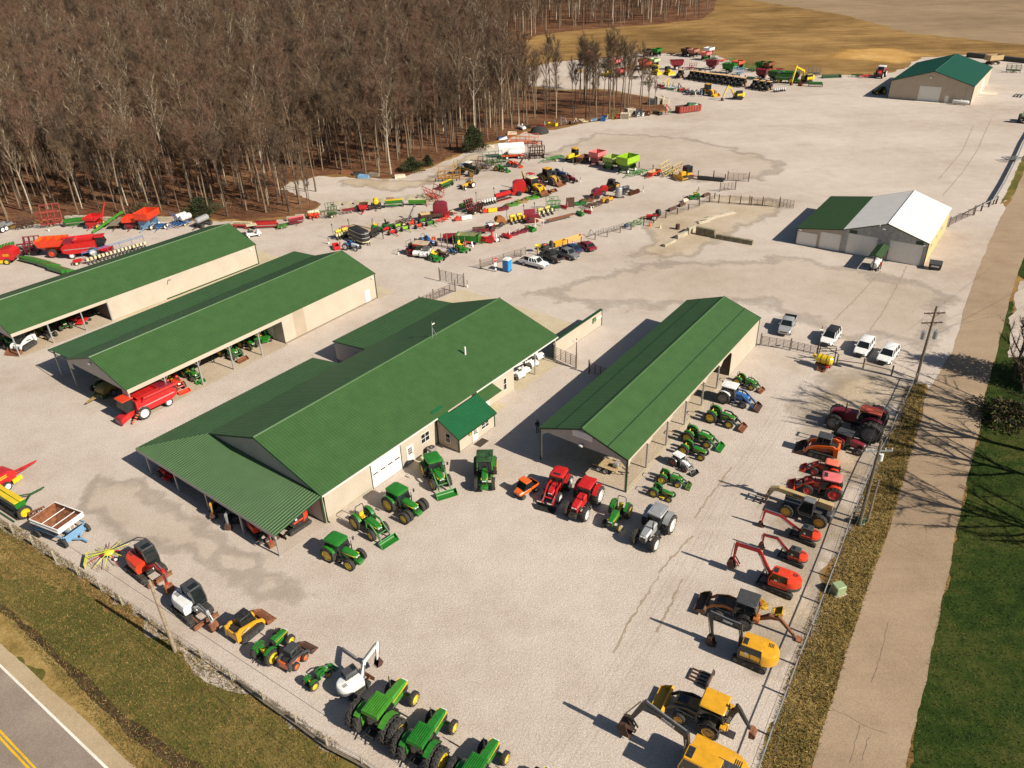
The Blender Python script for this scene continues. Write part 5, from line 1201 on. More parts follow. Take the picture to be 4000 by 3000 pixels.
def planter(L_=4.6,rows=6,frame=GREEN,hop=POLY,lid=None,tanks=None,tankn=2,marker=True,tongue=2.2,side=1,fold=0,unit=None):
 """toolbar along x; row units behind (-y), tongue to +y"""
 root=empty('planter');unit=unit or BLACK;s=side
 part('toolbar',MB().box(-L_/2,L_/2,-.09,.09,.62,.80).box(-L_*.3,L_*.3,.35*s-.06,.35*s+.06,.66,.78),frame,root)
 for i in range(rows):
  x=-L_/2+L_*(i+.5)/rows
  u=part('row_unit',MB().prism([(-.0,.5),(.55,.5),(.95,.15),(.2,.08),(-.0,.3)],-.05,.05,X=Matrix.Translation((x,-.1*s,0))@Matrix.Rotation(-PI/2*s,4,'Z')).cyl((x-.1,-.45*s,.2),(x+.1,-.45*s,.2),.2,10).cyl((x-.12,-.95*s,.15),(x+.12,-.95*s,.15),.15,8),unit,root)
  h_=part('hopper',MB().loft([[(x-.11,-.55*s-.12,.62),(x+.11,-.55*s-.12,.62),(x+.11,-.55*s+.12,.62),(x-.11,-.55*s+.12,.62)],[(x-.2,-.55*s-.22,.85),(x+.2,-.55*s-.22,.85),(x+.2,-.55*s+.22,.85),(x-.2,-.55*s+.22,.85)],[(x-.2,-.55*s-.22,1.2),(x+.2,-.55*s-.22,1.2),(x+.2,-.55*s+.22,1.2),(x-.2,-.55*s+.22,1.2)]]),hop,u)
  part('lid',MB().box(x-.21,x+.21,-.55*s-.23,-.55*s+.23,1.2,1.25,.02),lid or hop,u)
 for x in (-L_*.28,L_*.28):wheel(root,x,.35*s,.38,.24,frame if frame is not GREEN else YEL,False)
 if tongue:part('tongue',MB().beam((-.6,.1*s,.7),(0,tongue*.6*s,.55),.1).beam((.6,.1*s,.7),(0,tongue*.6*s,.55),.1).beam((0,tongue*.5*s,.56),(0,tongue*s,.4),.12),frame,root)
 if marker:
  for k in (-1,1):part('marker_arm',MB().tube([(k*L_/2,0,.75),(k*(L_/2+.12),.1,1.6),(k*(L_/2+.05),.15,3.0)],.05,6).cyl((k*(L_/2+.05)-.03,.15,3.0),(k*(L_/2+.05)+.03,.15,3.0),.2,10),DGREEN if frame is GREEN else frame,root)
 if tanks:
  for i in range(tankn):
   x=(i-(tankn-1)/2)*L_*.42
   t_=part('tank',MB().lathe([(.02,-.62),(.26,-.58),(.33,-.45),(.33,.45),(.26,.58),(.02,.62)],14,axis='x',c=(x,.1*s,1.42)),tanks,root)
   part('strap',MB().lathe([(.345,-.28),(.345,-.22)],14,axis='x',c=(x,.1*s,1.42)).lathe([(.345,.22),(.345,.28)],14,axis='x',c=(x,.1*s,1.42)),BLACK,t_)
   part('saddle',MB().box(x-.5,x+.5,.1*s-.25,.1*s+.25,.8,1.14),frame,t_)
 if fold:
  fm=MB()
  for z in (2.0,2.25):fm.tube([(-L_/2,.25*s,z),(L_/2,.25*s,z)],.05,5)
  for i in range(6):x=-L_/2+L_*i/5;fm.beam((x,.2*s,.8),(x,.25*s,2.25),.06)
  part('folded_marker',fm,fold,root)
 return root,L_
def drill(L_=3.4,box=GREEN,lid=YEL,frame=None,rim=None,tongue=2.0,side=1,wheels=True,bz=.75,Rd=.55):
 """seed drill: long lidded box along x, tongue to +y"""
 root=empty('seed_drill');frame=frame or box;s=side
 part('seed_box',MB().prism([(-.38,bz+.35),(-.12,bz),(.22,bz),(.40,bz+.40),(.40,bz+.75),(-.38,bz+.75)],-L_/2,L_/2,X=Matrix.Rotation(PI/2*s,4,'Z')),box,root)
 for k in (-1,1):part('lid',MB().box(-L_/2-.02,L_/2+.02,k*.21-.18,k*.21+.18,bz+.75,bz+.83,.03),lid,root)
 op=MB();n=max(6,int(L_/.22))
 for i in range(n):
  x=-L_/2+L_*(i+.5)/n;op.tube([(x,-.1*s,bz),(x,-.45*s,.15)],.03,5).cyl((x-.012,-.45*s,.17),(x+.012,-.45*s,.17),.17,10)
 part('disc_openers',op,BLACK,root)
 part('frame',MB().box(-L_/2,L_/2,.3*s-.06,.3*s+.06,.45,.58).box(-L_/2,L_/2,-.85*s-.04,-.85*s+.04,.12,.2),frame,root)
 if tongue:part('tongue',MB().beam((-L_*.3,.3*s,.5),(0,tongue*.6*s,.5),.08).beam((L_*.3,.3*s,.5),(0,tongue*.6*s,.5),.08).beam((0,tongue*.55*s,.5),(.0,tongue*s,.45),.1),frame,root)
 if wheels:
  for k in (-1,1):
   o=part('wheel',tyre_mesh(Rd,.22,False),None,root,(k*(L_/2+.14),0,Rd));o.rotation_euler=(0,0,PI/2)
   part('rim',rim_mesh(Rd,.22,rim or lid,-k),None,o)
 return root,L_
def tillage(L_=3.6,w=2.6,col=RED,kind='shank',wings=0,tongue=1.8,wheels=True,dark=None,h=.75,rim=None,tall=0):
 """disk / field cultivator: frame w wide (y), L_ long (x); tongue to +x; wings folded up"""
 root=empty('tillage_implement');dark=dark or DRUST
 fr=MB()
 for y in (-w/2,-w/6,w/6,w/2):fr.box(-L_/2,L_/2,y-.05,y+.05,h-.06,h+.06)
 for i in range(4):x=-L_/2+.05+(L_-.1)*i/3;fr.box(x-.05,x+.05,-w/2,w/2,h-.055,h+.055)
 part('frame',fr,col,root)
 def gang(mb,X=None):
  for i in range(4 if kind=='shank' else 2):
   x=-L_/2+.1+(L_-.2)*(i/3 if kind=='shank' else i)
   n=int(w/.26)
   for j in range(n):
    y=-w/2+w*(j+.5)/n
    if kind=='disc':mb.cyl((x-.02+.1*(j%2),y-.01,.28),(x+.02+.1*(j%2),y+.01,.28),.28,10,X=X)
    elif(i+j)%2==0:mb.tube([(x,y,h),(x-.22,y,h*.7),(x-.15,y,h*.3),(x+.05,y,.06)],.028,4,X=X)
   if kind=='disc':mb.beam((x,-w/2,.3),(x,w/2,.3),.06,X=X)
 g=MB();gang(g);part('gang',g,dark,root)
 if wheels:
  for s in (-1,1):wheel(root,-.2,s*w*.33,.36,.24,rim or CREAMP,False)
 if tongue:part('tongue',MB().beam((L_/2,-w*.3,h),(L_/2+tongue,0,.45),.09).beam((L_/2,w*.3,h),(L_/2+tongue,0,.45),.09),col,root)
 for s in (-1,1):
  for k in range(wings):
   X=Matrix.Translation((0,s*(w/2+.1-.35*k),h+.15))@Matrix.Rotation(s*(1.25-.2*k),4,'X')
   f2=MB()
   ww=1.9+tall
   for x in (-L_/2,-L_/6,L_/6,L_/2):f2.box(x-.05,x+.05,0,s*ww,-.05,.05,X=X)
   for q in (0,.5,1):f2.box(-L_/2,L_/2,s*(ww*q)-.05,s*(ww*q)+.05,-.048,.048,X=X)
   o=part('wing',f2,col,root)
   g2=MB()
   for i in range(4):
    x=-L_/2+.1+(L_-.2)*i/3
    for j in range(5):
     y=s*ww*(j+.5)/5
     if kind=='disc':g2.cyl((x-.02,y-.01,-.4),(x+.02,y+.01,-.4),.26,9,X=X)
     else:g2.tube([(x,y,0),(x-.2,y,-.25),(x,y,-.6)],.028,4,X=X)
   part('gang',g2,dark,o)
 return root,L_
def mower(L_=2.0,w=1.9,col=GREEN,gear=None,wing=0):
 """rotary cutter deck lying flat, hitch at +x"""
 root=empty('rotary_cutter');gear=gear or col
 part('deck',MB().loft([[(-L_/2,-w*.35,.1),(-L_*.3,-w/2,.1),(L_*.35,-w/2,.1),(L_/2,-w*.3,.1),(L_/2,w*.3,.1),(L_*.35,w/2,.1),(-L_*.3,w/2,.1),(-L_/2,w*.35,.1)],[(-L_*.48,-w*.34,.34),(-L_*.29,-w*.48,.34),(L_*.34,-w*.48,.34),(L_*.48,-w*.29,.34),(L_*.48,w*.29,.34),(L_*.34,w*.48,.34),(-L_*.29,w*.48,.34),(-L_*.48,w*.34,.34)]]),col,root)
 part('gearbox',MB().box(-.2,.2,-.18,.18,.34,.62,.05).cyl((0,0,.3),(0,0,.72),.12,8),BLACK,root)
 part('hitch_frame',MB().beam((L_*.45,-.4,.35),(L_*.55,0,1.05),.07).beam((L_*.45,.4,.35),(L_*.55,0,1.05),.07).beam((L_*.55,0,1.05),(-L_*.4,0,.4),.05).beam((L_*.45,-.45,.45),(L_*.75,-.4,.5),.06).beam((L_*.45,.45,.45),(L_*.75,.4,.5),.06),gear,root)
 part('tail_wheel',MB().cyl((-L_*.62,-.06,.2),(-L_*.62,.06,.2),.2,10).beam((-L_*.45,0,.4),(-L_*.62,0,.35),.06),RUB,root)
 for k in range(wing):
  s=-1 if k else 1
  X=Matrix.Translation((0,s*w*.52,.3))@Matrix.Rotation(s*1.35,4,'X')
  o=part('wing_deck',MB().box(-L_*.45,L_*.4,0,s*1.5,-.12,.1,.05,X=X),col,root)
  part('wheel',MB().cyl((-L_*.3,s*.7,-.4),(-L_*.3,s*.9,-.4),.25,10,X=X),RUB,o)
 return root,L_
def small_tool(col=RED,kind=0,w=1.6,alt=None):
 """three point tools lying in a row; kind 0 tiller, 1 blade, 2 auger/post driver, 3 carry-all / frame, 4 box blade"""
 nm=('rotary_tiller','rear_blade','post_hole_digger','implement_frame','box_blade')[kind];root=empty(nm)
 part('hitch_frame',MB().beam((.15,-.4,.3),(.3,0,1.0),.07).beam((.15,.4,.3),(.3,0,1.0),.07).beam((.1,-.42,.35),(.1,.42,.35),.08),alt or col,root)
 if kind==0:part('housing',MB().prism([(-.35,.1),(-.45,.4),(-.1,.62),(.2,.45),(.2,.2)],-w/2,w/2).box(-.1,.1,-.12,.12,.6,.8,.03),col,root)
 elif kind==1:part('blade',MB().strip([(-.45,.5),(-.6,.28),(-.48,.04)],.05,-w/2,w/2).beam((.1,0,.4),(-.5,0,.4),.1),col,root)
 elif kind==2:part('boom',MB().beam((.3,0,.9),(-1.2,0,1.5),.1).tube([(-1.2,0,1.45),(-1.15,0,.05)],[.06,.14],8),col,root)
 elif kind==3:
  mb=MB()
  for y in (-w/2,0,w/2):mb.box(-.9,.1,y-.05,y+.05,.3,.4)
  for x in (-.9,-.45):mb.box(x-.05,x+.05,-w/2,w/2,.31,.39)
  for y in (-w/2,-w/6,w/6,w/2):mb.tube([(-.7,y,.35),(-.85,y,.2),(-.7,y,.03)],.03,4)
  part('frame',mb,col,root)
 else:part('box',MB().strip([(-.75,.5),(-.8,.05)],.05,-w/2,w/2).strip([(.05,.5),(.0,.05)],.05,-w/2,w/2).box(-.8,.1,-w/2-.03,-w/2+.03,.03,.6).box(-.8,.1,w/2-.03,w/2+.03,.03,.6),col,root)
 return root,1.0
def baler(body=RED,trim=YEL,round_=True,rim=None,pick=None,tongue=1.8,h=2.5,L_=2.6,w=1.9,sign=None):
 root=empty('round_baler' if round_ else 'square_baler');rim=rim or trim
 for s in (-1,1):wheel(root,0,s*(w/2+.2),.48,.34,rim,False)
 z0=.6
 pr=[(-L_/2,z0+.5),(-L_*.35,z0),(L_*.4,z0),(L_/2,z0+.45),(L_*.46,h-.35),(L_*.22,h),(-L_*.3,h),(-L_*.5,h-.5)]
 b=part('body',MB().prism(pr,-w/2,w/2),body,root)
 part('end_panel',MB().prism([(x*.86,z0+.15+(z-z0)*.86) for x,z in pr],-w/2-.04,w/2+.04),body,b)
 if sign:
  for s in (-1,1):part('stripe',MB().box(-L_*.2,L_*.15,s*(w/2+.04),s*(w/2+.055),z0+.75,z0+.85).box(-L_*.2,L_*.15,s*(w/2+.04),s*(w/2+.055),z0+.95,z0+1.05),sign,b)
 part('pickup',MB().cyl((L_*.42,-w*.5,.35),(L_*.42,w*.5,.35),.28,10).box(L_*.25,L_*.6,-w*.55,-w*.5,.2,.7).box(L_*.25,L_*.6,w*.5,w*.55,.2,.7),pick or trim,root)
 part('tongue',MB().beam((L_*.4,-.4,z0+.1),(L_*.5+tongue,0,.5),.12).beam((L_*.4,.4,z0+.1),(L_*.5+tongue,0,.5),.12),body,root)
 return root,L_
def corn_head(L_=5.2,rows=6,col=GREEN):
 """header along x, snouts to -y"""
 root=empty('corn_head')
 part('back_frame',MB().box(-L_/2,L_/2,.0,.35,.35,1.05,.04).cyl((-L_/2,-.15,.7),(L_/2,-.15,.7),.28,10),col,root)
 part('trough',MB().box(-L_/2,L_/2,-.5,.05,.3,.45),BLACK,root)
 for i in range(rows+1):
  x=-L_/2+L_*i/rows;w=.26
  part('snout',MB().loft([[(x-w,-.3,.3),(x+w,-.3,.3),(x+w*.8,-.3,.85),(x-w*.8,-.3,.85)],[(x-w*.8,-1.2,.2),(x+w*.8,-1.2,.2),(x+w*.6,-1.2,.62),(x-w*.6,-1.2,.62)],[(x-.04,-2.2,.1),(x+.04,-2.2,.1),(x+.03,-2.2,.18),(x-.03,-2.2,.18)]]),col if i in (0,rows) else M('olive_poly',(.06,.09,.015),.6,0,.3,3,.4),root)
 part('end_sign',MB().box(L_/2+.05,L_/2+.1,-.5,-.25,.45,.8),YEL,root)
 return root,L_
def platform_head(L_=6.0,col=GREEN,reel=None):
 root=empty('grain_header')
 part('trough',MB().strip([(.5,1.0),(.45,.35),(-.2,.2),(-.9,.12)],.06,-L_/2,L_/2,X=Matrix.Rotation(PI/2,4,'Z')),col,root)
 part('auger',MB().cyl((-L_/2,.1,.5),(L_/2,.1,.5),.2,10),DGREY,root)
 rl=MB();reel=reel or DGREY
 for k in range(6):
  a=k*PI/3;rl.beam((-L_/2,-.65+.5*math.cos(a),.95+.5*math.sin(a)),(L_/2,-.65+.5*math.cos(a),.95+.5*math.sin(a)),.05)
 for x in (-L_/2,-L_/4,0,L_/4,L_/2):
  for k in range(3):a=k*PI/3;rl.beam((x,-.65-.5*math.cos(a),.95-.5*math.sin(a)),(x,-.65+.5*math.cos(a),.95+.5*math.sin(a)),.04)
 part('reel',rl,reel,root)
 for s in (-1,1):part('end_divider',MB().prism([(.6,.1),(.6,1.1),(-.6,.9),(-1.6,.12)],s*L_/2-.06,s*L_/2+.06,X=Matrix.Rotation(PI/2,4,'Z')),col,root)
 return root,L_
def auger_conveyor(L_=8,col=GREEN,h=2.2,rim=None,w=.3):
 root=empty('grain_elevator')
 part('tube',MB().beam((-L_/2,0,.3),(L_/2,0,h),w,w),col,root)
 part('undercarriage',MB().beam((0,-.8,.4),(L_*.25,-.2,h*.75),.07).beam((0,.8,.4),(L_*.25,.2,h*.75),.07).beam((0,-.8,.4),(-L_*.3,-.1,.6),.06).beam((0,.8,.4),(-L_*.3,.1,.6),.06).box(-.06,.06,-.85,.85,.35,.45),col,root)
 for s in (-1,1):wheel(root,0,s*.95,.36,.2,rim or CREAMP,False)
 part('spout',MB().box(L_/2-.2,L_/2+.25,-.2,.2,h-.35,h+.15,.04),col,root)
 return root,L_
def tank_trailer(col=BLUE,tank=POLY,n=2,Ln=2.6,Rt=.62,rim=None,frame=True,axis=0,w=1.9,dome=True):
 root=empty('tank_trailer');running_gear(root,2.2,w,col,rim or CREAMP,.42,.26,1.8,.7)
 part('deck',MB().box(-Ln/2,Ln/2,-.75,.75,.7,.82),col,root)
 for i in range(n):
  y=(i-(n-1)/2)*Rt*1.5
  t=part('tank',MB().lathe([(.02,-Ln/2),(Rt*.7,-Ln/2+.06),(Rt,-Ln/2+.3),(Rt,Ln/2-.3),(Rt*.7,Ln/2-.06),(.02,Ln/2)],16,axis='x',c=(0,y,.84+Rt)),tank,root)
  st=MB()
  for x in (-Ln*.25,0,Ln*.25):st.lathe([(Rt+.02,x-.03),(Rt+.02,x+.03)],16,axis='x',c=(0,y,.84+Rt))
  part('strap',st,GREY if tank is POLY else tank,t)
  if dome:part('lid',MB().cyl((0,y,.82+2*Rt),(0,y,.95+2*Rt),.2,10),BLACK if tank is POLY else tank,t)
 return root,2.2
def bare_gear(col=LIME,L_=2.4,w=1.7,rim=None,tongue=1.9):
 root=empty('wagon_running_gear');running_gear(root,L_,w,col,rim or col,.42,.28,tongue)
 part('bolster',MB().box(-L_/2-.08,-L_/2+.08,-w*.45,w*.45,.62,.78).box(L_/2-.08,L_/2+.08,-w*.45,w*.45,.62,.78),col,root)
 return root,L_
def car(body=WHITE,kind='suv',roofc=None,L_=4.8):
 root=empty({'suv':'suv','sedan':'sedan','pickup':'pickup_truck'}[kind]);w=.93;k=L_/4.8
 wb={'suv':2.8,'sedan':2.75,'pickup':3.4}[kind];L_={'suv':4.75,'sedan':4.75,'pickup':5.6}[kind]
 Rw=.37 if kind!='sedan' else .33;zb=.32 if kind!='pickup' else .45;zs={'suv':1.05,'sedan':.92,'pickup':1.15}[kind];zr={'suv':1.72,'sedan':1.42,'pickup':1.85}[kind]
 x0,x1=-L_/2,L_/2;hx=x1-{'suv':1.25,'sedan':1.3,'pickup':1.55}[kind]
 def ring(x,hw,z0,z1,c=.09):return r8(x,hw,z0,z1,c)
 if kind=='pickup':
  cb=-.15-.55
  part('body',MB().loft([ring(cb-.02,w*.97,zb,zs),ring(hx,w,zb,zs),ring(x1-.25,w*.95,zb,zs-.10),ring(x1,w*.84,zb+.05,zs-.28)]),body,root)
  part('bed',MB().hopper([(x0,cb-.06,-w*.95,w*.95,zb+.08),(x0,cb-.06,-w*.97,w*.97,zs+.02)],.07,0,1),[body,DGREY],root)
  gx=[(cb+.02,w*.9),(hx+.15,w*.9),(hx-.45,w*.74),(cb+.12,w*.76)]
 else:
  tail=zs-.02
  part('body',MB().loft([ring(x0,w*.84,zb+.1,tail-.06),ring(x0+.25,w*.95,zb,tail),ring(0,w,zb,zs),ring(hx,w*.99,zb,zs-.02),ring(x1-.3,w*.93,zb,zs-.16),ring(x1,w*.78,zb+.05,zs-.34)]),body,root)
  gx=[(x0+(.22 if kind=='suv' else .75),w*.9),(hx+.1,w*.9),(hx-.65,w*.74),(x0+(.55 if kind=='suv' else 1.35),w*.74)]
 g=part('windows',MB().loft([[(gx[0][0],-gx[0][1],zs-.03),(gx[1][0],-gx[1][1],zs-.03),(gx[1][0],gx[1][1],zs-.03),(gx[0][0],gx[0][1],zs-.03)],[(gx[3][0],-gx[3][1],zr-.06),(gx[2][0],-gx[2][1],zr-.06),(gx[2][0],gx[2][1],zr-.06),(gx[3][0],gx[3][1],zr-.06)]]),GLASS,root)
 fr=MB()
 for s in (-1,1):
  for a,b in ((gx[0],gx[3]),(gx[1],gx[2])):fr.beam((a[0],s*a[1],zs-.03),(b[0],s*b[1],zr-.06),.09)
  for f in (.35,.68):
   a=gx[0][0]+(gx[1][0]-gx[0][0])*f;b=gx[3][0]+(gx[2][0]-gx[3][0])*f;fr.beam((a,s*w*.9,zs-.03),(b,s*w*.745,zr-.06),.07)
 part('pillars',fr,body,root)
 part('roof',MB().loft([[(gx[3][0]-.05,-gx[3][1]-.02,zr-.07),(gx[2][0]+.05,-gx[2][1]-.02,zr-.07),(gx[2][0]+.05,gx[2][1]+.02,zr-.07),(gx[3][0]-.05,gx[3][1]+.02,zr-.07)],[(gx[3][0]+.1,-gx[3][1]+.12,zr),(gx[2][0]-.12,-gx[2][1]+.12,zr),(gx[2][0]-.12,gx[2][1]-.12,zr),(gx[3][0]+.1,gx[3][1]-.12,zr)]]),roofc or body,root)
 part('grille',MB().box(x1-.06,x1+.02,-w*.5,w*.5,zs-.52,zs-.34,.01),BLACK,root)
 part('bumper',MB().box(x1-.12,x1+.06,-w*.82,w*.82,zb,zb+.2,.05),SILVER if kind=='pickup' else DGREY,root)
 part('bumper',MB().box(x0-.07,x0+.1,-w*.86,w*.86,zb+.05,zb+.24,.05),SILVER if kind=='pickup' else DGREY,root)
 for s in (-1,1):
  part('headlight',MB().box(x1-.2,x1-.0,s*w*.7-.14,s*w*.7+.14,zs-.40,zs-.27,.03),LAMP,root)
  part('tail_light',MB().box(x0-.02,x0+.08,s*w*.82-.08,s*w*.82+.08,zs-.35,zs-.1,.02),RED,root)
  part('mirror',MB().box(hx-.15,hx+.02,s*(w+.08)-.1,s*(w+.08)+.1,zs,zs+.16,.04),body,root)
  for x in (-wb/2,wb/2):wheel(root,x,s*(w-.12),Rw,.25,SILVER,False)
 return root,wb
def golf_cart(body=WHITE,roof=CREAMP,seat=None,front=True):
 root=empty('golf_cart')
 part('body',MB().prism([(-1.1,.35),(1.1,.3),(1.2,.55),(1.0,.85),(.55,.9),(.45,.45),(-.1,.45),(-.15,.75),(-1.05,.8)],-.55,.55),body,root)
 part('seat',MB().box(-.5,.05,-.5,.5,.75,.88,.04).box(-.6,-.45,-.5,.5,.85,1.25,.04),seat or CREAMP,root)
 part('roof',MB().box(-.85,.75,-.6,.6,1.85,1.93,.04),roof,root)
 for x,xt in ((-.7,-.75),(.6,.5)):
  for s in (-1,1):part('roof_post',MB().tube([(x,s*.5,.8),(xt,s*.5,1.87)],.025,5),BLACK,root)
 part('steering_wheel',MB().tube([(.4,.25,.85),(.2,.25,1.05)],.025,5).cyl((.2,.25,1.04),(.18,.25,1.07),.17,10),BLACK,root)
 for x in (-.8,.8):
  for s in (-1,1):wheel(root,x,s*.5,.23,.2,LAMP,False)
 return root,1.6
def utv(body=ORANGE,roof=None,bed=BLACK,cab=True):
 root=empty('utility_vehicle')
 part('body',MB().loft([r8(-.3,.65,.45,.95,.08),r8(.65,.65,.45,1.0,.08),r8(1.35,.55,.5,.85,.1)]),body,root)
 part('cargo_bed',MB().hopper([(-1.45,-.3,-.68,.68,.7),(-1.45,-.3,-.72,.72,1.1)],.05,0,1),[body,bed],root)
 c=part('cab',MB().loft([[(-.3,-.62,.95),(.75,-.62,.98),(.75,.62,.98),(-.3,.62,.95)],[(-.25,-.58,1.85),(.35,-.58,1.85),(.35,.58,1.85),(-.25,.58,1.85)]]),GLASS,root) if cab else part('seat',MB().box(-.3,.2,-.55,.55,.9,1.05,.04).box(-.4,-.25,-.55,.55,1.0,1.5,.04),BLACK,root)
 part('roof',MB().box(-.4,.5,-.68,.68,1.85,1.95,.04),roof or body,root)
 fr=MB()
 for s in (-1,1):fr.tube([(-.32,s*.62,.95),(-.27,s*.6,1.86),(.35,s*.6,1.86),(.8,s*.64,.98)],.035,5)
 part('roll_cage',fr,BLACK,root)
 for s in (-1,1):part('headlight',MB().box(1.25,1.37,s*.38-.12,s*.38+.12,.68,.8,.02),LAMP,root)
 for x in (-.95,.95):
  for s in (-1,1):wheel(root,x,s*.62,.32,.25,DGREY,True)
 return root,1.9
def zero_turn(body=GREEN,seat=SEATY,deck=None,roll=True):
 root=empty('riding_mower')
 part('body',MB().box(-.75,.1,-.42,.42,.35,.72,.08).box(.1,.8,-.3,.3,.35,.45,.03),body,root)
 part('seat',MB().box(-.35,.15,-.25,.25,.75,.88,.05).box(-.42,-.28,-.25,.25,.85,1.3,.05),seat,root)
 part('deck',MB().box(.0,.75,-.7,.7,.12,.32,.08),deck or body,root)
 if roll:part('roll_bar',MB().tube([(-.5,-.4,.7),(-.52,-.38,1.6),(-.52,.38,1.6),(-.5,.4,.7)],.03,5),BLACK,root)
 part('control_lever',MB().tube([(.1,-.35,.6),(.2,-.15,1.0)],.02,5).tube([(.1,.35,.6),(.2,.15,1.0)],.02,5),BLACK,root)
 for s in (-1,1):wheel(root,-.5,s*.52,.28,.22,body if seat is SEATY else DGREY,False);wheel(root,.95,s*.4,.15,.12,DGREY,False)
 return root,1.45
def put(res,a,b,label,cat,group=None,s=None,name=None):
 root,nom=res
 a=Vector((a.x,a.y,0));b=Vector((b.x,b.y,0));d=b-a
 root.location=((a.x+b.x)/2,(a.y+b.y)/2,.022);root.rotation_euler=(0,0,math.atan2(d.y,d.x))
 if s is None:s=max(.55,min(1.5,d.length/nom))
 root.scale=(s,s,s)
 if name:root.name=name
 return tag(root,label,cat,group)
def solid(name,mb,mats,loc,rz,label,cat,group=None,s=1.0):
 """a thing that is one mesh"""
 o=part(name,mb,mats,None,loc,(0,0,rz));o.scale=(s,s,s)
 return tag(o,label,cat,group)
def ang(a,b):return math.atan2(b.y-a.y,b.x-a.x)
def VP(c,h,tile,pts):
 """points seen at these pixels, in the vertical plane through ground point c with heading h: (along, height)"""
 d=Vector((math.cos(h),math.sin(h),0));nrm=Vector((-d.y,d.x,0));C0=Vector((0,0,S));out=[]
 for x,y in pts:
  g=T(tile,x,y);r=g-C0;t=(c-C0).dot(nrm)/r.dot(nrm);p=C0+r*t
  out.append(((p-c).dot(d),p.z))
 return out
def dig(tile,a,b,boom,stick,toward,label,cat,s=None,**k):
 """excavator: a->b along the tracks, boom/stick pixels, toward = ground pixel under the bucket"""
 A_,B_=T(tile,*a),T(tile,*b);c=(A_+B_)/2;c.z=0;L_=k.get('L_',3.0)
 s=s or max(.5,min(1.6,(B_-A_).length/L_))
 h=ang(c,T(tile,*toward));ht=ang(A_,B_)
 bp=[(x/s,z/s) for x,z in VP(c,h,tile,boom)];sp=[(x/s,z/s) for x,z in VP(c,h,tile,[stick])]
 hl=k.get('house',(1.5,1.15,1.0))[0];f=(hl*.5,k.get('H',.65)+.12+.28)
 loc=[(x-f[0],z-f[1]) for x,z in bp]
 return put(excavator(boom=[(0,0)]+loc,stick=[loc[-1],(sp[0][0]-f[0],max(.45,sp[0][1])-f[1])],swing=h-ht,**k),A_,B_,label,cat,None,s)
def tr(tile,a,b,label,cat='tractor',group=None,s=None,**k):
 return put(tractor(**k),T(tile,*a),T(tile,*b),label,cat,group,s)
BIG=dict(wb=2.95,Rr=1.0,rf=.74,W=.52,w=.44)
tr('c1',(690,1482),(865,1560),'green cab tractor with yellow wheels nearest the open lean-to corner',weights=1,mirror=1,**BIG)
tr('c1',(930,1215),(1062,1312),'green open tractor with yellow seat, roll bar and front loader beside the showroom wall',cab='rops',loader=GREEN,wb=2.3,Rr=.78,rf=.55,W=.42,w=.36,muff=0,bw=2.1)
tr('c1',(1212,1056),(1372,1142),'largest green cab tractor, doubled front wheels, parked before the white roller door',weights=1,fdual=2,mirror=1,**BIG)
tr('c1',(1530,775),(1602,892),'green cab tractor with green front loader facing away from the porch',loader=GREEN,mirror=1,wb=2.5,Rr=.85,rf=.62,bw=2.2)
tr('c1',(1986,768),(1978,908),'narrow green tractor with dark worn cab roof and wide set wheels',roof=M('worn_dark_green_roof',(.012,.06,.014),.6,0,.7,1.5,.3),roofst='flat',wb=2.7,Rr=.92,rf=.66,W=.42,w=.36,hw=.30,weights=1,cabm=LGREEN)
put(utv(ORANGE),T('c2',170,912),T('c2',66,978),'orange utility vehicle with black cargo bed next to the red tractors','utility vehicle')
tr('c2',(420,890),(342,1008),'bright red cab tractor with red front loader and black bucket',body=RED,rim=LAMP,loader=RED,bucket=BLACK,roofst='hatch',wb=2.5,Rr=.85,rf=.62,bw=2.2)
tr('c2',(660,1002),(552,1152),'red cab tractor with flat square roof and heavy black nose weights',body=RED,rim=LAMP,roofst='flat',weights=2,cs=.74,**BIG)
tr('c2',(935,1130),(856,1252),'green two wheel drive tractor with folding roll bar and yellow seat beside the red tractor',cab='rops',wb=2.4,Rr=.78,rf=.42,W=.45,w=.26,narrow=0,muff=0)
tr('c2',(1266,1245),(1142,1402),'silver grey cab tractor with white rims parked at the end of the row',body=SILVER,rim=LAMP,roofst='flat',dual=1,chas=DGREY,cs=.76,**dict(BIG,W=.62))
tr('c2',(1240,952),(1370,1000),'small green tractor with green roll bar and yellow belly mower deck',cab='rops',deck=YEL,seat=DGREY,cage=GREEN,wb=1.7,Rr=.52,rf=.34,W=.32,w=.22,muff=0)
tr('c2',(1306,836),(1440,870),'small green tractor with green loader and rusty bucket, second in the row beside the shed',cab='rops',loader=GREEN,bucket=M('worn_green_bucket',(.06,.12,.015),.6,0,.8,2.5,.4),wb=1.75,Rr=.58,rf=.38,W=.34,w=.25,muff=0,bw=2.0)
tr('c2',(1416,690),(1514,745),'white cab tractor with red rims and black loader bucket',body=WHITE,rim=MAROON,loader=SILVER,bucket=BLACK,roofst='flat',wb=2.2,Rr=.72,rf=.48,W=.42,w=.32)
tr('c2',(1500,588),(1648,640),'green open tractor without loader between the white tractor and a loader tractor',cab='none',wb=2.3,Rr=.70,rf=.50,W=.42,w=.32,muff=0)
tr('c2',(1534,478),(1698,528),'green open tractor with clean green loader bucket, fifth along the display shed',cab='rops',loader=GREEN,wb=2.2,Rr=.70,rf=.48,W=.42,w=.32,muff=0,bw=2.1)
tr('c2',(1732,308),(1890,358),'green open tractor with black loader arms and rust coloured bucket',cab='rops',loader=BLACK,bucket=RUST,wb=2.35,Rr=.78,rf=.55,W=.45,w=.36,muff=0)
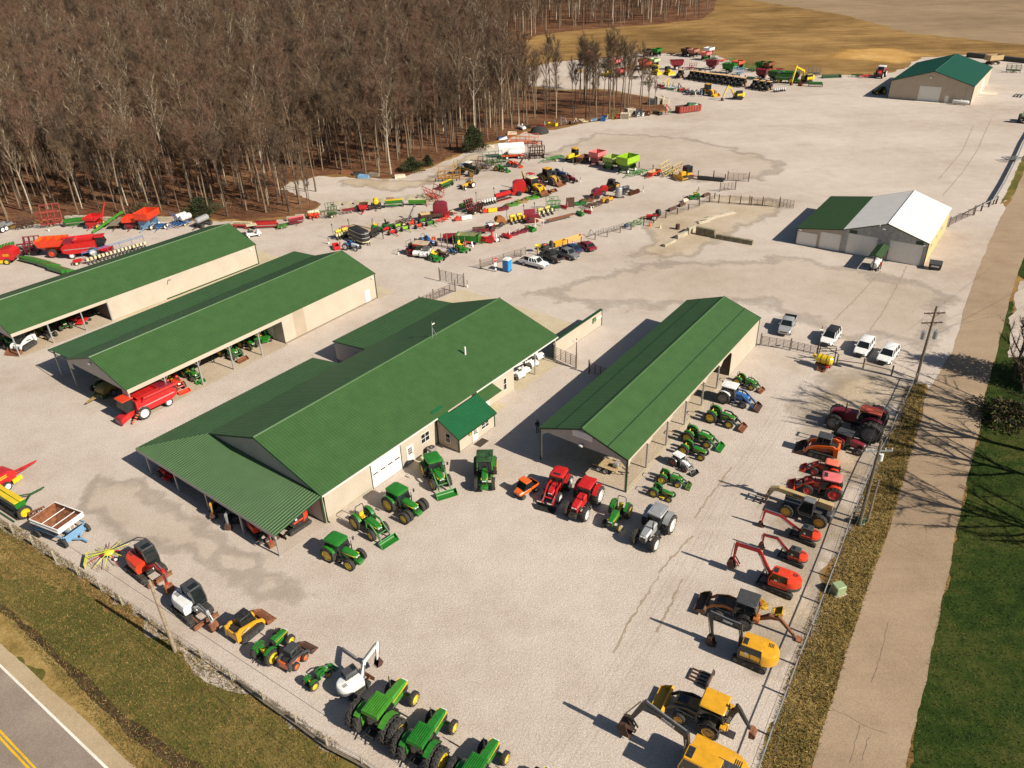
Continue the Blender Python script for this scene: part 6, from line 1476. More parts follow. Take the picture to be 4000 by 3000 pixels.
tr('h9',(225,645),(470,710),'blue cab tractor with white roof and blue front loader',body=BLUE,roof=WHITE,fend=WHITE,rim=GREY,roofst='flat',loader=BLUE,bucket=DRUST,cabm=GREY,wb=2.5,Rr=.85,rf=.45,W=.45,w=.28)
tr('h9',(400,440),(575,500),'green open loader tractor at the far end of the display row beside the blue tractor',cab='rops',loader=GREEN,bucket=RUST,wb=2.35,Rr=.72,rf=.52,W=.42,w=.36)
tr('c3',(893,428),(574,342),'long dark red cab tractor with double rear wheels at the top of the roadside row',body=MAROON,rim=GREY,roof=M('sun_bleached_red_roof',(.40,.06,.03),.6,0,.3,1.5,.3),roofst='flat',dual=2,cs=.62,wb=3.2,Rr=1.0,rf=.75,W=.5,w=.44,long=-.0)
t_=tr('c3',(612,532),(792,592),'maroon forklift tractor with black mast raised at its tall wheeled end',body=MAROON,rim=GREY,roof=DGREY,wb=2.3,Rr=.72,rf=.42,W=.45,w=.32,muff=0,roofst='flat')
f=MB()
for s_ in (-1,1):f.beam((-1.75,s_*.38,.2),(-1.9,s_*.38,2.9),.13).box(-3.0,-1.85,s_*.35-.06,s_*.35+.06,.22,.28)
for z_ in (.4,1.6,2.85):f.beam((-1.82,-.5,z_),(-1.82,.5,z_),.12)
part('fork_mast',f,BLACK,t_)
put(skid_steer(ORANGE,DGREY,True,ORANGE,DRUST,1.9),T('c3',535,628),T('c3',385,588),'orange tracked loader with grey cab roof between maroon tractor and coral roofed tractor','track loader',s=1.25)
tr('c3',(560,795),(400,755),'orange cab tractor with coral roof and orange loader',body=SCAR,roof=CORAL,rim=RED,loader=SCAR,wb=2.3,Rr=.75,rf=.52)
tr('c3',(558,963),(335,915),'orange cab tractor with faded pink roof and orange loader',body=SCAR,roof=PINK,rim=RED,loader=SCAR,roofst='hatch',wb=2.6,Rr=.85,rf=.6)
put(telehandler(),T('h8',655,748),T('h8',250,612),'tan and grey telescopic handler with long boom lowered over its cab','telehandler')
MINI=dict(L_=2.4,H=.45,W=.34,tw=1.7,house=(1.35,.78,.72),cabw=.82,cabh=1.3,bh=.20,bkw=.6,buck=DRUST,counter=DGREY)
RM=dict(MINI,body=SCAR,roof=DGREY,boomc=RED,cabc=BLACK,hatch=2,blade=BLACK)
dig('h7',(1190,220),(945,120),[(775,-95),(600,-150)],(560,-20),(560,20),'red mini excavator with grey cab roof nearest the telescopic handler','excavator',**RM)
dig('h7',(1050,455),(812,358),[(742,160),(585,122)],(572,215),(575,285),'red mini excavator with grey cab roof between two other red diggers','excavator',**RM)
dig('h7',(935,780),(600,638),[(532,300),(282,225)],(242,400),(225,520),'large red excavator with red cab roof and grab thumb on its bucket','excavator',L_=2.8,H=.62,W=.45,tw=2.2,house=(1.8,1.0,1.0),cabw=.92,cabh=1.45,bh=.24,bkw=.75,body=SCAR,boomc=RED,cabc=SCAR,counter=DGREY,blade=BLACK,thumb=True,buck=DRUST)
dig('h6',(920,872),(592,728),[(640,480),(345,362)],(362,585),(385,665),'yellow excavator with black DEERE boom parked beside the brown backhoe','excavator',L_=2.9,H=.68,W=.5,tw=2.3,house=(2.1,1.15,1.15),cabw=1.0,bh=.25,bkw=.75,body=AMBER,boomc=BLACK,counter=AMBER,cabc=BLACK,brand='DEERE',buck=DRUST,thumb=False)
dig('h5',(955,965),(540,770),[(590,545),(265,312)],(140,445),(150,560),'yellow excavator with black DEERE boom cut off by the bottom edge','excavator',L_=3.4,H=.75,W=.55,tw=2.5,house=(2.6,1.3,1.2),cabw=1.05,cabh=1.7,bh=.28,bkw=.9,body=AMBER,boomc=BLACK,cabc=AMBER,brand='DEERE',thumb=True,buck=DRUST,engine=1,mini=0)
def bhoe(tile,a,b,label,knee,end,**k):
 A_,B_=T(tile,*a),T(tile,*b);s=max(.6,min(1.5,(B_-A_).length/2.15));h=ang(B_,A_);c=(A_+B_)/2;c.z=0
 q=[(x/s-1.925,z/s-.75) for x,z in VP(c,h,tile,[knee,end])]
 return put(backhoe(hoe=((0,0),(q[0][0]*.55,q[0][1]*.75+.1),q[0]),stick=(q[0],q[1]),**k),A_,B_,label,'backhoe',None,s)
bhoe('h6',(690,425),(440,338),'brown backhoe loader with dark grey roof and long rusty digging arm',(1035,405),(1190,590),body=M('rust_orange_paint',(.45,.13,.015),.5,0,.35,2,.3),roof=DGREY,hood=BROWN,bucket=BROWN,boomc=RUST,rim=GREY)
bhoe('h5',(797,473),(567,370),'yellow backhoe loader with yellow roof and black DEERE digging arm',(1005,335),(1090,490),body=AMBER,roof=AMBER,rim=AMBER,boomc=BLACK,hood=M('dark_amber_panel',(.20,.10,.015),.5,0,.3,2,.3),brand='DEERE',cabm=BLACK)
f=MB()
for q in ((0,0,1.5,0),(0,1.1,1.5,1.1),(0,.35,1.3,.35),(0,.75,1.3,.75)):f.box(q[0],q[2],q[1]-.05,q[1]+.05,.05,.14)
for x in (0,1.5):f.box(x-.05,x+.05,-.05,1.15,.06,.15)
fk=empty('pallet_fork',T('h5',610,105)+Vector((0,0,.02)),ang(T('h5',610,105),T('h5',745,165)));tag(fk,'rusty black pallet fork frame lying on gravel above the yellow backhoe','pallet fork')
part('tines',f,DRUST,fk);part('back_plate',MB().box(1.55,1.63,-.25,1.35,.05,.75).box(1.5,1.7,-.3,-.2,.05,.55).box(1.5,1.7,1.3,1.4,.05,.55),DRUST,fk)
for q in ((1,(815,260),'yellow and black digging bucket lying beside the brown backhoe cab',-.4),(1,(1060,350),'yellow and black toothed bucket lying under the brown backhoe arm',2.7)):
 solid('spare_bucket',bucket_mb(.75,.6,.6,.04,0,0,4),[M('yellow_black_paint',(.45,.26,.01),.5,0,.9,2.2,.3)],T('h6',*q[1])+Vector((0,0,.03)),q[3],q[2],'bucket',s=1.15)
put(skid_steer(AMBER,BLACK,True,AMBER,RUST,1.95),T('h4',890,750),T('h4',1035,632),'yellow tracked loader with black cab and rusty bucket by the highway fence','track loader',s=1.05)
tr('d1',(90,722),(250,562),'green open tractor without roll bar between yellow track loader and orange skid steer',cab='none',wb=2.4,Rr=.80,rf=.55,W=.45,w=.36,muff=1)
put(skid_steer(ORANGE,DGREY,False,DGREY,DRUST,1.7),T('d1',300,782),T('d1',378,702),'orange and grey wheeled skid steer by the highway fence','skid steer',s=.88)
tr('d1',(478,958),(602,850),'small green loader tractor with yellow seat between skid steer and white excavator',cab='none',loader=GREEN,wb=1.75,Rr=.50,rf=.34,W=.32,w=.24,muff=0,bw=1.9)
dig('d1',(770,1060),(930,895),[(930,735),(1042,585)],(1042,715),(1070,830),'white excavator with grey cab roof and raised white boom','excavator',L_=2.6,H=.6,W=.42,tw=2.1,house=(1.7,.95,.95),cabw=.9,cabh=1.4,bh=.24,bkw=.7,body=WHITE,roof=DGREY,boomc=WHITE,cabc=DGREY,counter=GREY,blade=RUST,buck=DRUST,hatch=2)
dig('h4',(112,160),(262,278),[(268,170),(322,225)],(352,320),(350,365),'red mini excavator with folded arm and grey canopy behind the highway fence post','excavator',**dict(RM,blade=RUST,bkw=.5,buck=RUST))
dig('h4',(468,462),(620,598),[(600,490),(668,545)],(700,615),(700,655),'white mini excavator with dark grey cab and rusty dozer blade','excavator',**dict(MINI,body=WHITE,boomc=SILVER,roof=DGREY,cabc=DGREY,counter=GREY,blade=RUST,bkw=.5,buck=RUST,hatch=2))
OLD=dict(cs=.70,dual=2,roofst='ribbed',wb=2.8,Rr=.95,rf=.52,W=.46,w=.34,hw=.34,narrow=0)
tr('d1',(1052,1350),(1268,1058),'old green tractor with ribbed roof and double rear wheels next to white excavator',body=LGREEN,**OLD)
tr('d1',(1424,1590),(1608,1302),'old green tractor with ribbed roof and double rear wheels, middle of three alike',body=GREEN,**OLD)
tr('d1',(1876,1850),(2056,1562),'old green tractor with ribbed roof cut off by the bottom edge',body=GREEN,**OLD)
tr('d1',(2330,2105),(2512,1812),'green tractor nose just entering at the bottom edge',cab='none',body=GREEN,**dict(OLD,dual=1,roofst='flat'))
put(drill(3.6,GREEN,YEL,DGREEN,YEL,2.6,1),T('h3',20,392),T('h3',250,538),'green seed drill with two yellow lids beside the rusty wagon','seed drill')
put(gravity_wagon(WHITE,SKYB,RUB,RUST,front=1,top=(2.75,1.95),mid=1.05,h=1.62,w=1.75,Rd=.32),T('h3',440,634),T('h3',780,766),'white grain wagon with rusty inside and pale blue running gear','grain wagon')
put(tillage(1.6,2.0,RUST,'shank',0,1.0,False,h=.6),T('h3',300,590),T('h3',470,520),'rusty spring tooth harrow lying beside the white wagon','harrow',s=1.0)
put(baler(RED,YEL,False,LAMP,YEL,2.8,1.9,3.0,1.9,YEL),T('h3',-45,290),T('h3',75,215),'red and yellow square baler at the left edge with long red pole','baler',s=1.05)
rk=empty('rotary_rake',T('c0',965,1510)+Vector((0,0,.02)),.3);tag(rk,'yellow rotary hay rake with spread arms beside the red mini excavator','hay rake')
LY=M('lemon_paint',(.62,.60,.05),.4,0,.15,2,.2)
part('hub',MB().lathe([(.45,.75),(.5,.85),(.38,1.0),(.1,1.08)],14,axis='z').cyl((0,0,.3),(0,0,.8),.12,8),LY,rk)
for i in range(11):
 a=2*PI*i/11
 ar=part('arm',MB().tube([(.3*math.cos(a),.3*math.sin(a),.9),(1.9*math.cos(a),1.9*math.sin(a),.55)],.035,5),LY if i%3 else RED,rk)
 tn=MB()
 for j in range(3):
  r_=1.4+.22*j;tn.tube([(r_*math.cos(a),r_*math.sin(a),.62),(r_*math.cos(a+.12),r_*math.sin(a+.12),.08)],.018,4)
 part('tine',tn,RUST,ar)
part('frame',MB().beam((0,0,1.0),(2.6,1.0,1.1),.1).beam((2.6,1.0,1.1),(3.2,1.2,.6),.08),DGREY,rk)
part('guard',MB().box(-2.2,-2.15,-.9,.9,.2,.75).beam((-2.15,0,.7),(0,0,1.05),.07).beam((-2.15,.8,.7),(0,.1,1.05),.05),LY,rk)
for y in (-.5,.5):wheel(rk,.5,y,.25,.16,LAMP,False)
put(excavator(**dict(RM,boom=((0,0),(.9,1.1),(1.7,.9)),stick=((1.7,.9),(1.5,-.1)))),T('h2',1140,352),T('h2',1020,432),'red and black mini excavator sheltering under the right end of the lean-to','excavator',s=1.1)
put(excavator(**dict(RM,boom=((0,0),(1.0,.9),(1.9,.55)),stick=((1.9,.55),(1.95,-.35)),buck=RUST)),T('h2',790,395),T('h2',860,470),'red mini excavator in shadow behind the lean-to posts with bucket reaching out','excavator',s=1.05)
put(excavator(**dict(RM,body=AMBER,boomc=AMBER,boom=((0,0),(1.0,1.0),(1.8,.9)),stick=((1.8,.9),(1.75,-.2)))),T('h2',580,190),T('h2',545,262),'yellow mini excavator in deep shadow under the lean-to','excavator',s=1.0)
put(excavator(**dict(RM,body=WHITE,boomc=SILVER,boom=((0,0),(1.0,1.0),(1.8,.9)),stick=((1.8,.9),(1.75,-.2)))),T('h2',700,265),T('h2',660,335),'white mini excavator in deep shadow under the lean-to','excavator',s=1.0)
put(zero_turn(RED,BLACK,RED),T('c0',1430,770),T('c0',1500,815),'red mower half hidden behind a lean-to post','mower',s=1.4)
put(combine(RED,cabroof=SCAR),T('h1',640,545),T('h1',448,640),'red combine harvester parked in the corner bay of the machinery shed','combine')
tr('h1',(700,400),(760,440),'orange loader tractor in the bay beside the red combine',body=SCAR,rim=GREY,loader=SCAR,cab='rops',wb=1.9,Rr=.58,rf=.42,W=.36,w=.28,s=1.15)
tr('h1',(835,335),(885,365),'small green loader tractor with yellow seat alone in a shed bay',cab='none',loader=GREEN,wb=1.75,Rr=.52,rf=.36,W=.34,w=.26,muff=0,s=1.1)
tr('h1',(1125,170),(1190,195),'green loader tractor by the shed posts with a rusty bucket',cab='none',loader=GREEN,bucket=RUST,wb=2.1,Rr=.68,rf=.5,muff=0,s=1.1)
tr('a0',(0,0),(1,0),'x') if False else None
put(zero_turn(GREEN),T('b1',20,1300),T('b1',75,1290),'green riding mower with wide deck nearest the cream shed wall','mower',s=1.4)
put(zero_turn(GREEN),T('b1',75,1240),T('b1',130,1250),'green riding mower at the back of the last shed bay','mower',s=1.4)
tr('b0',(2120,1330),(2190,1355),'green tractor behind the shed post next to the mowers',cab='none',wb=1.8,Rr=.6,rf=.4,muff=0,s=1.0)
tr('h1',(170,400),(120,450),'dark green tractor in shade under the machinery shed gable',body=DGREEN,wb=2.5,Rr=.85,rf=.6)
put(baler(M('dull_yellow',(.30,.20,.05),.6,0,.2,2,.3),DGREEN,False,GREY,None,2.0,1.6,2.4,1.6),T('h1',230,465),T('h1',185,490),'dull yellow square baler in shade beside the red combine','baler',s=1.0)
put(skid_steer(WHITE,BLACK,True,WHITE,RUST,1.9),T('h0',312,805),T('h0',205,872),'white tracked loader at the near corner post of the long shed','track loader',s=1.2)
tr('h0',(440,700),(545,745),'green tractor with black folded cover and yellow front wheel under the long shed',body=DGREEN,hood=BLACK,cab='none',wb=2.2,Rr=.6,rf=.38,muff=0,s=1.1)
tr('h0',(640,590),(700,672),'bright green tricycle tractor standing between long shed posts',body=LGREEN,cab='none',wb=2.2,Rr=.75,rf=.45,rim=GREY,muff=0,s=1.0)
put(zero_turn(RED,BLACK,RED),T('h0',760,590),T('h0',870,585),'red zero turn mower under the long shed beside a post','mower',s=1.6)
put(golf_cart(M('beige_body',(.45,.40,.30),.5,0,.1),BLACK),T('h0',1030,490),T('h0',1085,480),'beige buggy in the dark corner of the long shed','golf cart')
tr('h0',(60,790),(130,850),'green tractor with yellow wheels in shade at the long shed gable',cab='none',wb=2.2,Rr=.7,rf=.5,s=1.0)
for i,(x,y,l) in enumerate(((390,640,'white golf cart farthest back beneath the carport roof'),(320,722,'white golf cart in the middle of the carport row'),(225,800,'white golf cart beside the carport post and cream wall'),(170,850,'white golf cart half hidden at the cream wall corner'))):
 p=T('i0',x-45,y-30);q=T('i0',x+25,y+8);put(golf_cart(WHITE,WHITE,DGREY),p,q,l,'golf cart','golf carts under the carport',s=1.1)
tl=empty('utility_trailer',T('i3',930,670)+Vector((0,0,.02)),ang(T('i3',850,630),T('i3',1040,700)));tag(tl,'flat wooden trailer carrying a generator under the display shed','trailer')
part('deck',MB().box(-1.5,1.5,-.85,.85,.55,.65),TIMB,tl);part('tongue',MB().beam((1.5,-.5,.55),(2.6,0,.45),.08).beam((1.5,.5,.55),(2.6,0,.45),.08).beam((2.4,0,.45),(2.4,0,.05),.06),BLACK,tl)
for x in (-.6,.2):
 for s_ in (-1,1):wheel(tl,x,s_*1.0,.33,.2,LAMP,False)
gn=empty('generator',T('i3',930,670)+Vector((math.cos(tl.rotation_euler.z)*1.0,math.sin(tl.rotation_euler.z)*1.0,.68)),tl.rotation_euler.z);tag(gn,'small grey generator standing on the wooden trailer','generator')
part('frame',MB().tube([(-.35,-.3,0),(-.35,-.3,.6),(.35,-.3,.6),(.35,-.3,0)],.025,5).tube([(-.35,.3,0),(-.35,.3,.6),(.35,.3,.6),(.35,.3,0)],.025,5),DGREY,gn);part('engine',MB().box(-.3,.3,-.25,.25,.05,.5,.05),SILVER,gn)
def person(loc,rz,label):
 """one continuous skinned figure, standing, arms folded forward on a phone"""
 vs={'pel':(0,0,.94),'sp':(.0,0,1.15),'ch':(.01,0,1.36),'nk':(.01,0,1.52),'hd':(.03,0,1.63),'tp':(.02,0,1.74)}
 ed=[('pel','sp'),('sp','ch'),('ch','nk'),('nk','hd'),('hd','tp')];rd={'pel':.155,'sp':.145,'ch':.165,'nk':.058,'hd':.098,'tp':.072}
 for s_,n in ((1,'l'),(-1,'r')):
  q={'hip':(0,s_*.10,.86,.105),'kn':(.03,s_*.12,.48,.070),'an':(-.01,s_*.13,.09,.045),'toe':(.17,s_*.15,.045,.04),'sh':(0,s_*.20,1.42,.068),'el':(-.03,s_*.27,1.14,.048),'wr':(.20,s_*.20,1.05,.034),'pa':(.28,s_*.16,1.06,.038)}
  for k,v in q.items():vs[k+n]=v[:3];rd[k+n]=v[3]
  ed+=[('pel','hip'+n),('hip'+n,'kn'+n),('kn'+n,'an'+n),('an'+n,'toe'+n),('ch','sh'+n),('sh'+n,'el'+n),('el'+n,'wr'+n),('wr'+n,'pa'+n)]
  for j in range(5):
   k='f%d'%j+n;ln=(.075,.085,.09,.08,.05)[j];off_=(-.03+.02*j) if j<4 else -s_*.02
   base=vs['pa'+n];vs[k]=(base[0]+(ln if j<4 else .03),base[1]+(off_ if j<4 else -s_*.05),base[2]-.015);rd[k]=.009
   vs[k+'t']=(vs[k][0]+.02,vs[k][1],vs[k][2]-.03);rd[k+'t']=.008;ed+=[('pa'+n,k),(k,k+'t')]
 nm=list(vs);me=bpy.data.meshes.new('person');me.from_pydata([vs[k] for k in nm],[(nm.index(a),nm.index(b)) for a,b in ed],[])
 o=bpy.data.objects.new('person',me);COL.objects.link(o)
 md=o.modifiers.new('skin','SKIN')
 if not me.skin_vertices:me.attributes.new
 for i,k in enumerate(nm):
  sv_=me.skin_vertices[0].data[i];sv_.radius=(rd[k],rd[k]);sv_.use_root=(k=='pel')
 o.modifiers.new('sub','SUBSURF').levels=1
 dg=bpy.context.evaluated_depsgraph_get();m2=bpy.data.meshes.new_from_object(o.evaluated_get(dg));bpy.data.objects.remove(o)
 for mt in (CLOTH,SKIN,M('jeans',(.03,.04,.07),.9,0,.3,8)):m2.materials.append(mt)
 for p in m2.polygons:
  c=p.center;p.use_smooth=True
  p.material_index=1 if (c.z>1.53 or (c.x>.14 and .95<c.z<1.15)) else (2 if c.z<.92 else 0)
 r_=bpy.data.objects.new('person',m2);link(r_);r_.location=loc;r_.rotation_euler=(0,0,rz)
 tag(r_,label,'person')
 part('hair',MB().lathe([(.02,1.775),(.075,1.75),(.108,1.68),(.10,1.63)],12,axis='z',c=(.0,0,0)),HAIR,r_)
 fc=MB().box(.122,.140,-.012,.012,1.60,1.645,.004)
 for y in (-.035,.035):fc.box(.112,.125,y-.012,y+.012,1.655,1.668)
 fc.box(.115,.128,-.028,.028,1.567,1.577)
 part('face',fc,M('face_detail',(.25,.12,.08),.6,0,.2),r_)
 part('shoe',MB().box(-.09,.21,.08,.19,0,.085,.03),BLACK,r_);part('shoe',MB().box(-.09,.21,-.19,-.08,0,.085,.03),BLACK,r_)
 return r_
person(T('i3',62,218)+Vector((0,0,.01)),-1.2,'person in dark clothes standing in shadow by the corner post of the display shed')
ac=empty('air_conditioner',Cb.M@Vector((15.2,-.55,.0)),.9038);tag(ac,'grey air conditioning unit beneath the double window','air conditioner')
part('casing',MB().box(-.48,.48,-.42,.42,.05,1.0,.08),M('beige_grey_casing',(.27,.235,.21),.5,0,.1,3,.2),ac);part('fan_grille',MB().lathe([(.36,.98),(.36,1.03),(.30,1.035),(.08,.99)],18,axis='z'),BLACK,ac);part('base',MB().box(-.6,.6,-.55,.55,0,.06),CONC,ac)
gt=empty('gas_bottle',Cb.M@Vector((13.9,-.5,.0)),.9);tag(gt,'pale green gas bottle leaning by the showroom wall','gas bottle')
part('bottle',MB().lathe([(.03,-.6),(.2,-.52),(.25,-.35),(.25,.35),(.2,.52),(.03,.6)],12,axis='x',c=(0,0,.4)),M('pale_green_paint',(.30,.36,.16),.5,0,.15),gt);part('valve',MB().tube([(.55,0,.42),(.9,.1,.7),(1.4,0,.75)],.05,6),TRIMW,gt);part('cradle',MB().box(-.3,-.2,-.2,.2,0,.25).box(.2,.3,-.2,.2,0,.25),WOOD,gt)
for a,b,k,c_,rc,l in (((195,1110),(125,1260),'pickup',SILVER,None,'silver pickup truck behind the gate, leftmost of the four vehicles'),((575,1235),(490,1335),'suv',WHITE,BLACK,'white car with black roof behind the yellow sprayer'),((870,1310),(775,1440),'suv',WHITE,None,'long white suv with white roof, third vehicle from the gate'),((1070,1390),(985,1490),'suv',WHITE,None,'white suv parked nearest the utility pole')):
 put(car(c_,k,rc),T('b3',*a),T('b3',*b),l,{'suv':'car','pickup':'pickup'}[k],'vehicles parked by the roadside gate',s=1.0)
for a,b,k,c_,l in (((110,622),(270,660),'pickup',WHITE,'white pickup truck at the near end of the parked row'),((400,612),(285,560),'pickup',BLACK,'black pickup truck between white and grey pickups'),((425,545),(520,578),'pickup',GREY,'grey pickup truck in the middle of the parked row'),((565,530),(475,490),'sedan',NAVY,'dark blue sedan between the grey truck and the red car'),((680,508),(610,470),'sedan',MAROON,'dark red sedan at the far end of the parked row')):
 put(car(c_,k),T('b2',*a),T('b2',*b),l,'car' if k=='sedan' else 'pickup','vehicles parked along the inner fence',s=.95)
sp_=empty('crop_sprayer',T('b3',475,1520)+Vector((0,0,.02)),ang(T('b3',420,1490),T('b3',560,1530)));tag(sp_,'yellow tank crop sprayer with folded black booms in front of the parked cars','sprayer')
t=part('tank',MB().lathe([(.05,-1.1),(.45,-1.02),(.62,-.8),(.62,.8),(.45,1.02),(.05,1.1)],18,axis='x',c=(0,0,1.3)),YEL,sp_)
part('strap',MB().lathe([(.635,-.4),(.635,-.32)],18,axis='x',c=(0,0,1.3)).lathe([(.635,.32),(.635,.4)],18,axis='x',c=(0,0,1.3)),BLACK,t)
part('frame',MB().box(-1.0,1.0,-.5,.5,.45,.68).box(-.6,.6,-1.2,-.4,.05,.15).beam((-.5,-.5,.5),(-.4,-1.3,.1),.1).beam((.5,-.5,.5),(.4,-1.3,.1),.1),RUST,sp_)
part('spray_pump',MB().box(.5,.85,-.95,-.6,.5,.8,.04),RED,sp_);part('filler_bottle',MB().box(-1.55,-1.2,-.2,.2,1.1,1.7,.06),YEL,sp_)
b=MB()
for x in (-1.1,1.1):b.beam((x,.6,.5),(x*.9,.7,3.0),.1)
for z in (1.3,2.1,2.9):b.beam((-1.0,.68,z),(1.0,.68,z+.3),.07)
b.beam((-1.0,.7,3.0),(1.5,.9,2.0),.07).beam((1.0,.7,3.0),(-1.5,.9,2.0),.07).beam((-1.5,.9,1.5),(1.9,1.0,2.9),.06).beam((-1.1,.9,1.0),(1.2,1.0,2.3),.06)
part('spray_boom',b,BLACK,sp_)
def P_(q,t):
 return T(q[0],q[1],q[2]) if len(q)==3 else T(t,*q)
def sp(fn,t,a,b,label,cat,group=None,name=None,minl=0,**k):
 """kinds that are built to length: a->b is the long axis"""
 A_,B_=P_(a,t),P_(b,t);L_=max(minl,(B_-A_).length)
 return put(fn(L_=L_,**k),A_,B_,label,cat,group,1.0,name)
def pu(res,t,a,b,label,cat,group=None,s=None,name=None):
 return put(res,P_(a,t),P_(b,t),label,cat,group,s,name)
pu(bale_wagon_box(SILVER,GREY,3.6,1.7,1.1,.6,LAMP,False,4),'m0',(-40,540),(130,470),'grey boat shaped trailer with tandem wheels at the left edge','trailer',s=1.2)
sp(tillage,'m0',(400,450),(760,400),'rusty brown harrow frame by the trees, leftmost in the back row','harrow',col=DRUST,w=3.4,wings=1,tongue=1)
sp(tillage,'m0',(940,420),(1360,360),'tall tangled red field cultivator folded upright against the woodland','cultivator',col=M('rusty_red',(.33,.04,.03),.6,0,.35,3,.2),dark=M('rusty_red',(.33,.04,.03)),w=3.0,wings=2,tall=1.2,tongue=2.2)
sp(drill,'m0',(1420,420),(1850,372),'long green seed drill next to the tangled red cultivator','seed drill',box=GREEN,lid=GREEN,side=-1,tongue=2.0,rim=YEL)
w_=pu(gravity_wagon(RED,RED,YEL,None,top=(3.2,2.6),h=2.3),'m0',(2130,372),(1995,455),'red wagon with slanted filling auger at its back','grain wagon',s=1.0)
part('filling_auger',MB().tube([(-1.4,.8,.8),(-3.4,1.2,3.9)],.14,8).box(-3.7,-3.2,1.0,1.4,3.8,4.1,.05),RED,w_)
sp(auger_conveyor,'m1',('m0',2005,572),(470,420),'long pale green grain elevator lying between red wagons','elevator',col=LGREEN,h=2.1,w=.35)
f_=pu(bare_gear(BROWN,2.6,1.9,CREAMP),'m1',(390,470),(285,585),'flat bed hay wagon under the green elevator','hay wagon',s=1.0);part('deck',MB().box(-2.4,2.1,-1.15,1.15,.85,.98),WOOD,f_)
pu(gravity_wagon(SCAR,MAROON,YEL,None,top=(3.6,2.7),h=2.1,mid=1.3),'m1',(730,480),(620,592),'low scarlet grain wagon beside the taller red one','grain wagon',s=1.05)
pu(gravity_wagon(SCAR,SKYB,LAMP,None,top=(4.0,2.8),h=3.2,mid=1.9),'m1',(1110,498),(950,592),'tall scarlet grain wagon on pale blue gear','grain wagon',s=1.12)
pu(bare_gear(BLUE,1.2,2.0,LAMP,2.2),'m1',(1300,535),(1240,582),'short blue two axle hitch cart next to tall scarlet wagon','cart',s=1.0)
tk_=sp(tillage,'m1',(1860,455),(1560,560),'blue liquid applicator carrying two white tanks','applicator',col=BLUE,dark=NAVY,w=2.6,tongue=1.6,wings=0)
for y in (-.7,.7):
 t=part('tank',MB().lathe([(.02,-1.3),(.5,-1.2),(.62,-1.0),(.62,1.0),(.5,1.2),(.02,1.3)],16,axis='x',c=(-.9,y,1.75)),POLY,tk_)
 part('strap',MB().lathe([(.64,-.45),(.64,-.38)],16,axis='x',c=(-.9,y,1.75)).lathe([(.64,.38),(.64,.45)],16,axis='x',c=(-.9,y,1.75)),NAVY,t)
for y in (-.5,.6):part('marker_arm',MB().tube([(.8,y,.8),(1.1,y,2.4),(1.6,y,3.3)],.07,6),BLUE,tk_)
pu(tank_trailer(BLACK,SILVER,1,3.2,.62,DGREY,dome=False),'m1',('m2',75,470),(2080,560),'long silver pressure tank on a black trailer behind the long shed','tank trailer',s=1.05)
sp(planter,'m2',(600,560),(1010,575),'red row cultivator with pale hoppers just past the long shed ridge','cultivator',frame=RED,hop=CREAMP,rows=8,marker=False,side=-1,tongue=0,unit=MAROON)
sp(drill,'m2',(1100,575),(1570,555),'wide red double seeder with two wheels in front','seeder',box=RED,lid=MAROON,side=-1,tongue=0)
pu(golf_cart(WHITE,CREAMP,DGREY),'m2',(985,748),(1135,722),'white golf cart alone on gravel beyond the long shed','golf cart',s=1.25)
sp(tillage,'m2',(1570,575),(1790,540),'small green harrow between two red seeders','harrow',col=LGREEN,w=1.8,tongue=0,h=.5)
sp(drill,'m2',(1825,510),(2140,445),'seed drill with bright pink red lid','seed drill',box=MAROON,lid=PINK,side=-1,tongue=1.6,wheels=False)
sp(planter,'m3',(10,640),(290,605),'red planter frame loaded with cream tanks','planter',frame=SCAR,hop=CREAMP,rows=5,tanks=CREAMP,tankn=2,marker=False,side=-1,tongue=1.8,unit=RED)
sp(tillage,'m3',(450,615),(640,585),'dark green cultivator with two wings folded straight up','cultivator',col=DGREEN,w=1.6,wings=1,tongue=0)
sp(tillage,'m3',(770,545),(1040,500),'thin maroon spring cultivator before the tan blocks','cultivator',col=MAROON,dark=MAROON,w=1.3,tongue=0,wheels=False,h=.9)
pu(bale_wagon_box(RED,BROWN,2.0,1.7,1.5,.7,RED,False),'m3',(1245,430),(1215,510),'red box seeder with white bags piled behind it','seeder',s=1.1)
pu(tank_trailer(BLACK,YEL,1,2.1,.6,BLACK,dome=False),'m3',(1490,345),(1500,445),'yellow tank cart standing in the row of implements','tank cart',s=1.0)
sp(drill,'m3',(1690,395),(2065,365),'green seed drill with yellow lids near the tan blocks','seed drill',box=GREEN,lid=YEL,side=-1,tongue=1.2,bz=.8)
sp(drill,'m4',(-15,455),(360,448),'long low green seeder with pale lids at the end of the block row','seeder',box=LGREEN,lid=CREAMP,side=-1,tongue=0,wheels=False,bz=.55)
sp(tillage,'m4',(420,270),(640,375),'red hay rake with white wheels tilted at the row end','hay rake',col=RED,w=1.6,wings=1,tongue=0,rim=LAMP)
f_=empty('steel_stand',T('m4',455,455),.2);tag(f_,'upright orange brown steel stand before the red hay rake','stand')
part('frame',MB().beam((-.9,0,0),(-.8,0,2.3),.1).beam((.9,0,0),(.8,0,2.3),.1).beam((-.8,0,2.3),(.8,0,2.3),.1).beam((-.3,0,0),(-.3,.2,2.3),.08).beam((-.9,0,.9),(.9,0,.9),.08),M('ochre_steel',(.36,.17,.04),.7,0,.3,3),f_);part('feet',MB().box(-1.0,-.8,-.7,.7,0,.1).box(.8,1.0,-.7,.7,0,.1),RUST,f_)
sp(planter,'m3',(590,1085),(930,985),'planter with fat yellow tanks beside the black enclosed trailer','planter',frame=DGREEN,hop=CREAMP,rows=6,tanks=YEL,tankn=2,side=1,tongue=1.6)
pu(small_tool(RED,3,1.8),'m3',(830,880),(930,870),'red folded implement behind the yellow tank planter','implement',s=1.3)
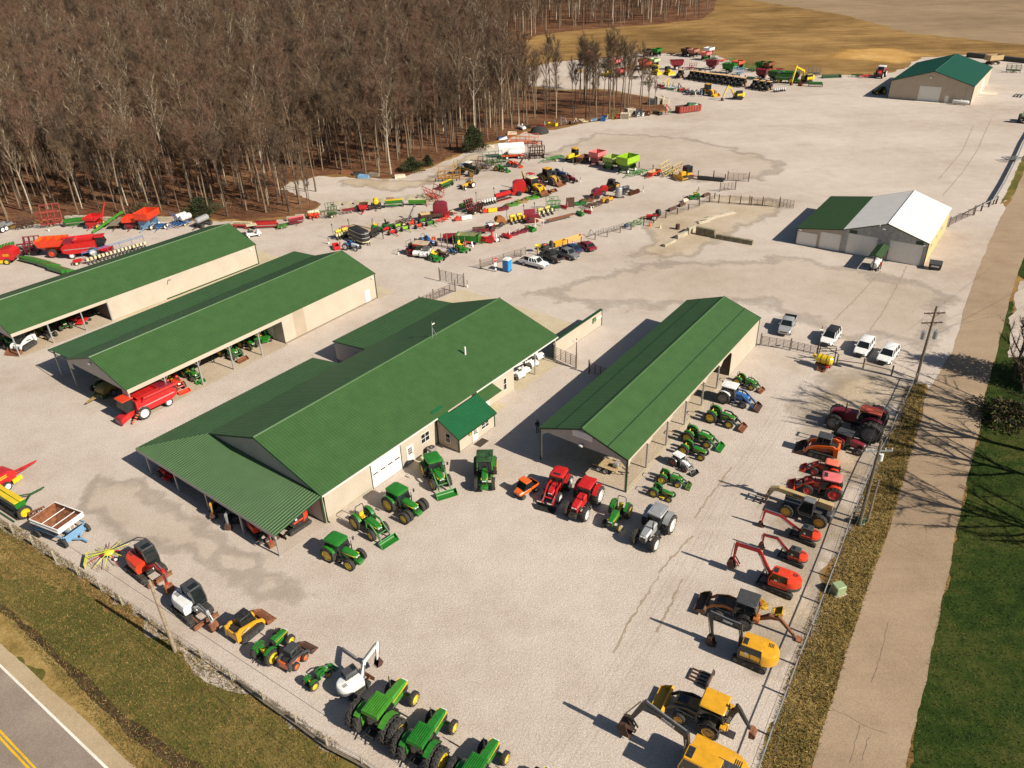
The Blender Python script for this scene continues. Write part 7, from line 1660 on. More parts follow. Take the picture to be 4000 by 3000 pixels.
et=empty('enclosed_trailer',T('m3',1160,1130)+Vector((0,0,.02)),ang(T('m3',1010,1060),T('m3',1300,1195)));tag(et,'black enclosed trailer with rounded nose and white trim','trailer')
def nose(z,e):return [(-2.6+e,-1.05+e,z),(1.4,-1.05+e,z),(2.1-e*.5,-.85+e,z),(2.5-e,-.35,z),(2.5-e,.35,z),(2.1-e*.5,.85-e,z),(1.4,1.05-e,z),(-2.6+e,1.05-e,z)]
part('body',MB().loft([nose(.55,0),nose(2.25,0),nose(2.5,.12),nose(2.62,.4)]),BLACK,et)
for z in (1.35,2.2):part('trim',MB().loft([[(x*1.004,y*1.012,z) for x,y,_ in nose(0,0)],[(x*1.004,y*1.012,z+.06) for x,y,_ in nose(0,0)]]),WHITE,et)
part('skirt',MB().loft([[(x*1.003,y*1.01,.5) for x,y,_ in nose(0,0)],[(x*1.003,y*1.01,.72) for x,y,_ in nose(0,0)]]),CREAMP,et)
part('tongue',MB().beam((2.3,-.5,.45),(3.4,0,.4),.1).beam((2.3,.5,.45),(3.4,0,.4),.1).beam((3.3,0,.4),(3.3,0,.03),.08),BLACK,et)
for x in (-1.0,-.2):
 for s_ in (-1,1):wheel(et,x,s_*1.1,.36,.22,LAMP,False)
fb=empty('flatbed_trailer',T('m3',1200,975)+Vector((0,0,.02)),ang(T('m3',1000,930),T('m3',1420,1030)));tag(fb,'flat wooden deck trailer with black gooseneck behind the enclosed trailer','trailer')
part('deck',MB().box(-3.6,3.4,-1.2,1.2,.92,1.02),TIMB,fb);part('rail',MB().box(-3.7,3.5,-1.28,-1.2,.8,1.12).box(-3.7,3.5,1.2,1.28,.8,1.12).box(-3.7,-3.6,-1.2,1.2,.8,1.1),DRUST,fb)
part('gooseneck',MB().beam((3.3,-.5,.9),(4.4,-.4,1.6),.16).beam((3.3,.5,.9),(4.4,.4,1.6),.16).beam((4.4,0,1.6),(5.6,0,1.5),.2).beam((5.5,0,1.5),(5.5,0,.1),.12).box(3.5,3.6,-1.1,1.1,.4,2.0),BLACK,fb)
for x in (-1.2,-.3):
 for s_ in (-1,1):wheel(fb,x,s_*1.05,.38,.24,DGREY,False)
tr('m3',(885,1285),(1095,1315),'old pale grey tractor parked in front of the black trailer',body=M('pale_grey_paint',(.42,.47,.50),.5,0,.1,2,.15),fend=BLUE,rim=LAMP,cab='none',wb=2.0,Rr=.62,rf=.40,W=.34,w=.2,muff=0,seat=None)
pu(small_tool(RED,4,1.6),'m3',(640,1275),(730,1260),'red box blade hitched behind the pale grey tractor','box blade',s=1.3)
pu(zero_turn(GREEN),'m3',(1450,890),(1575,885),'green mower with yellow seat and roll bar behind the flatbed','mower',s=1.5)
pu(zero_turn(DGREEN,BLACK,DGREEN,False),'m3',(1700,850),(1815,830),'dark green mower without roll bar next to running gears','mower',s=1.5)
for t,a,b,c_,l in (('m3',(1700,905),(1860,975),RED,'red wagon running gear nearest the flatbed trailer'),('m3',(1960,835),(2120,890),LIME,'lime green wagon running gear'),('m4',(40,895),(205,945),SCAR,'scarlet wagon running gear right of the lime one'),('m4',(285,835),(440,885),LGREEN,'green wagon running gear with black tyres, last of four')):
 pu(bare_gear(c_,2.2,1.6,BLACK),t,a,b,l,'running gear','wagon running gears',s=1.05)
sp(tillage,'m3',(1960,790),(2180,735),'rusty harrow cart with tine racks behind the lime running gear','harrow',col=DRUST,w=2.0,tongue=0)
sp(auger_conveyor,'m4',(-40,790),(130,760),'small red auger with raised grey tube','auger',col=STEEL,h=3.0,w=.18,rim=RED)
pu(bale_wagon_box(DRUST,TIMB,4.2,1.9,1.35,.6,BLACK),'m4',(300,775),(600,735),'rusty manure spreader beside the maroon round baler','spreader',s=1.0)
pu(baler(MAROON,RED,True,BLACK,RED,1.8,2.9,2.9,2.1),'m4',(560,700),(800,690),'dark maroon round baler in the middle storage row','baler',s=1.05)
pu(small_tool(SCAR,3,2.2),'m4',(720,800),(830,835),'red tedder with thin spread arms in front of the maroon baler','tedder',s=1.4)
sp(tillage,'m4',(835,655),(985,635),'cream sickle mower frame right of the maroon baler','mower',col=CREAMP,dark=RUST,w=1.8,tongue=0,h=.5)
sp(drill,'m4',(1095,590),(1345,515),'seed drill with dull green lid and white front edge','seed drill',box=DGREEN,lid=M('dull_green_lid',(.12,.22,.05),.6,0,.1),side=1,tongue=0,wheels=False)
sp(tillage,'m4',(1310,650),(1470,600),'maroon disc harrow beside the dull green drill','disc harrow',col=MAROON,kind='disc',w=1.8,wings=1,tongue=0)
def disc_mower(t,a,b,c1_,c2_,label):
 A_,B_=P_(a,t),P_(b,t);L_=(B_-A_).length;r_=empty('disc_mower')
 part('cutter_cover',MB().prism([(-.55,.1),(-.6,.85),(-.5,.9),(.4,.75),(.45,.12)],-L_*.30,L_*.30,X=Matrix.Translation((L_*.2,0,0))@Matrix.Rotation(PI/2,4,'Z')),c2_,r_)
 part('drive_head',MB().box(-L_*.45,-L_*.12,-.45,.45,.1,.65,.1).box(-L_*.35,-L_*.2,-.3,.3,.6,1.0,.08),c1_,r_);part('arm',MB().beam((-L_*.45,0,.5),(-L_*.5,-1.0,.4),.1),c1_,r_)
 return put((r_,L_),A_,B_,label,'disc mower',None,1.0)
disc_mower('m4',(960,800),(1325,735),SCAR,WHITE,'disc mower with long white cover and red drive head')
disc_mower('m4',(1560,625),(1875,580),SCAR,YEL,'disc mower with bright yellow cover and red drive head')
sp(planter,'m4',(1460,480),(1835,385),'six row green planter with white hoppers and two tall marker arms','planter',frame=GREEN,hop=POLY,rows=7,side=1,tongue=0)
sp(drill,'m4',(1850,375),(2170,285),'glossy crimson seed drill at the end of the green planter','seed drill',box=RED,lid=RED,side=1,tongue=0,wheels=False)
sp(mower,'m4',(1890,570),(2125,520),'maroon rotary cutter lying beside the yellow disc mower','rotary cutter',col=MAROON)
for a,b,c_,l in (((50,402),(205,372),LGREEN,'small green rotary cutter next to the maroon one'),((180,356),(318,338),M('rusty_tan',(.32,.20,.07),.7,0,.3,3,.2),'tan and rusty rotary cutter between two green ones'),((285,318),(465,286),LGREEN,'wide pale green rotary cutter in front of the yellow backhoe')):
 sp(mower,'n5',a,b,l,'rotary cutter',None,None,0,col=c_)
pu(baler(RED,RED,True,BLACK,RED,1.6,2.6,2.6,2.1),'n6',(1225,815),(1110,820),'red round baler left of the yellow backhoe','baler',s=1.15)
pu(backhoe(YEL,roof=CREAMP,hood=AMBER,bucket=RUST,boomc=M('dull_amber',(.32,.18,.03),.6,0,.2,2,.3),hoe=((0,0),(.9,1.3),(1.6,2.2)),stick=((1.6,2.2),(1.2,1.2))),'n5',(372,222),(462,252),'yellow backhoe with cream cab roof beside the red round baler','backhoe',s=1.25)
tr('n5',(352,122),(430,142),'dark red tractor under a bright red sun canopy',body=MAROON,roof=RED,cab='canopy',loader=MAROON,bucket=RUST,rim=GREY,wb=2.3,Rr=.75,rf=.5,muff=0,s=1.15)
pu(wheel_loader(M('weathered_yellow',(.40,.22,.03),.55,0,.3,2,.35),RUST),'n7',(225,540),(370,572),'weathered yellow wheel loader with rusty bucket on the ground','wheel loader',s=1.1)
tr('n7',(395,495),(470,505),'dark blue tractor hidden behind the wheel loader',body=NAVY,cab='none',rim=DGREY,wb=2.4,Rr=.85,rf=.6,s=1.1)
tr('n7',(535,538),(622,555),'old maroon tractor without cab at the end of the machine row',body=MAROON,cab='none',rim=GREY,wb=2.2,Rr=.75,rf=.38,w=.2,seat=BLACK)
solid('spare_bucket',bucket_mb(1.2,.8,.7,.05),RUST,T('n7',345,655)+Vector((0,0,.02)),-.9,'rusty loader bucket alone in front of the yellow backhoe','bucket',s=1.2)
pu(skid_steer(AMBER,BLACK,False,BLACK,DRUST,1.6,rim=DGREY),'n7',(1100,650),(1040,640),'orange skid steer standing behind the maroon hay tools','skid steer',s=1.2)
pu(baler(MAROON,RED,True,BLACK,BLACK,1.0,1.9,2.0,1.7),'n7',(940,735),(830,745),'black and maroon hay conditioner lying on its side','hay tool',s=1.0)
pu(baler(RED,RED,True,GREY,BLACK,.6,1.8,1.9,1.2),'n7',(1010,690),(945,690),'maroon drum baler against the orange skid steer','baler',s=1.0)
bn=empty('feed_bin',T('n7',1162,735)+Vector((0,0,.02)),0);tag(bn,'round galvanised bin standing on a dark board','bin')
part('shell',MB().lathe([(.72,.25),(.75,.3),(.75,2.1),(.68,2.25),(.1,2.4)],18,axis='z'),GALV,bn);part('base',MB().box(-1.4,1.2,-.5,.5,0,.12).cyl((0,0,.1),(0,0,.28),.5,12),DRUST,bn)
pu(tank_trailer(DGREY,DGREY,1,2.0,.4,DGREY,dome=False),'n8',(180,480),(90,500),'black tank cart right of the galvanised bin','tank cart',s=1.0)
au=solid('auger_flighting',MB().cyl((-1.6,0,.5),(1.6,0,.5),.12,8),RUST,T('n8',245,505),ang(T('n8',185,515),T('n8',310,475)),'thick rusty auger screw lying beside a marker post','auger')
for i in range(7):part('flight',MB().lathe([(.5,-1.5+.46*i),(.5,-1.42+.46*i)],12,axis='x',c=(0,0,.5)),RUST,au)
pu(bale_wagon_box(AMBER,M('rusty_amber',(.32,.16,.03),.7,0,.3,2),2.9,1.0,1.0,.3,DRUST,False,tongue=.9),'n7',(935,815),(1085,770),'orange feed box trailer near the galvanised bin','box trailer',s=1.0)
sp(tillage,'n7',(730,875),(945,830),'pile of rusty plough frames in front of the orange box','plough',col=DRUST,w=1.7,tongue=.8,h=.6)
sp(mower,'n7',(610,825),(760,815),'rounded green rotary cutter near the rusty ploughs','rotary cutter',col=GREEN)
sp(mower,'n7',(700,785),(850,775),'rusty orange rotary cutter behind the rounded green one','rotary cutter',col=RUST)
solid('steel_sheet',MB().box(-.9,.9,-.06,.06,.05,2.1,.03).box(-.7,.7,.06,.5,.05,.3).box(-.8,-.7,-.5,.5,0,.1).box(.7,.8,-.5,.5,0,.1),DRUST,T('n5',848,410),.15,'upright dark rusty steel panel at the row end','panel')
pu(small_tool(RED,1,1.8),'n5',(735,435),(850,405),'red cutter bar lying against the rusty panel','cutter bar',s=1.2)
sp(planter,'n5',(75,622),(275,572),'four row planter with bright yellow tanks nearest the maroon folded mower','planter',frame=DGREEN,hop=YEL,rows=4,tanks=YEL,tankn=2,side=1,tongue=0)
sp(planter,'n5',(415,542),(625,482),'four row planter with pale yellow tanks beyond the maroon folded mower','planter',frame=DGREEN,hop=CREAMP,rows=4,tanks=M('faded_yellow',(.62,.46,.12),.5,0,.1),tankn=2,side=1,tongue=0)
pu(mower(2.2,1.6,MAROON,None,2),'n5',(310,598),(430,585),'maroon mower with both wings folded up between two planters','rotary cutter',s=1.25)
sp(tillage,'n5',(560,465),(710,455),'green folding cultivator raised behind the pale yellow planter','cultivator',col=GREEN,w=1.3,wings=1,tongue=0)
pu(baler(M('rusty_orange',(.30,.10,.02),.7,0,.35,3,.2),RUST,True,DGREY,RUST,1.0,1.9,2.0,1.2),'m4',(1870,900),(2030,870),'rusty orange wood chipper beside the white topped cart','chipper',s=1.0)
pu(bale_wagon_box(BLACK,DGREY,2.6,1.3,1.0,.5,DGREY,False,tongue=.8),'m4',(1680,1010),(1900,965),'black sprayer cart with white and yellow lids','sprayer cart',s=1.05)
c_=[o for o in bpy.data.objects if o.name.startswith('spreader_wagon')][-1]
part('lid',MB().box(-.9,.2,-.55,.55,1.0,1.3,.08),WHITE,c_);part('lid',MB().box(.3,1.2,-.5,.5,1.0,1.25,.08),CREAMP,c_)
pu(bale_wagon_box(MAROON,DRUST,3.0,1.5,1.2,.5,DGREY,False),'m4',(1450,1075),(1620,1060),'dark maroon wagon box behind the grey gate stack','wagon',s=1.0)
gs=empty('gate_stack',T('m4',1285,1115)+Vector((0,0,.02)),ang(T('m4',1115,1150),T('m4',1450,1080)));tag(gs,'stack of grey livestock gates lying flat beside the green box wagon','gate stack')
for i in range(3):
 g=MB()
 for k in range(9):g.beam((-2.2+.55*k,-.75,.3+.3*i),(-2.2+.55*k,.75,.3+.3*i),.04)
 for y in (-.75,-.25,.25,.75):g.beam((-2.2,y,.32+.3*i),(2.2,y,.32+.3*i),.05)
 part('gate',g,GREY,gs)
part('skid',MB().box(-2.0,-1.8,-.8,.8,0,.26).box(1.8,2.0,-.8,.8,0,.26),BLACK,gs)
pu(bale_wagon_box(RED,MAROON,3.2,1.4,1.15,.5,DRUST,True),'m4',(830,1215),(1080,1205),'red manure spreader beside the rack of upright posts','spreader',s=1.05)
pu(bale_wagon_box(GREEN,M('worn_tan_inside',(.30,.30,.14),.7,0,.2),3.9,2.0,1.75,.55,CREAMP,False,end=GREEN,tongue=1.0),'m4',(1120,1270),(1440,1285),'tall bright green box wagon with tan inside','box wagon',s=1.05)
bl=empty('forage_blower',T('m4',1660,1265)+Vector((0,0,.02)),ang(T('m4',1530,1230),T('m4',1740,1250)));tag(bl,'red forage blower with tall curved chute','blower')
part('hopper',MB().hopper([(-1.2,.2,-.4,.4,.25),(-2.0,.3,-.8,.8,.95)],.05),RED,bl);part('fan_housing',MB().lathe([(.2,-.25),(.75,-.25),(.75,.25),(.2,.25)],16,axis='y',c=(.9,0,.8)),RED,bl);part('chute',MB().tube([(1.2,0,1.2),(1.15,0,2.4),(1.3,0,3.3),(1.8,0,3.8)],[.22,.17,.15,.13],8),RED,bl)
for a,b,c_,kd,l in ((('m4',1800,1230),('m4',1880,1205),WHITE,0,'small white tiller beside the red blower'),(('m4',1930,1205),('m4',2010,1190),DRUST,1,'dark rusty blade right of the white tiller'),(('n5',40,800),('n5',108,775),RED,0,'bright red tiller at the start of the small tool row'),(('n5',365,700),('n5',395,690),GREEN,4,'green box scraper between maroon cutters and orange pump'),(('n5',470,650),('n5',520,640),CREAMP,2,'cream and orange post driver with crossed poles'),(('n5',955,515),('n5',1000,505),GREEN,0,'small green tiller next to the red bar'),(('n5',1040,495),('n5',1135,462),RED,1,'long red grading bar at the end of the small tool row'),(('m4',1260,1420),('m4',1380,1370),RED,2,'red auger boom lying near the yellow seated mower')):
 pu(small_tool(c_,kd,1.7),'m4',a,b,l,'implement',s=1.25)
for a,b,l in (((85,768),(205,745),'maroon rotary cutter, first of two in the small tool row'),((192,738),(305,715),'maroon rotary cutter, second of two in the small tool row')):sp(mower,'n5',a,b,l,'rotary cutter',None,None,0,col=MAROON,w=1.3)
sp(tillage,'n5',(560,618),(890,535),'very long thin rusty toolbar with shanks','toolbar',col=RUST,dark=DRUST,w=.9,tongue=0,wheels=False,h=.7)
tr('m4',(320,1300),(505,1362),'blue tractor with roll bar at the corner of the small tool group',body=BLUE,cab='rops',rim=GREY,wb=2.0,Rr=.62,rf=.42,W=.36,w=.28,muff=0,seat=BLACK)
pu(small_tool(ORANGE,0,1.5),'m4',(470,1235),(530,1245),'orange tool standing behind the blue tractor','implement',s=1.2)
pu(zero_turn(RED,BLACK,RED,True),'m4',(20,1500),(110,1530),'red mower with roll bar at the left of the corner group','mower',s=1.6)
pu(zero_turn(SCAR,BLACK,SCAR,False),'m4',(150,1390),(215,1345),'orange red mower behind the beige roofed carts','mower',s=1.5)
pu(golf_cart(WHITE,M('beige_roof',(.50,.38,.26),.5,0,.1),CREAMP),'m4',(240,1475),(160,1580),'white golf cart with beige roof nearest the red mower','golf cart',s=1.3)
pu(golf_cart(WHITE,M('beige_roof',(.5,.4,.28)),GREY),'m4',(390,1490),(305,1610),'white golf cart with beige roof nearest the yellow seated mower','golf cart',s=1.3)
pu(zero_turn(GREEN),'m4',(515,1630),(615,1655),'green mower with yellow seat in front of the brown tractor','mower',s=1.5)
tr('m4',(600,1560),(785,1590),'brown tractor with red nose tilted in the corner group',body=BROWN,rim=BLACK,cab='none',wb=1.9,Rr=.60,rf=.38,muff=0,seat=None,weights=2)
tr('m4',(865,1490),(985,1515),'small blue tractor with white nose and tall roll bar',body=BLUE,rim=LAMP,cab='rops',wb=1.6,Rr=.48,rf=.32,W=.3,w=.22,muff=0,seat=BLACK)
pu(zero_turn(GREEN),'m4',(1055,1430),(1190,1455),'green mower with big yellow seat right of the small blue tractor','mower',s=1.55)
rk_=empty('post_rack',T('m4',880,1340),ang(T('m4',640,1320),T('m4',1140,1400)));tag(rk_,'open rack of upright wooden posts on two rails','rack')
for r in (-1.0,1.0):
 part('rail',MB().box(-3.0,3.0,r-.05,r+.05,.25,.35),DRUST,rk_)
 for k in range(5):part('post',MB().box(-2.6+1.3*k-.06,-2.6+1.3*k+.06,r-.06,r+.06,0,1.9),WOOD,rk_)
cs=empty('field_sprayer',T('n6',520,585)+Vector((0,0,.02)),ang(T('n6',420,570),T('n6',640,595)));tag(cs,'tall self propelled sprayer with white cab roof and yellow booms','sprayer')
for x in (-1.9,1.9):
 for s_ in (-1,1):wheel(cs,x,s_*1.25,.88,.36,SILVER)
part('chassis',MB().box(-2.6,2.6,-.5,.5,1.35,1.7,.05).box(-2.0,-1.8,-1.2,1.2,.8,1.5).box(1.8,2.0,-1.2,1.2,.8,1.5),BLACK,cs);part('tank',MB().box(-2.3,-.2,-.85,.85,1.7,2.7,.3),M('grey_tank',(.22,.23,.25),.4,0,.1),cs)
c_=part('cab',MB().loft([[(-.1,-.7,1.7),(1.3,-.7,1.7),(1.3,.7,1.7),(-.1,.7,1.7)],[(0,-.7,3.1),(1.1,-.7,3.1),(1.1,.7,3.1),(0,.7,3.1)]]),GLASS,cs);part('roof',MB().box(-.15,1.3,-.82,.82,3.1,3.3,.06),WHITE,c_)
part('hood',MB().box(1.3,2.9,-.45,.45,1.7,2.4,.1),BLACK,cs)
bm=MB()
for s_ in (-1,1):
 for z in (1.7,2.2):bm.beam((-2.7,s_*1.35,z+.3),(3.2,s_*1.5,z-.5),.08)
 for k in range(8):bm.beam((-2.6+.8*k,s_*1.38,2.0-.13*k+.03),(-2.2+.8*k,s_*1.4,2.45-.13*k),.05)
 bm.beam((-2.9,s_*.9,1.0),(-2.9,s_*.9,3.4),.12)
for z in (1.2,1.9,2.6,3.3):bm.beam((-2.9,-.9,z),(-2.9,.9,z),.1)
part('spray_boom',bm,M('ochre_paint',(.42,.27,.03),.5,0,.2,2,.2),cs)
t_=tr('n6',(568,735),(478,765),'amber yard forklift with grey canopy and small white front wheels',body=AMBER,roof=GREY,cab='canopy',rim=LAMP,fend=AMBER,wb=2.2,Rr=.66,rf=.34,W=.4,w=.24,muff=0,seat=BLACK)
part('mast',MB().beam((-1.6,-.35,.3),(-1.6,-.35,2.9),.12).beam((-1.6,.35,.3),(-1.6,.35,2.9),.12).beam((-1.6,-.35,2.8),(-1.6,.35,2.8),.1),AMBER,t_)
sp(drill,'n6',(195,775),(330,715),'seed drill with long yellow lid near the amber forklift','seed drill',box=DGREEN,lid=YEL,side=-1,tongue=1.2,rim=GREY)
sp(tillage,'n6',(170,650),(440,640),'tangled amber and rust implement left of the tall sprayer','cultivator',col=M('amber_rust',(.40,.18,.03),.7,0,.4,3,.2),dark=DRUST,w=3.0,wings=1,tongue=1.5)
sp(tillage,'n6',(620,510),(800,530),'rusty red plough right of the tall sprayer','plough',col=DRUST,w=2.4,wings=1,tongue=1.6)
sp(tillage,'n6',(740,465),(985,440),'dark green field cultivator with folded wings beside the white tank trailer','cultivator',col=DGREEN,dark=M('green_shank',(.02,.10,.02),.6,0,.3),w=2.8,wings=1,tongue=1.8)
tr('n9',(212,655),(285,668),'tiny green loader tractor below the dark green cultivator',cab='none',loader=GREEN,wb=1.75,Rr=.55,rf=.38,muff=0,s=1.15)
tr('n9',(365,605),(430,612),'small orange loader tractor with digging arm behind',body=SCAR,cab='rops',loader=SCAR,rim=GREY,wb=1.75,Rr=.55,rf=.38,muff=0,s=1.15)
solid('digging_attachment',MB().strip([(0,.2),(1.2,1.7),(2.3,1.9),(2.9,.8)],[.3,.35,.3,.2],-.13,.13).box(-.4,.3,-.6,.6,.02,.3),DRUST,T('n9',470,590),.5,'dark rusty digging arm attachment beside the small orange tractor','backhoe arm')
wt=empty('tank_trailer',T('n9',385,500)+Vector((0,0,.02)),.12);tag(wt,'red trailer with white tank under a slanted white cover','tank trailer')
running_gear(wt,3.0,2.2,SCAR,LAMP,.4,.26,1.6);part('deck',MB().box(-3.0,3.0,-1.1,1.1,.7,.9),SCAR,wt);part('tank',MB().lathe([(.05,-1.9),(.55,-1.8),(.7,-1.5),(.7,1.5),(.55,1.8),(.05,1.9)],16,axis='x',c=(.6,-.5,1.6)),POLY,wt)
part('cover',MB().loft([[(-3.3,.4,1.0),(3.3,.4,1.0),(3.3,2.6,1.2),(-3.3,2.6,1.2)],[(-3.4,.3,2.6),(3.4,.3,2.6),(3.3,2.2,3.4),(-3.3,2.2,3.4)]]),WHITE,wt)
for i in range(6):part('nozzle',MB().cyl((-2.4+.9*i,-1.0,.9),(-2.4+.9*i,-1.0,1.15),.14,8),ORANGE,wt)
sp(tillage,'n9',(345,330),(690,345),'long orange folding harrow with white wheels near the woodland edge','harrow',col=ORANGE,dark=RUST,w=2.4,wings=1,tongue=1.5,rim=LAMP)
sp(tillage,'n9',(590,500),(770,490),'tall dark rusty disc harrow with chain wing standing upright','disc harrow',col=DRUST,kind='disc',w=2.6,wings=2,tall=1.0,tongue=1.6)
sp(tillage,'n7',(470,265),(270,300),'green plough with white shanks left of the yellow crawler','plough',col=GREEN,dark=DGREEN,w=2.2,tongue=2.0,h=.9)
ct=empty('crawler_tractor',T('n7',600,285)+Vector((0,0,.02)),ang(T('n7',655,262),T('n7',530,300)));tag(ct,'yellow crawler tractor with tall cab and black tracks','tractor')
for s_ in (-1,1):track_part(ct,3.4,1.1,.55,s_*.95)
part('hood',MB().loft([r8(-.2,.5,1.1,2.1,.1),r8(1.9,.48,1.05,1.95,.12),r8(2.15,.4,1.1,1.8,.1)]),YEL,ct);part('rear_body',MB().box(-1.9,-.2,-.6,.6,1.0,1.8,.1),YEL,ct)
c_=part('cab',MB().loft([[(-1.3,-.7,1.5),(.1,-.7,1.5),(.1,.7,1.5),(-1.3,.7,1.5)],[(-1.2,-.72,3.0),(-.1,-.72,3.0),(-.1,.72,3.0),(-1.2,.72,3.0)]]),GLASS,ct);part('roof',MB().box(-1.4,.1,-.85,.85,3.0,3.2,.07),AMBER,c_)
pu(bale_wagon_box(BROWN,RUST,3.8,1.8,1.4,.6,DGREY,False),'n7',(780,265),(660,320),'brown rusty low wagon between crawler and pink wagon','wagon',s=1.05)
pu(gravity_wagon(PINK,MAROON,GREY,None,top=(3.4,2.7),h=3.0,mid=1.9),'n7',(945,300),(850,335),'faded pink red grain wagon','grain wagon',s=1.05)
pu(gravity_wagon(M('pale_lime',(.32,.42,.10),.5,0,.15,2,.2),LGREEN,BLACK,None,top=(3.5,2.6),h=2.6,mid=1.6),'n7',(1120,350),(1030,385),'pale dusty lime grain wagon next to the pink one','grain wagon',s=1.1)
pu(gravity_wagon(LIME,DGREEN,LAMP,None,top=(4.2,2.9),h=3.3,mid=1.8),'n8',(222,198),(95,245),'big bright lime grain wagon, largest in its row','grain wagon',s=1.15)
sp(tillage,'n8',(375,240),(215,285),'bright green cultivator with long hitch beside the lime wagon','cultivator',col=GREEN,dark=GREEN,w=2.0,tongue=2.4)
pu(bale_wagon_box(SCAR,TIMB,3.8,1.7,1.2,.5,BLACK,False),'n8',(545,250),(430,300),'red spreader wagon with tan load bed along the middle fence','spreader',s=1.0)
sp(tillage,'n8',(745,230),(640,290),'red and pale yellow tedder with upright wings left of the bulldozer','tedder',col=M('pale_yellow',(.62,.50,.16),.5,0,.2),dark=RED,w=2.0,wings=1,tongue=1.2)
pu(dozer(AMBER),'n8',(925,300),(815,325),'yellow bulldozer with black cab along the middle fence','bulldozer',s=1.1)
rl=empty('land_roller',T('n8',1190,335)+Vector((0,0,.02)),ang(T('n8',1110,330),T('n8',1269,345)));tag(rl,'long black land roller by the middle fence','roller')
part('drum',MB().cyl((-3,0,.45),(3,0,.45),.45,14),BLACK,rl);part('frame',MB().box(-3.2,3.2,.55,.65,.5,.62).beam((-3.1,0,.5),(-3.1,.6,.55),.1).beam((3.1,0,.5),(3.1,.6,.55),.1),BLACK,rl);part('hitch',MB().beam((-3.2,.6,.55),(-4.6,.9,.5),.14).box(-4.6,-4.0,.3,1.1,.2,.7,.05),RED,rl)
pu(baler(RED,YEL,True,YEL,YEL,1.6,2.5,2.7,2.0,YEL),'m0',(380,1170),(120,1185),'red round baler with yellow stripes nearest the long shed','baler',s=1.15)
sp(planter,'m0',(-80,965),(330,855),'green planter with rounded green bins behind the red round baler','planter',frame=YEL,hop=GREEN,rows=6,marker=False,side=1,tongue=0)
sp(tillage,'m0',(520,1010),(870,970),'maroon folded disc harrow with tall wheels in the air','disc harrow',col=MAROON,kind='disc',w=3.0,wings=2,tongue=0)
pu(grain_cart(SCAR,SCAR,4.8,2.9,3.0,False,ORANGE),'m0',(1010,1040),(1440,1010),'large orange red grain cart left of the red combine','grain cart',s=1.1)
pu(combine(RED),'m0',(1620,1060),(2090,1010),'red combine harvester standing beyond the long shed roof','combine',s=1.05)
for a,b,l in (((850,1262),(465,1165),'green corn head farthest from the long shed, first of three'),((1085,1345),(860,1275),'green corn head in the middle of three'),((1400,1465),(1075,1370),'green corn head with yellow end sign nearest the long shed roof')):
 sp(corn_head,'m0',a,b,l,'corn head',None,None,0,col=GREEN,rows=6)
sp(planter,'m1',('m0',1850,1235),(945,960),'very long blue planter with many cream hoppers along the shed roof','planter',frame=BLUE,hop=CREAMP,rows=16,marker=False,fold=BLUE,side=1,tongue=0,unit=DGREY)
sp(tillage,'m0',(1600,1250),(1790,1215),'red toolbar end sticking out beside the blue planter','toolbar',col=RED,w=1.4,tongue=1.0)
blk=None
def block(t,x,y,mat,label,group,L_=1.85,h=.75,rz=.12,name='concrete_block'):
 mb=MB().box(-L_/2,L_/2,-.36,.36,0,h,.04);mb.box(-.25,.25,-.08,.08,h-.02,h+.06,.01)
 return solid(name,mb,mat,T(t,x,y)+Vector((0,0,.02)),rz+R.uniform(-.08,.08),label,'concrete block',group)
for x,y in ((660,335),(870,330),(1105,312),(1340,285),(1575,270),(2010,235),(2180,222)):block('m3',x,y,CONC,'tan concrete block in the upper spaced row before the clearing','upper row of blocks')
block('m3',1800,248,CONCP,'pinkish concrete block in the upper spaced row',None)
for x,y in ((40,305),(240,300)):block('m4',x,y,CONC,'tan concrete block in the upper spaced row before the clearing','upper row of blocks')
for t,x,y in (('m3',350,540),('m3',545,500),('m3',825,462),('m3',1030,425),('m2',2070,350),('m2',1885,395)):block(t,x,y,CONC,'tan concrete block close behind the lower row of implements','lower row of blocks',2.1,.85)
for x,y in ((80,400),(275,402),(1265,405),(1440,400)):block('m1',x,y,CONC,'pale concrete block behind the wagons at the woodland edge','blocks behind wagons',2.2,.8,0)
for x,y in ((1500,240),(1620,232),(1760,235),(1900,232)):block('m0',x,y+15,M('pale_concrete',(.42,.38,.30),.9,0,.2,1.5,.2),'pale concrete block behind the green seed drill','blocks behind the drill',1.6,.7,0)
def wall_of(t,a,b,n,label,grp,h=.8,mat=None):
 A_,B_=T(t,*a),T(t,*b);d=(B_-A_)/n
 for i in range(n):
  p=A_+d*(i+.5);L_=d.length*.97
  mb=MB().box(-L_/2,L_/2,-.32,.32,0,h,.03)
  solid('concrete_block',mb,mat or DCONC,p+Vector((0,0,.02)),math.atan2(d.y,d.x),label,'concrete block',grp)
wall_of('b2',(1590,362),(1750,395),2,'double height mossy block at the corner of the storage bunker','bunker corner blocks',1.5)
wall_of('b2',(1760,400),(2080,458),4,'low mossy concrete block in the long bunker wall','bunker wall blocks',.85)
wall_of('b2',(1310,475),(1410,425),1,'lowest tan block at the open end of the bunker',None,.5,CONC)
wall_of('b2',(1420,408),(1510,370),1,'middle tan block of the stepped bunker side',None,.8,CONC)
wall_of('b2',(1515,365),(1575,335),1,'tall tan block where the bunker walls meet',None,1.3,CONC)
pj=empty('portable_toilet',T('b1',2170,682)+Vector((0,0,.02)),-.5);tag(pj,'bright blue portable toilet with pale roof beside the stop sign','portable toilet')
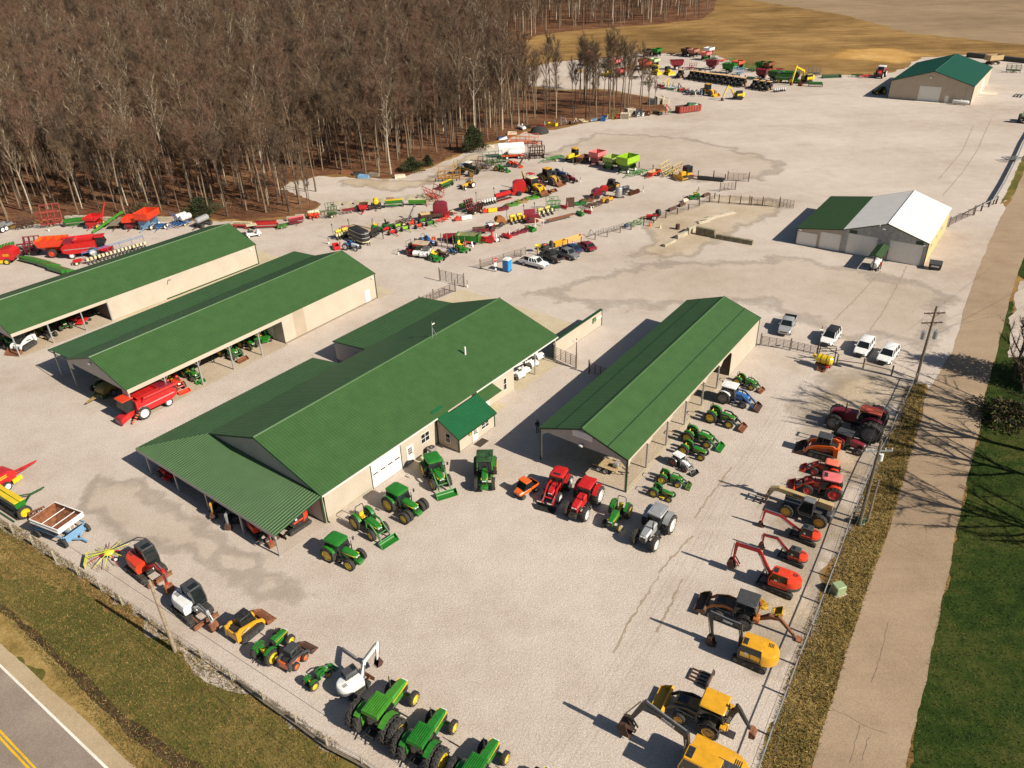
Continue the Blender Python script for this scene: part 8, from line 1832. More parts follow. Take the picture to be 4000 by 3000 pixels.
part('cabin',MB().box(-.6,.6,-.6,.6,.1,2.15,.05),CYAN,pj);part('roof',MB().loft([[(-.66,-.66,2.15),(.66,-.66,2.15),(.66,.66,2.15),(-.66,.66,2.15)],[(-.4,-.5,2.4),(.4,-.5,2.4),(.4,.5,2.4),(-.4,.5,2.4)]]),WHITE,pj);part('door',MB().box(-.42,.42,-.64,-.59,.2,2.0,.02),BLUE,pj);part('base',MB().box(-.65,.65,-.65,.65,0,.12),DGREY,pj);part('notice',MB().box(-.665,-.60,-.2,.15,1.3,1.75),LAMP,pj)
ss=empty('stop_sign',T('b1',2070,688)+Vector((0,0,.02)),-1.2);tag(ss,'red octagonal stop sign on a wooden post by the toilet','stop sign')
part('post',MB().box(-.08,.08,-.08,.08,0,2.0),WOOD,ss);pl_=part('plate',MB().cyl((.09,0,2.25),(.13,0,2.25),.40,8),RED,ss);part('lettering',text_mesh('STOP',.24),WHITE,pl_,(.142,0,2.25),(PI/2,0,PI/2),0)
part('notice',MB().box(.09,.12,-.2,.2,1.0,1.7).box(.09,.13,-.15,.15,.3,.6),LAMP,ss)
for i,(x,y,mt,l,h) in enumerate(((410,462,AMBER,'orange yellow box on the inner fence line, nearest the black drum',.9),(520,425,M('peach_paint',(.70,.38,.12),.5,0,.1),'long peach coloured trough behind the parked sedans',.8))):
 solid('feed_box',MB().hopper([(-1.3-.8*i,1.3+.8*i,-.35,.35,.05),(-1.4-.8*i,1.4+.8*i,-.45,.45,h)],.06),mt,T('b2',x,y)+Vector((0,0,.02)),.65,l,'box')
ty=empty('tyre_planter',T('b2',284,500)+Vector((0,0,.02)),0);tag(ty,'stack of big black tyres with orange rim on top','tyre stack')
part('tyre',MB().lathe([(.4,0),(.78,.02),(.85,.25),(.78,.5),(.4,.52)],20,axis='z'),RUB,ty);part('tyre',MB().lathe([(.4,.53),(.75,.54),(.82,.78),(.75,1.0),(.45,1.02)],20,axis='z'),RUB,ty);part('rim',MB().lathe([(.42,.98),(.2,1.1),(.05,1.12)],14,axis='z'),ORANGE,ty)
solid('steel_drum',MB().lathe([(.38,0),(.4,.3),(.42,.6),(.4,.95),(.3,1.2),(.1,1.3)],16,axis='z'),BLACK,T('b2',338,478)+Vector((0,0,.02)),0,'black drum with rusty top next to the tyre stack','drum')
solid('feed_funnel',MB().lathe([(.08,0),(.08,.7),(.62,1.3),(.66,1.35),(.6,1.35),(.1,.85)],16,axis='z'),YEL,T('b2',226,520)+Vector((0,0,.02)),0,'bright yellow funnel spreader on the inner fence line','spreader')
solid('steel_drum',MB().lathe([(.42,0),(.44,.3),(.42,.6),(.44,.9),(.40,1.0),(.05,1.0)],16,axis='z'),DRUST,T('b2',1430,322)+Vector((0,0,.02)),0,'dark rusty drum outside the storage bunker','drum')
for x,y,l in ((1190,295,'orange traffic cone with dark base by the inner fence'),(1280,312,'pale faded cone lit by the sun near the inner fence')):
 cn=solid('traffic_cone',MB().box(-.22,.22,-.22,.22,0,.04).cyl((0,0,.04),(0,0,.75),.16,10,r1=.03),ORANGE if 'orange' in l else CREAMP,T('b2',x,y)+Vector((0,0,.02)),0,l,'cone',s=1.3)
gfr=(('grey triangular frame at the start of the pipe rack row',680,378,0),('grey pipe rack, first of the low rack row',770,362,1),('grey pipe rack beside a fence post',860,340,1),('grey bent pipe rack before the blue motor',930,320,1))
for l,x,y,k in gfr:
 o=empty('pipe_rack',T('b2',x,y)+Vector((0,0,.02)),.7);tag(o,l,'pipe rack')
 mb=MB()
 if k:
  for q in range(4):mb.tube([(-1.1+.7*q,-.4,0),(-1.1+.7*q,-.4,.8),(-1.1+.7*q,.4,.8),(-1.1+.7*q,.4,0)],.035,5)
 else:mb.beam((-1,0,0),(0,0,1.3),.07).beam((1,0,0),(0,0,1.3),.07).beam((-1,0,.1),(1,0,.1),.07).beam((-.9,-.5,.1),(0,0,1.3),.06)
 part('frame',mb,GREY,o);part('rail',MB().box(-1.3,1.3,-.05,.05,.02,.1),DRUST,o)
solid('motor',MB().lathe([(.1,-.4),(.35,-.35),(.35,.35),(.1,.4)],12,axis='x',c=(0,0,.4)).box(-.4,.4,-.3,.3,0,.15),NAVY,T('b2',985,305)+Vector((0,0,.02)),.6,'dark blue motor between pipe racks and green frames','motor')
for i,(x,y) in enumerate(((1050,288),(1110,268))):pu(small_tool(LGREEN,3,1.8),'b2',(x-15,y+4),(x+15,y-4),('first','second')[i]+' pale green pipe frame right of the blue motor','implement',s=1.1)
pu(bale_wagon_box(RED,RED,2.2,.9,.8,.4,LAMP,False,tongue=1.0),'b2',(1240,238),(1180,236),'bright red log splitter cart by the inner fence','log splitter',s=1.1)
solid('tyre_pile',MB().lathe([(.3,-.3),(.7,-.28),(.75,0),(.7,.28),(.3,.3)],18,axis='x',c=(0,0,.75)),RUB,T('b2',1262,210)+Vector((0,0,.02)),.4,'black tyre standing behind the red log splitter','tyre')
pu(zero_turn(GREEN),'n8',(1015,560),(960,560),'green yellow mower alone beside the middle fence corner','mower',s=1.5)
for x,y,dx,l in ((720,705,90,'long dark log along the inner fence, nearest the tyre'),(840,650,70,'stack of dark timbers halfway along the inner fence'),(880,600,60,'pale pallet boards beside the lone green mower'),(1140,530,80,'dark log near the tall fence posts')):
 A_,B_=T('n8',x-dx/2,y+dx*.2),T('n8',x+dx/2,y-dx*.2);L_=(B_-A_).length
 lg=solid('timber_stack',MB().tube([(-L_/2,0,.25),(L_/2,0,.25)],[.28,.22],8).tube([(-L_*.4,.45,.2),(L_*.45,.4,.2)],[.2,.18],8).tube([(-L_*.4,.2,.55),(L_*.4,.22,.5)],.17,8),DRUST if 'dark' in l else PALE,(A_+B_)/2+Vector((0,0,.02)),ang(A_,B_),l,'timber')
for i,(x,y,dx,dy) in enumerate(((1680,245,130,-45),(1760,215,150,-35),(1850,195,150,-30),(1650,262,90,-20))):
 A_,B_=T('b2',x-dx/2,y-dy/2),T('b2',x+dx/2,y+dy/2);L_=(B_-A_).length
 solid('board_pile',MB().box(-L_/2,L_/2,-.5,.1,0,.2).box(-L_*.4,L_*.46,-.2,.5,.2,.3).box(-L_*.45,L_*.3,.2,.75,0,.16),PALE,(A_+B_)/2+Vector((0,0,.02)),ang(A_,B_),('lowest','middle','farthest','nearest')[i]+' pale board pile behind the storage bunker','boards')
mk=None
for t,x,y in (('m0',1060,515),('m3',467,1180),('m3',1975,1412),('n8',355,475),('n7',690,545),('i1',585,360)):
 if mk is None:
  mk=empty('marker_post',T(t,x,y));tag(mk,'short wooden marker post with a white painted foot','marker post','marker posts at the row ends')
  part('post',MB().box(-.07,.07,-.07,.07,.5,1.25),WOOD,mk);part('foot',MB().box(-.12,.12,-.12,.12,0,.5,.02),WHITE,mk)
 else:dup(mk,T(t,x,y),0)
for k,(t,x,y) in enumerate([('f1',x,y) for x,y in ((420,425),(578,440),(655,450),(727,463),(797,475),(872,484),(947,494),(1022,503),(1107,516),(1192,530))]+[('f2',x,y) for x,y in ((182,472),(350,500),(440,515),(535,527))]):
 p,q=T(t,x+8,y),T(t,x-46,y+20)
 if k==0:
  bh=put(backhoe(M('black_orange_paint',(.60,.26,.04),.5,0,.2,2,.2),roof=M('pale_orange_roof',(.72,.42,.16),.5,0,.08),cabm=BLACK,bucket=BLACK,boomc=BLACK,hood=BLACK,hoe=((0,0),(.5,1.2),(.3,2.4)),stick=((.3,2.4),(.7,1.3))),p,q,'black and orange backhoe standing apart at the left end of the long backhoe rank','backhoe','backhoes parked in a rank',1.0)
 else:dup(bh,Vector((p.x+q.x,p.y+q.y,.04))/2,ang(p,q),None,'black and orange backhoe with pale orange roof in the tight rank' if k<11 else 'black and orange backhoe in the short group of three','backhoe','backhoes parked in a rank' if k<11 else 'three backhoes beside the planter')
dig('f1',(1275,735),(1130,728),[(1105,570),(1072,558)],(1000,715),(985,755),'yellow excavator with arm stretched left, below the backhoe rank','excavator',L_=3.2,H=.7,W=.5,tw=2.4,house=(2.2,1.2,1.2),cabc=BLACK,body=YEL,roof=BLACK,buck=DRUST,bh=.28)
dig('f2',(1140,440),(970,440),[(1030,270),(925,215)],(860,430),(850,470),'tall yellow excavator with high bent boom beside the green combine','excavator',L_=3.6,H=.8,W=.55,tw=2.6,house=(2.6,1.3,1.3),cabc=BLACK,body=YEL,buck=RUST,bh=.34)
solid('spare_bucket',bucket_mb(1.3,.9,.9,.05),RUST,T('f2',965,480),.4,'rusty bucket on the ground under the tall yellow boom','bucket',s=1.4)
pu(wheel_loader(AMBER,AMBER),'f1',(745,665),(850,685),'amber wheel loader at the end of the scrap row','wheel loader',s=1.15)
pu(combine(GREEN,rim=YEL),'f2',(690,430),(850,440),'green combine harvester next to the tall yellow excavator','combine',s=1.15)
for t,a,b,c_,l in (('f1',(265,325),(450,320),MAROON,'maroon grain cart behind the single backhoe'),('f1',(930,330),(770,320),MAROON,'maroon grain cart behind the middle of the backhoe rank'),('f1',(1170,380),(1000,365),GREEN,'green grain cart behind the backhoe rank'),('f2',(520,395),(370,380),MAROON,'maroon grain cart above the group of three backhoes'),('f2',(670,420),(540,405),DGREEN,'dark green grain cart touching the green combine')):
 sp(grain_cart,t,a,b,l,'grain cart',body=c_,w=3.2,h=3.6,auger=False)
GW=dict(top=(4.2,3.0),h=3.0,mid=1.8)
for t,x,y,c_,l in (('f0',1000,210,M('brick_red',(.36,.07,.04),.6,0,.2),'brick red wagon seen between the last trees'),('f0',1015,255,SCAR,'scarlet wagon in front of the brick red one'),('f0',1140,210,M('pale_green',(.42,.52,.28),.5,0,.1),'pale green wagon beside the brick red one'),('f0',255,115,MAROON,'dark red wagon far left behind the trees'),('f0',255,190,M('dull_red',(.30,.04,.04),.6,0,.2),'dull red wagon below another behind the trees'),('f0',620,215,PINK,'pink wagon glimpsed between dark trunks'),('f0',675,355,M('rose_paint',(.42,.07,.07),.6,0,.2),'rose red box wagon behind four trunks'),('f0',1050,75,BLACK,'black wagon alone on the far gravel rim'),('f1',85,135,GREEN,'green wagon on the far gravel rim'),('f1',490,130,DRUST,'dark brown wagon at the far rim'),('f1',590,145,M('grey_red',(.40,.16,.12),.6,0,.4,1),'grey and red wagon at the far rim'),('f1',760,185,PINK,'faded pink wagon at the far rim'),('f1',800,120,WHITE,'white wagon behind the faded pink one'),('f2',110,245,M('tomato_paint',(.55,.10,.05),.5,0,.1),'tomato red wagon behind the blue frames'),('f2',430,260,DGREEN,'dark green wagon at the far right rim'),('f2',520,265,RUST,'rusty wagon at the far right rim')):
 p=T(t,x,y);pu(gravity_wagon(c_,BLACK,GREY,None,**GW),t,(x+18,y),(x-14,y+8),l,'grain wagon',s=1.05)
for t,a,b,c_,wg,l in (('f1',(830,205),(790,215),GREEN,1,'bright green implement right of the pink wagon'),('f1',(900,190),(850,195),BLACK,0,'black implement right of the pink wagon'),('f1',(1060,215),(900,225),SCAR,0,'red and rusty scoop tool on the field edge'),('f1',(1140,265),(1060,270),GREEN,1,'green folding tool on the field edge'),('f1',(340,130),(230,125),DRUST,0,'low brown harrow on the far rim'),('f1',(450,140),(350,140),DRUST,0,'pale and brown harrow on the far rim'),('f1',(600,320),(500,330),MAROON,1,'maroon mower behind the single backhoe'),('f1',(740,340),(620,335),DGREY,0,'grey tooth harrow behind the backhoe rank'),('f1',(1250,390),(1180,400),SKYB,1,'pale blue folded frame beside the green cart'),('f2',(350,285),(290,280),GREEN,1,'green tool left of the dark green wagon'),('f2',(215,245),(160,250),LGREEN,1,'lime tinted tool behind the blue frame'),('f2',(340,395),(230,385),DGREEN,0,'dark green harrow in the far rank'),('f2',(610,270),(545,268),ORANGE,0,'orange tool with round wheels at the far right rim'),('f2',(730,268),(640,275),MAROON,0,'red wheeled tool at the far right rim'),('f2',(1245,335),(1070,330),GREY,1,'grey disc harrow right of the tall excavator'),('f3',(600,425),(440,425),DGREEN,0,'green plough lying left of the red tractor'),('f3',(720,430),(560,440),RED,0,'red harrow hitched beside the red tractor'),('f0',(560,210),(450,215),BLACK,1,'black cultivator behind thin trunks'),('f0',(200,300),(60,300),AMBER,0,'amber scraper glimpsed at far left behind the trees'),('f0',(530,105),(400,120),DRUST,0,'brown plough on the rim behind the trees'),('f0',(690,110),(560,100),BLACK,0,'black plough on the rim behind the trees'),('f0',(930,85),(860,90),GREY,1,'grey tool beside the black wagon'),('f0',(930,380),(840,385),BLACK,0,'black frame among the last trunks'),('f0',(1100,470),(980,450),DGREEN,0,'dark green frame among the last trunks'),('g0',(1200,440),(960,430),DGREEN,1,'big dark green folded cultivator at the right edge'),('i6',(1230,480),(1100,490),GREY,0,'grey planter frame against the roadside rail')):
 sp(tillage,t,a,b,l,'implement',None,None,2.5,col=c_,dark=c_,w=2.4,wings=wg,tongue=0)
for t,a,b,l in (('f1',(215,385),(285,400),'yellow bulldozer left of the single backhoe'),('f1',(40,385),(110,395),'yellow bulldozer partly behind a thin tree'),('f0',(545,330),(480,345),'yellow bulldozer seen between trunks in the wood')):pu(dozer(YEL),t,a,b,l,'bulldozer',s=1.1)
for t,a,b,k_,l in (('f1',(10,305),(110,320),YEL,'yellow low implement in front of the pale green wagon'),('f0',(810,240),(880,245),YEL,'yellow low implement beside dark trunks')):sp(drill,t,a,b,l,'implement',None,None,3,box=k_,lid=k_,tongue=0)
sp(platform_head,'f3',(40,440),(285,430),'long green grain header right of the tall excavator','grain header',col=GREEN)
sp(planter,'f2',(590,565),(755,545),'planter with white hoppers at the end of the backhoe group','planter',frame=BLUE,hop=POLY,rows=6,side=1,tongue=0)
sp(drill,'f2',(1090,485),(1269,490),'green mower conditioner in front of the tall excavator','mower',None,None,3,box=GREEN,lid=GREEN,tongue=0,rim=YEL)
tr('f3',(840,425),(815,440),'red tractor with white cab roof near the far warehouse',body=RED,roof=WHITE,cabm=WHITE,rim=WHITE,roofst='flat',s=1.35,**BIG)
tr('f3',(850,660),(780,665),'green tractor in the dark shadow of the far warehouse',s=1.0)
tr('g1',(1240,440),(1290,300),'green tractor with dark wheels cut by the right edge',cab='rops',s=1.35,wb=2.6)
solid('steel_mat',MB().box(-2,2,-.1,.1,.1,.25).box(-2,2,.6,.8,.1,.25).box(-2,2,1.3,1.5,.1,.25).box(-1.9,-1.7,-.1,1.5,.02,.1).box(1.7,1.9,-.1,1.5,.02,.1),DGREY,T('g0',1230,830),.9,'dark steel bars on gravel above the right edge tractor','steel bars',s=1.3)
sp(gravity_wagon,'g0',(770,290),(720,300),'wooden sided wagon behind the far warehouse','wagon',None,None,2.6,body=TIMB,top=(5,2.6),h=2.6) if False else pu(gravity_wagon(TIMB,DRUST,BLACK,None,top=(5,2.6),h=2.9,mid=1.2),'g0',(775,300),(715,305),'wooden sided wagon behind the far warehouse','wagon',s=1.2)
A_,B_=T('g0',330,175),T('g0',1400,290);solid('dark_strip',MB().beam(A_+Vector((0,0,.8)),B_+Vector((0,0,.8)),2.0,1.6),BLACK,(0,0,.02),0,'long black windrow along the field behind the warehouse','oblong')  # plain black box beam laid along a dark strip of ground
dm=empty('dumpster',T('f1',520,905)+Vector((0,0,.02)),ang(T('f1',410,915),T('f1',640,885)));tag(dm,'rusty red roll off dumpster full of scrap on open gravel','dumpster')
part('box',MB().hopper([(-4,4,-1.3,1.3,.2),(-4,4,-1.3,1.3,2.0)],.08,0,1),[M('red_rust',(.30,.05,.03),.7,0,.3,2,.2),DRUST],dm);rb=MB()
for k in range(8):rb.box(-3.7+k,-3.55+k,-1.38,-1.3,.2,2.0).box(-3.7+k,-3.55+k,1.3,1.38,.2,2.0)
part('rib',rb,MAROON,dm);part('scrap',MB().loft([[(-1,-1.1,1.2),(3.5,-1.1,1.2),(3.5,1.1,1.2),(-1,1.1,1.2)],[(-.3,-.7,2.6),(3,-.4,2.3),(2.6,.6,2.4),(.2,.8,2.7)]]),DGREEN,dm)
SC_=[(DRUST,'dark rusty'),(WHITE,'white'),(SKYB,'pale blue'),(RED,'red'),(GREEN,'green'),(STEEL,'steel grey'),(BROWN,'brown'),(CREAMP,'cream'),(BLACK,'black'),(BLUE,'blue'),(YEL,'yellow'),(RUST,'orange rust')]
for k in range(24):
 x=150+k*22+R.uniform(-6,6);y=560+k*5.5+R.uniform(-18,22);c_,nm=SC_[(k*5)%12]
 o=pu(small_tool(c_,k%5,1.5+R.random(),SC_[(k*7+3)%12][0]),'f1',(x,y),(x+R.uniform(-20,20),y+R.uniform(-10,10)+.1),nm+' scrap implement in the '+('left' if k<12 else 'right')+' half of the jumbled scrap row','scrap implement',s=1.3+R.random()*.6)
for k in range(16):
 x=20+k*75;y=940-k*.6-(0 if k<8 else (k-8)*14);tl_='f0';c_,nm=SC_[(k*7+1)%12]
 px_=(2040+k*41,[505,500,497,492,488,483,478,473,470,466,462,458,452,448,445,440][k])
 pu(small_tool(c_,(k*3)%5,1.8,SC_[(k*5+6)%12][0]),'px',(px_[0]-5,px_[1]),(px_[0]+5,px_[1]-1+R.uniform(-5,5)),nm+' tool number %s along the woodland edge line'%('one two three four five six seven eight nine ten eleven twelve thirteen fourteen fifteen sixteen'.split()[k]),'implement',s=1.4+R.random()*.5)
for t,x,y,l in (('f0',745,925,'pale crate stack at the woodland edge, leftmost'),('f0',810,890,'pale crate stack at the woodland edge, tallest'),('f0',915,890,'grey crate stack at the woodland edge'),('f0',1030,880,'rusty crate stack at the woodland edge'),('f1',125,790,'tall stack of wooden pallets left of the dumpster'),('f1',190,790,'shorter stack of wooden pallets left of the dumpster'),('f1',30,800,'dark crate by the pallet stacks')):
 cr=MB();h=1.5 if 'tall' in l else 1.1
 for j in range(6):cr.box(-.9,.9,-.8,.8,j*h/6+.02,j*h/6+h/9).box(-.85,-.65,-.75,.75,j*h/6+h/9,(j+1)*h/6+.02).box(.65,.85,-.75,.75,j*h/6+h/9,(j+1)*h/6+.02)
 solid('pallet_stack',cr,DGREY if 'grey' in l or 'dark' in l else RUST if 'rusty' in l else PALE,T(t,x,y),R.uniform(-.4,.4),l,'pallets',s=1.5)
solid('brush_pile',MB().lathe([(2.6,0),(2.2,.9),(1.2,1.5),(.1,1.7)],9,axis='z'),M('pile_black',(.03,.028,.025),.9,0,.5,6),T('n9',720,185),0,'dark pile of scrap metal at the woodland edge','pile',s=1.1)
for t,x,y,m_,l in (('a1',785,1500,RUST,'rusty steel sheet box by the clearing'),('a1',885,1510,BLACK,'black wrapped bundle by the clearing'),('a1',930,1535,SKYB,'light blue tank by the clearing'),('a1',1020,1520,WOOD,'grey timber pile by the clearing'),('a1',1240,1535,PALE,'pale boards at the clearing edge'),('n6',790,245,PALE,'pale logs below the evergreen'),('n9',380,205,PALE,'white planks stacked by the trees'),('n9',260,265,NAVY,'blue wrapped heap by the trees')):
 solid('heap',MB().loft([[(-1.6,-.7,0),(1.6,-.8,0),(1.5,.8,0),(-1.5,.7,0)],[(-1.4,-.5,.6),(1.5,-.4,.8),(1.3,.5,.7),(-1.2,.4,.9)]]),m_,T(t,x,y)+Vector((0,0,.02)),R.uniform(-.3,.5),l,'heap',s=.9)
def gate(t,a,b,label,h=1.6,rails=6,posts=2,mat=DRUST,pm=WOOD,stiles=4,cat='gate',nm='metal_gate'):
 A_,B_=P_(a,t),P_(b,t);L_=(B_-A_).length;o=empty(nm,A_+Vector((0,0,.02)),ang(A_,B_));tag(o,label,cat)
 for k in range(rails):part('rail',MB().tube([(0,0,.25+(h-.3)*k/(rails-1)),(L_,0,.25+(h-.3)*k/(rails-1))],.03,5),mat,o)
 for k in range(stiles+1):part('stile',MB().box(L_*k/stiles-.03,L_*k/stiles+.03,-.035,.035,.2,h),mat,o)
 for x in ((0,L_)[:posts]):part('post',MB().cyl((x-.12 if x==0 else x+.12,0,0),(x-.12 if x==0 else x+.12,0,h+.35),.11,8),pm,o)
 return o
gate('i1',(215,278),(535,355),'tall dark metal gate standing open across the yard entrance',2.1,9)
gate('i1',(130,545),(415,424),'rusty pipe gate between two posts behind the showroom',1.7,7)
gate('i1',(-60,640),(125,548),'rusty pipe fence panel partly hidden by the showroom roof',1.7,7,1)
gate('i0',(610,645),(832,745),'dark metal gate beside the carport lamp post',1.9,7,2)
gate('i0',(990,805),(1230,900),'dark metal gate in shadow left of the display shed',1.7,7,1)
gate('b3',(-60,1325),(190,1368),'dark metal gate in front of the silver pickup',1.5,7,1)
gate('b3',(195,1370),(412,1420),'dark metal gate panel beside the yellow sprayer',1.5,7,1)
gate('b3',(-160,115),(95,132),'black metal gate left of the service garage, farther panel',1.7,7,1)
gate('b3',(100,134),(215,152),'black metal gate left of the service garage, nearer panel',1.9,7,1)
gate('a2',(1865,1562),(2040,1572),'dark metal gate standing at the end of the middle fence',1.9,7,2)
gate('a2',(1800,1655),(1925,1640),'rusty metal gate leaning by the middle fence corner',1.7,6,2)
gate('i2',(235,475),(560,325),'rusty metal gate beside the service garage wall',1.6,7,2)
gate('b1',(1945,662),(2330,545),'rusty pipe gate behind the blue portable toilet',1.5,6,1)
def fence(pts,label,h=1.25,rails=(),pm=WOOD,rm=GALV,r=.11,name='fence',wire=(),rr=.05):
 o=empty(name,pts[0]);o.location.z=0;tag(o,label,'fence');o0=Vector((pts[0].x,pts[0].y,0))
 for p in pts:q=p-o0;part('post',MB().cyl((q.x,q.y,0),(q.x+R.uniform(-.04,.04),q.y,h),r,8),pm,o)
 for z in rails:part('rail',MB().tube([(p-o0)+Vector((0,0,z)) for p in pts],rr,6),rm,o)
 for z in wire:part('wire',MB().tube([(p-o0)+Vector((0,0,z)) for p in pts],.012,4),GREY,o)
 return o
hf=[at(-90,1985)]+[T('c0',*q) for q in ((122,1297),(295,1402),(487,1532),(682,1652))]+[T('d0',*q) for q in ((885,132),(1067,258),(1290,396),(1487,548),(1754,722),(2012,905))]+[T('d1',*q) for q in ((78,1102),(362,1298),(626,1496),(926,1650),(1240,1880))]
fence(hf,'wooden post and wire fence along the highway verge',1.35,(),M('bleached_post',(.42,.36,.26),.85,0,.25,5,.1),wire=(.35,.7,1.05,1.25))
g_=[T('d0',2070,925)]+hf[11:];o0=Vector((g_[0].x,g_[0].y,0))
gr=empty('guard_rail',o0);tag(gr,'low weathered plank rail along the foot of the highway fence','rail');part('plank',MB().tube([(p-o0)+Vector((0.06,-.1,.42)) for p in g_],.14,4),WOOD,gr)
rf=[T('b3',1265,1640),T('c3',1185,165),T('c3',1105,320),T('c3',1020,520),T('c3',915,710),T('c3',850,870),T('c3',782,1040),T('c3',735,1150),T('c3',690,1255),T('c3',620,1470)]+[T('d3',*q) for q in ((545,15),(460,240),(355,515),(250,775),(155,1037),(25,1385))]+[at(2940,3080)]
fence(rf,'roadside fence with dark posts and pale top rail',1.3,(1.25,),DRUST,GALV,.09,wire=(.4,),rr=.045)
fence([T('b3',590,1495),T('b3',820,1525),T('b3',1065,1585),T('b3',1265,1655)],'short post fence in front of the white parked cars',1.5,(.75,),WOOD,DRUST)
fence([T('n8',*q) for q in ((205,945),(362,890),(485,860),(635,800),(778,752),(915,700),(1050,645),(1175,600),(1240,560))],'inner fence of dark posts running past the storage bunker',1.3,(),DRUST,wire=(.4,.9))
fence([T('b2',*q) for q in ((80,560),(220,545),(352,505),(480,470),(598,445),(718,412),(822,390),(935,352),(1028,325))],'inner fence of grey posts behind the parked cars',1.4,(),WOOD,wire=(.4,.9))
fence([T('b2',*q) for q in ((1705,90),(1785,96),(1876,103),(1970,110),(2065,116),(2163,118))],'row of tall dark posts left of the black gates',1.9,(.3,),DRUST,DRUST)
fence([T('n8',*q) for q in ((305,180),(478,215),(715,235),(845,250),(1035,290),(1225,325))]+[T('a2',1740,1530),T('a2',1840,1560)],'thin post fence behind the row with the bulldozer',1.5,(),DRUST,wire=(.5,1.1))
fence([T('i2',*q) for q in ((575,320),(675,262),(780,208),(880,165))],'short fence of thick dark posts beside the county road',1.6,(1.3,),DRUST,GALV,.16,rr=.09)
rl_=[at(3878,800),at(3925,720),at(3965,640),at(4000,560),at(4080,420)]
fence(rl_,'long silver guard rail beside the county road',1.0,(.9,.6),DRUST,GALV,.1,rr=.16)
for k_,(b_,hgt,l) in enumerate(((T('b3',1275,1640),10.7,'tall wooden utility pole with two crossarms and transformers'),(T('c3',785,1222),10.3,'wooden utility pole with white bracket beside the roadside fence'))):
 up=empty('utility_pole',b_);tag(up,l,'utility pole');part('pole',MB().tube([(0,0,0),(0,0,hgt)],[.20,.12],10),M('pole_timber',(.15,.115,.075),.9,0,.3,4,.1),up)
 h_='crossarm'
 for z in ((9.7,8.4) if k_==0 else (9.0,)):
  c_=part('crossarm',MB().box(-1.3,1.3,-.07,.07,z,z+.14),DRUST if k_==0 else GALV,up)
  for x in (-1.2,-.6,.6,1.2):part('insulator',MB().cyl((x,0,z+.14),(x,0,z+.34),.05,6),LAMP,c_)
  part('brace',MB().beam((-.7,.08,z),(0,.08,z-.6),.05).beam((.7,.08,z),(0,.08,z-.6),.05),DRUST,c_)
 if k_==0:
  for x in (-.75,.75):part('transformer',MB().cyl((x,-.1,6.3),(x,-.1,7.3),.28,12).cyl((x,-.1,7.3),(x,-.1,7.55),.06,6),GALV,up)
 else:part('transformer',MB().cyl((.35,0,8.0),(.35,0,8.7),.22,12),LAMP,up)
pl=empty('utility_pole',T('d0',1518,655));tag(pl,'leaning looking bare timber pole between highway verge and fence','utility pole');part('pole',MB().tube([(0,0,0),(0,0,8.3)],[.17,.12],10),M('grey_pole',(.30,.23,.155),.9,0,.3,4,.1),pl)
gp=empty('utility_pole',T('c3',857,1190));tag(gp,'shorter bare pole standing outside the roadside fence','utility pole');part('pole',MB().tube([(0,0,0),(0,0,5.2)],[.13,.1],8),WOOD,gp)
for i,(p,hh,l) in enumerate(((T('i0',838,745),4.6,'lamp post with small white head beside the carport gate'),(T('b3',425,1400),4.2,'dark lamp post behind the yellow sprayer'))):
 lp=empty('lamp_post',p);tag(lp,l,'lamp post');part('post',MB().tube([(0,0,0),(0,0,1.8),(0,0,hh)],[.09,.08,.05],6),DRUST,lp);part('lamp_head',MB().box(-.45,.1,-.15,.15,hh-.55,hh-.35,.05),TRIMW,lp)
P1,P2=T('b3',1275,1640),T('c3',785,1222)
wr=empty('power_line',P1);tag(wr,'power line wires strung along the roadside fence between poles','wires')
d_=(P2-P1);P3=P2+d_*1.4
for j,(o_,z) in enumerate(((-1.2,9.9),(-.6,9.9),(.6,9.9),(1.2,9.9))):
 pts=[]
 for a,b in ((P1,P2),(P2,P3)):
  for q in range(9):t_=q/8;p=a+(b-a)*t_-P1;pts.append((p.x+o_,p.y,z-(.6 if a is P2 else .6*t_)-1.1*4*t_*(1-t_)*.5))
 part('wire',MB().tube(pts,.006,4),GREY,wr)
part('wire',MB().tube([(0,0,8.2),(14,9,7.2),(40,30,8.6)],.014,4),DGREY,wr);part('wire',MB().tube([(0,0,7.4),(14,6,6.6),(40,22,8.0)],.02,4),DGREY,wr)
A_,B_=T('d0',1000,10),T('d1',1280,1659);e_=(B_-A_).normalized();q_=T('d0',1518,655)
w2=empty('power_line',q_);tag(w2,'single overhead wire passing the bare timber pole','wires')
zq=7.3;a,b=T('d0',1000,10,zq),T('d1',1280,1659,zq);part('wire',MB().tube([a-(b-a)*2-q_,b+(b-a)-q_],.016,4),DGREY,w2)
db=empty('dumpster',T('i4',1205,700)+Vector((0,0,.02)),.9462-PI/2+.1);tag(db,'black dumpster with white notice at the corner of the service garage','dumpster')
part('bin',MB().loft([[(-.9,-.6,.1),(.9,-.6,.1),(.9,.6,.1),(-.9,.6,.1)],[(-1.0,-.8,1.1),(1.0,-.8,1.1),(1.0,.7,1.35),(-1.0,.7,1.35)]]),BLACK,db);part('lid',MB().box(-1.0,1.0,-.8,.75,1.2,1.28,.02,X=Matrix.Rotation(.14,4,'X')),DGREY,db);part('notice',MB().box(-.6,.6,-.80,-.74,.6,.85),LAMP,db)
bx=empty('transformer_box',T('d3',600,145)+Vector((0,0,.02)),.3);tag(bx,'pale green electrical cabinet in dry grass by the county road','electrical cabinet');part('cabinet',MB().box(-.5,.5,-.45,.45,.1,1.0,.06),M('sage_paint',(.28,.36,.19),.5,0,.1),bx);part('base',MB().box(-.6,.6,-.55,.55,0,.12),CONC,bx)
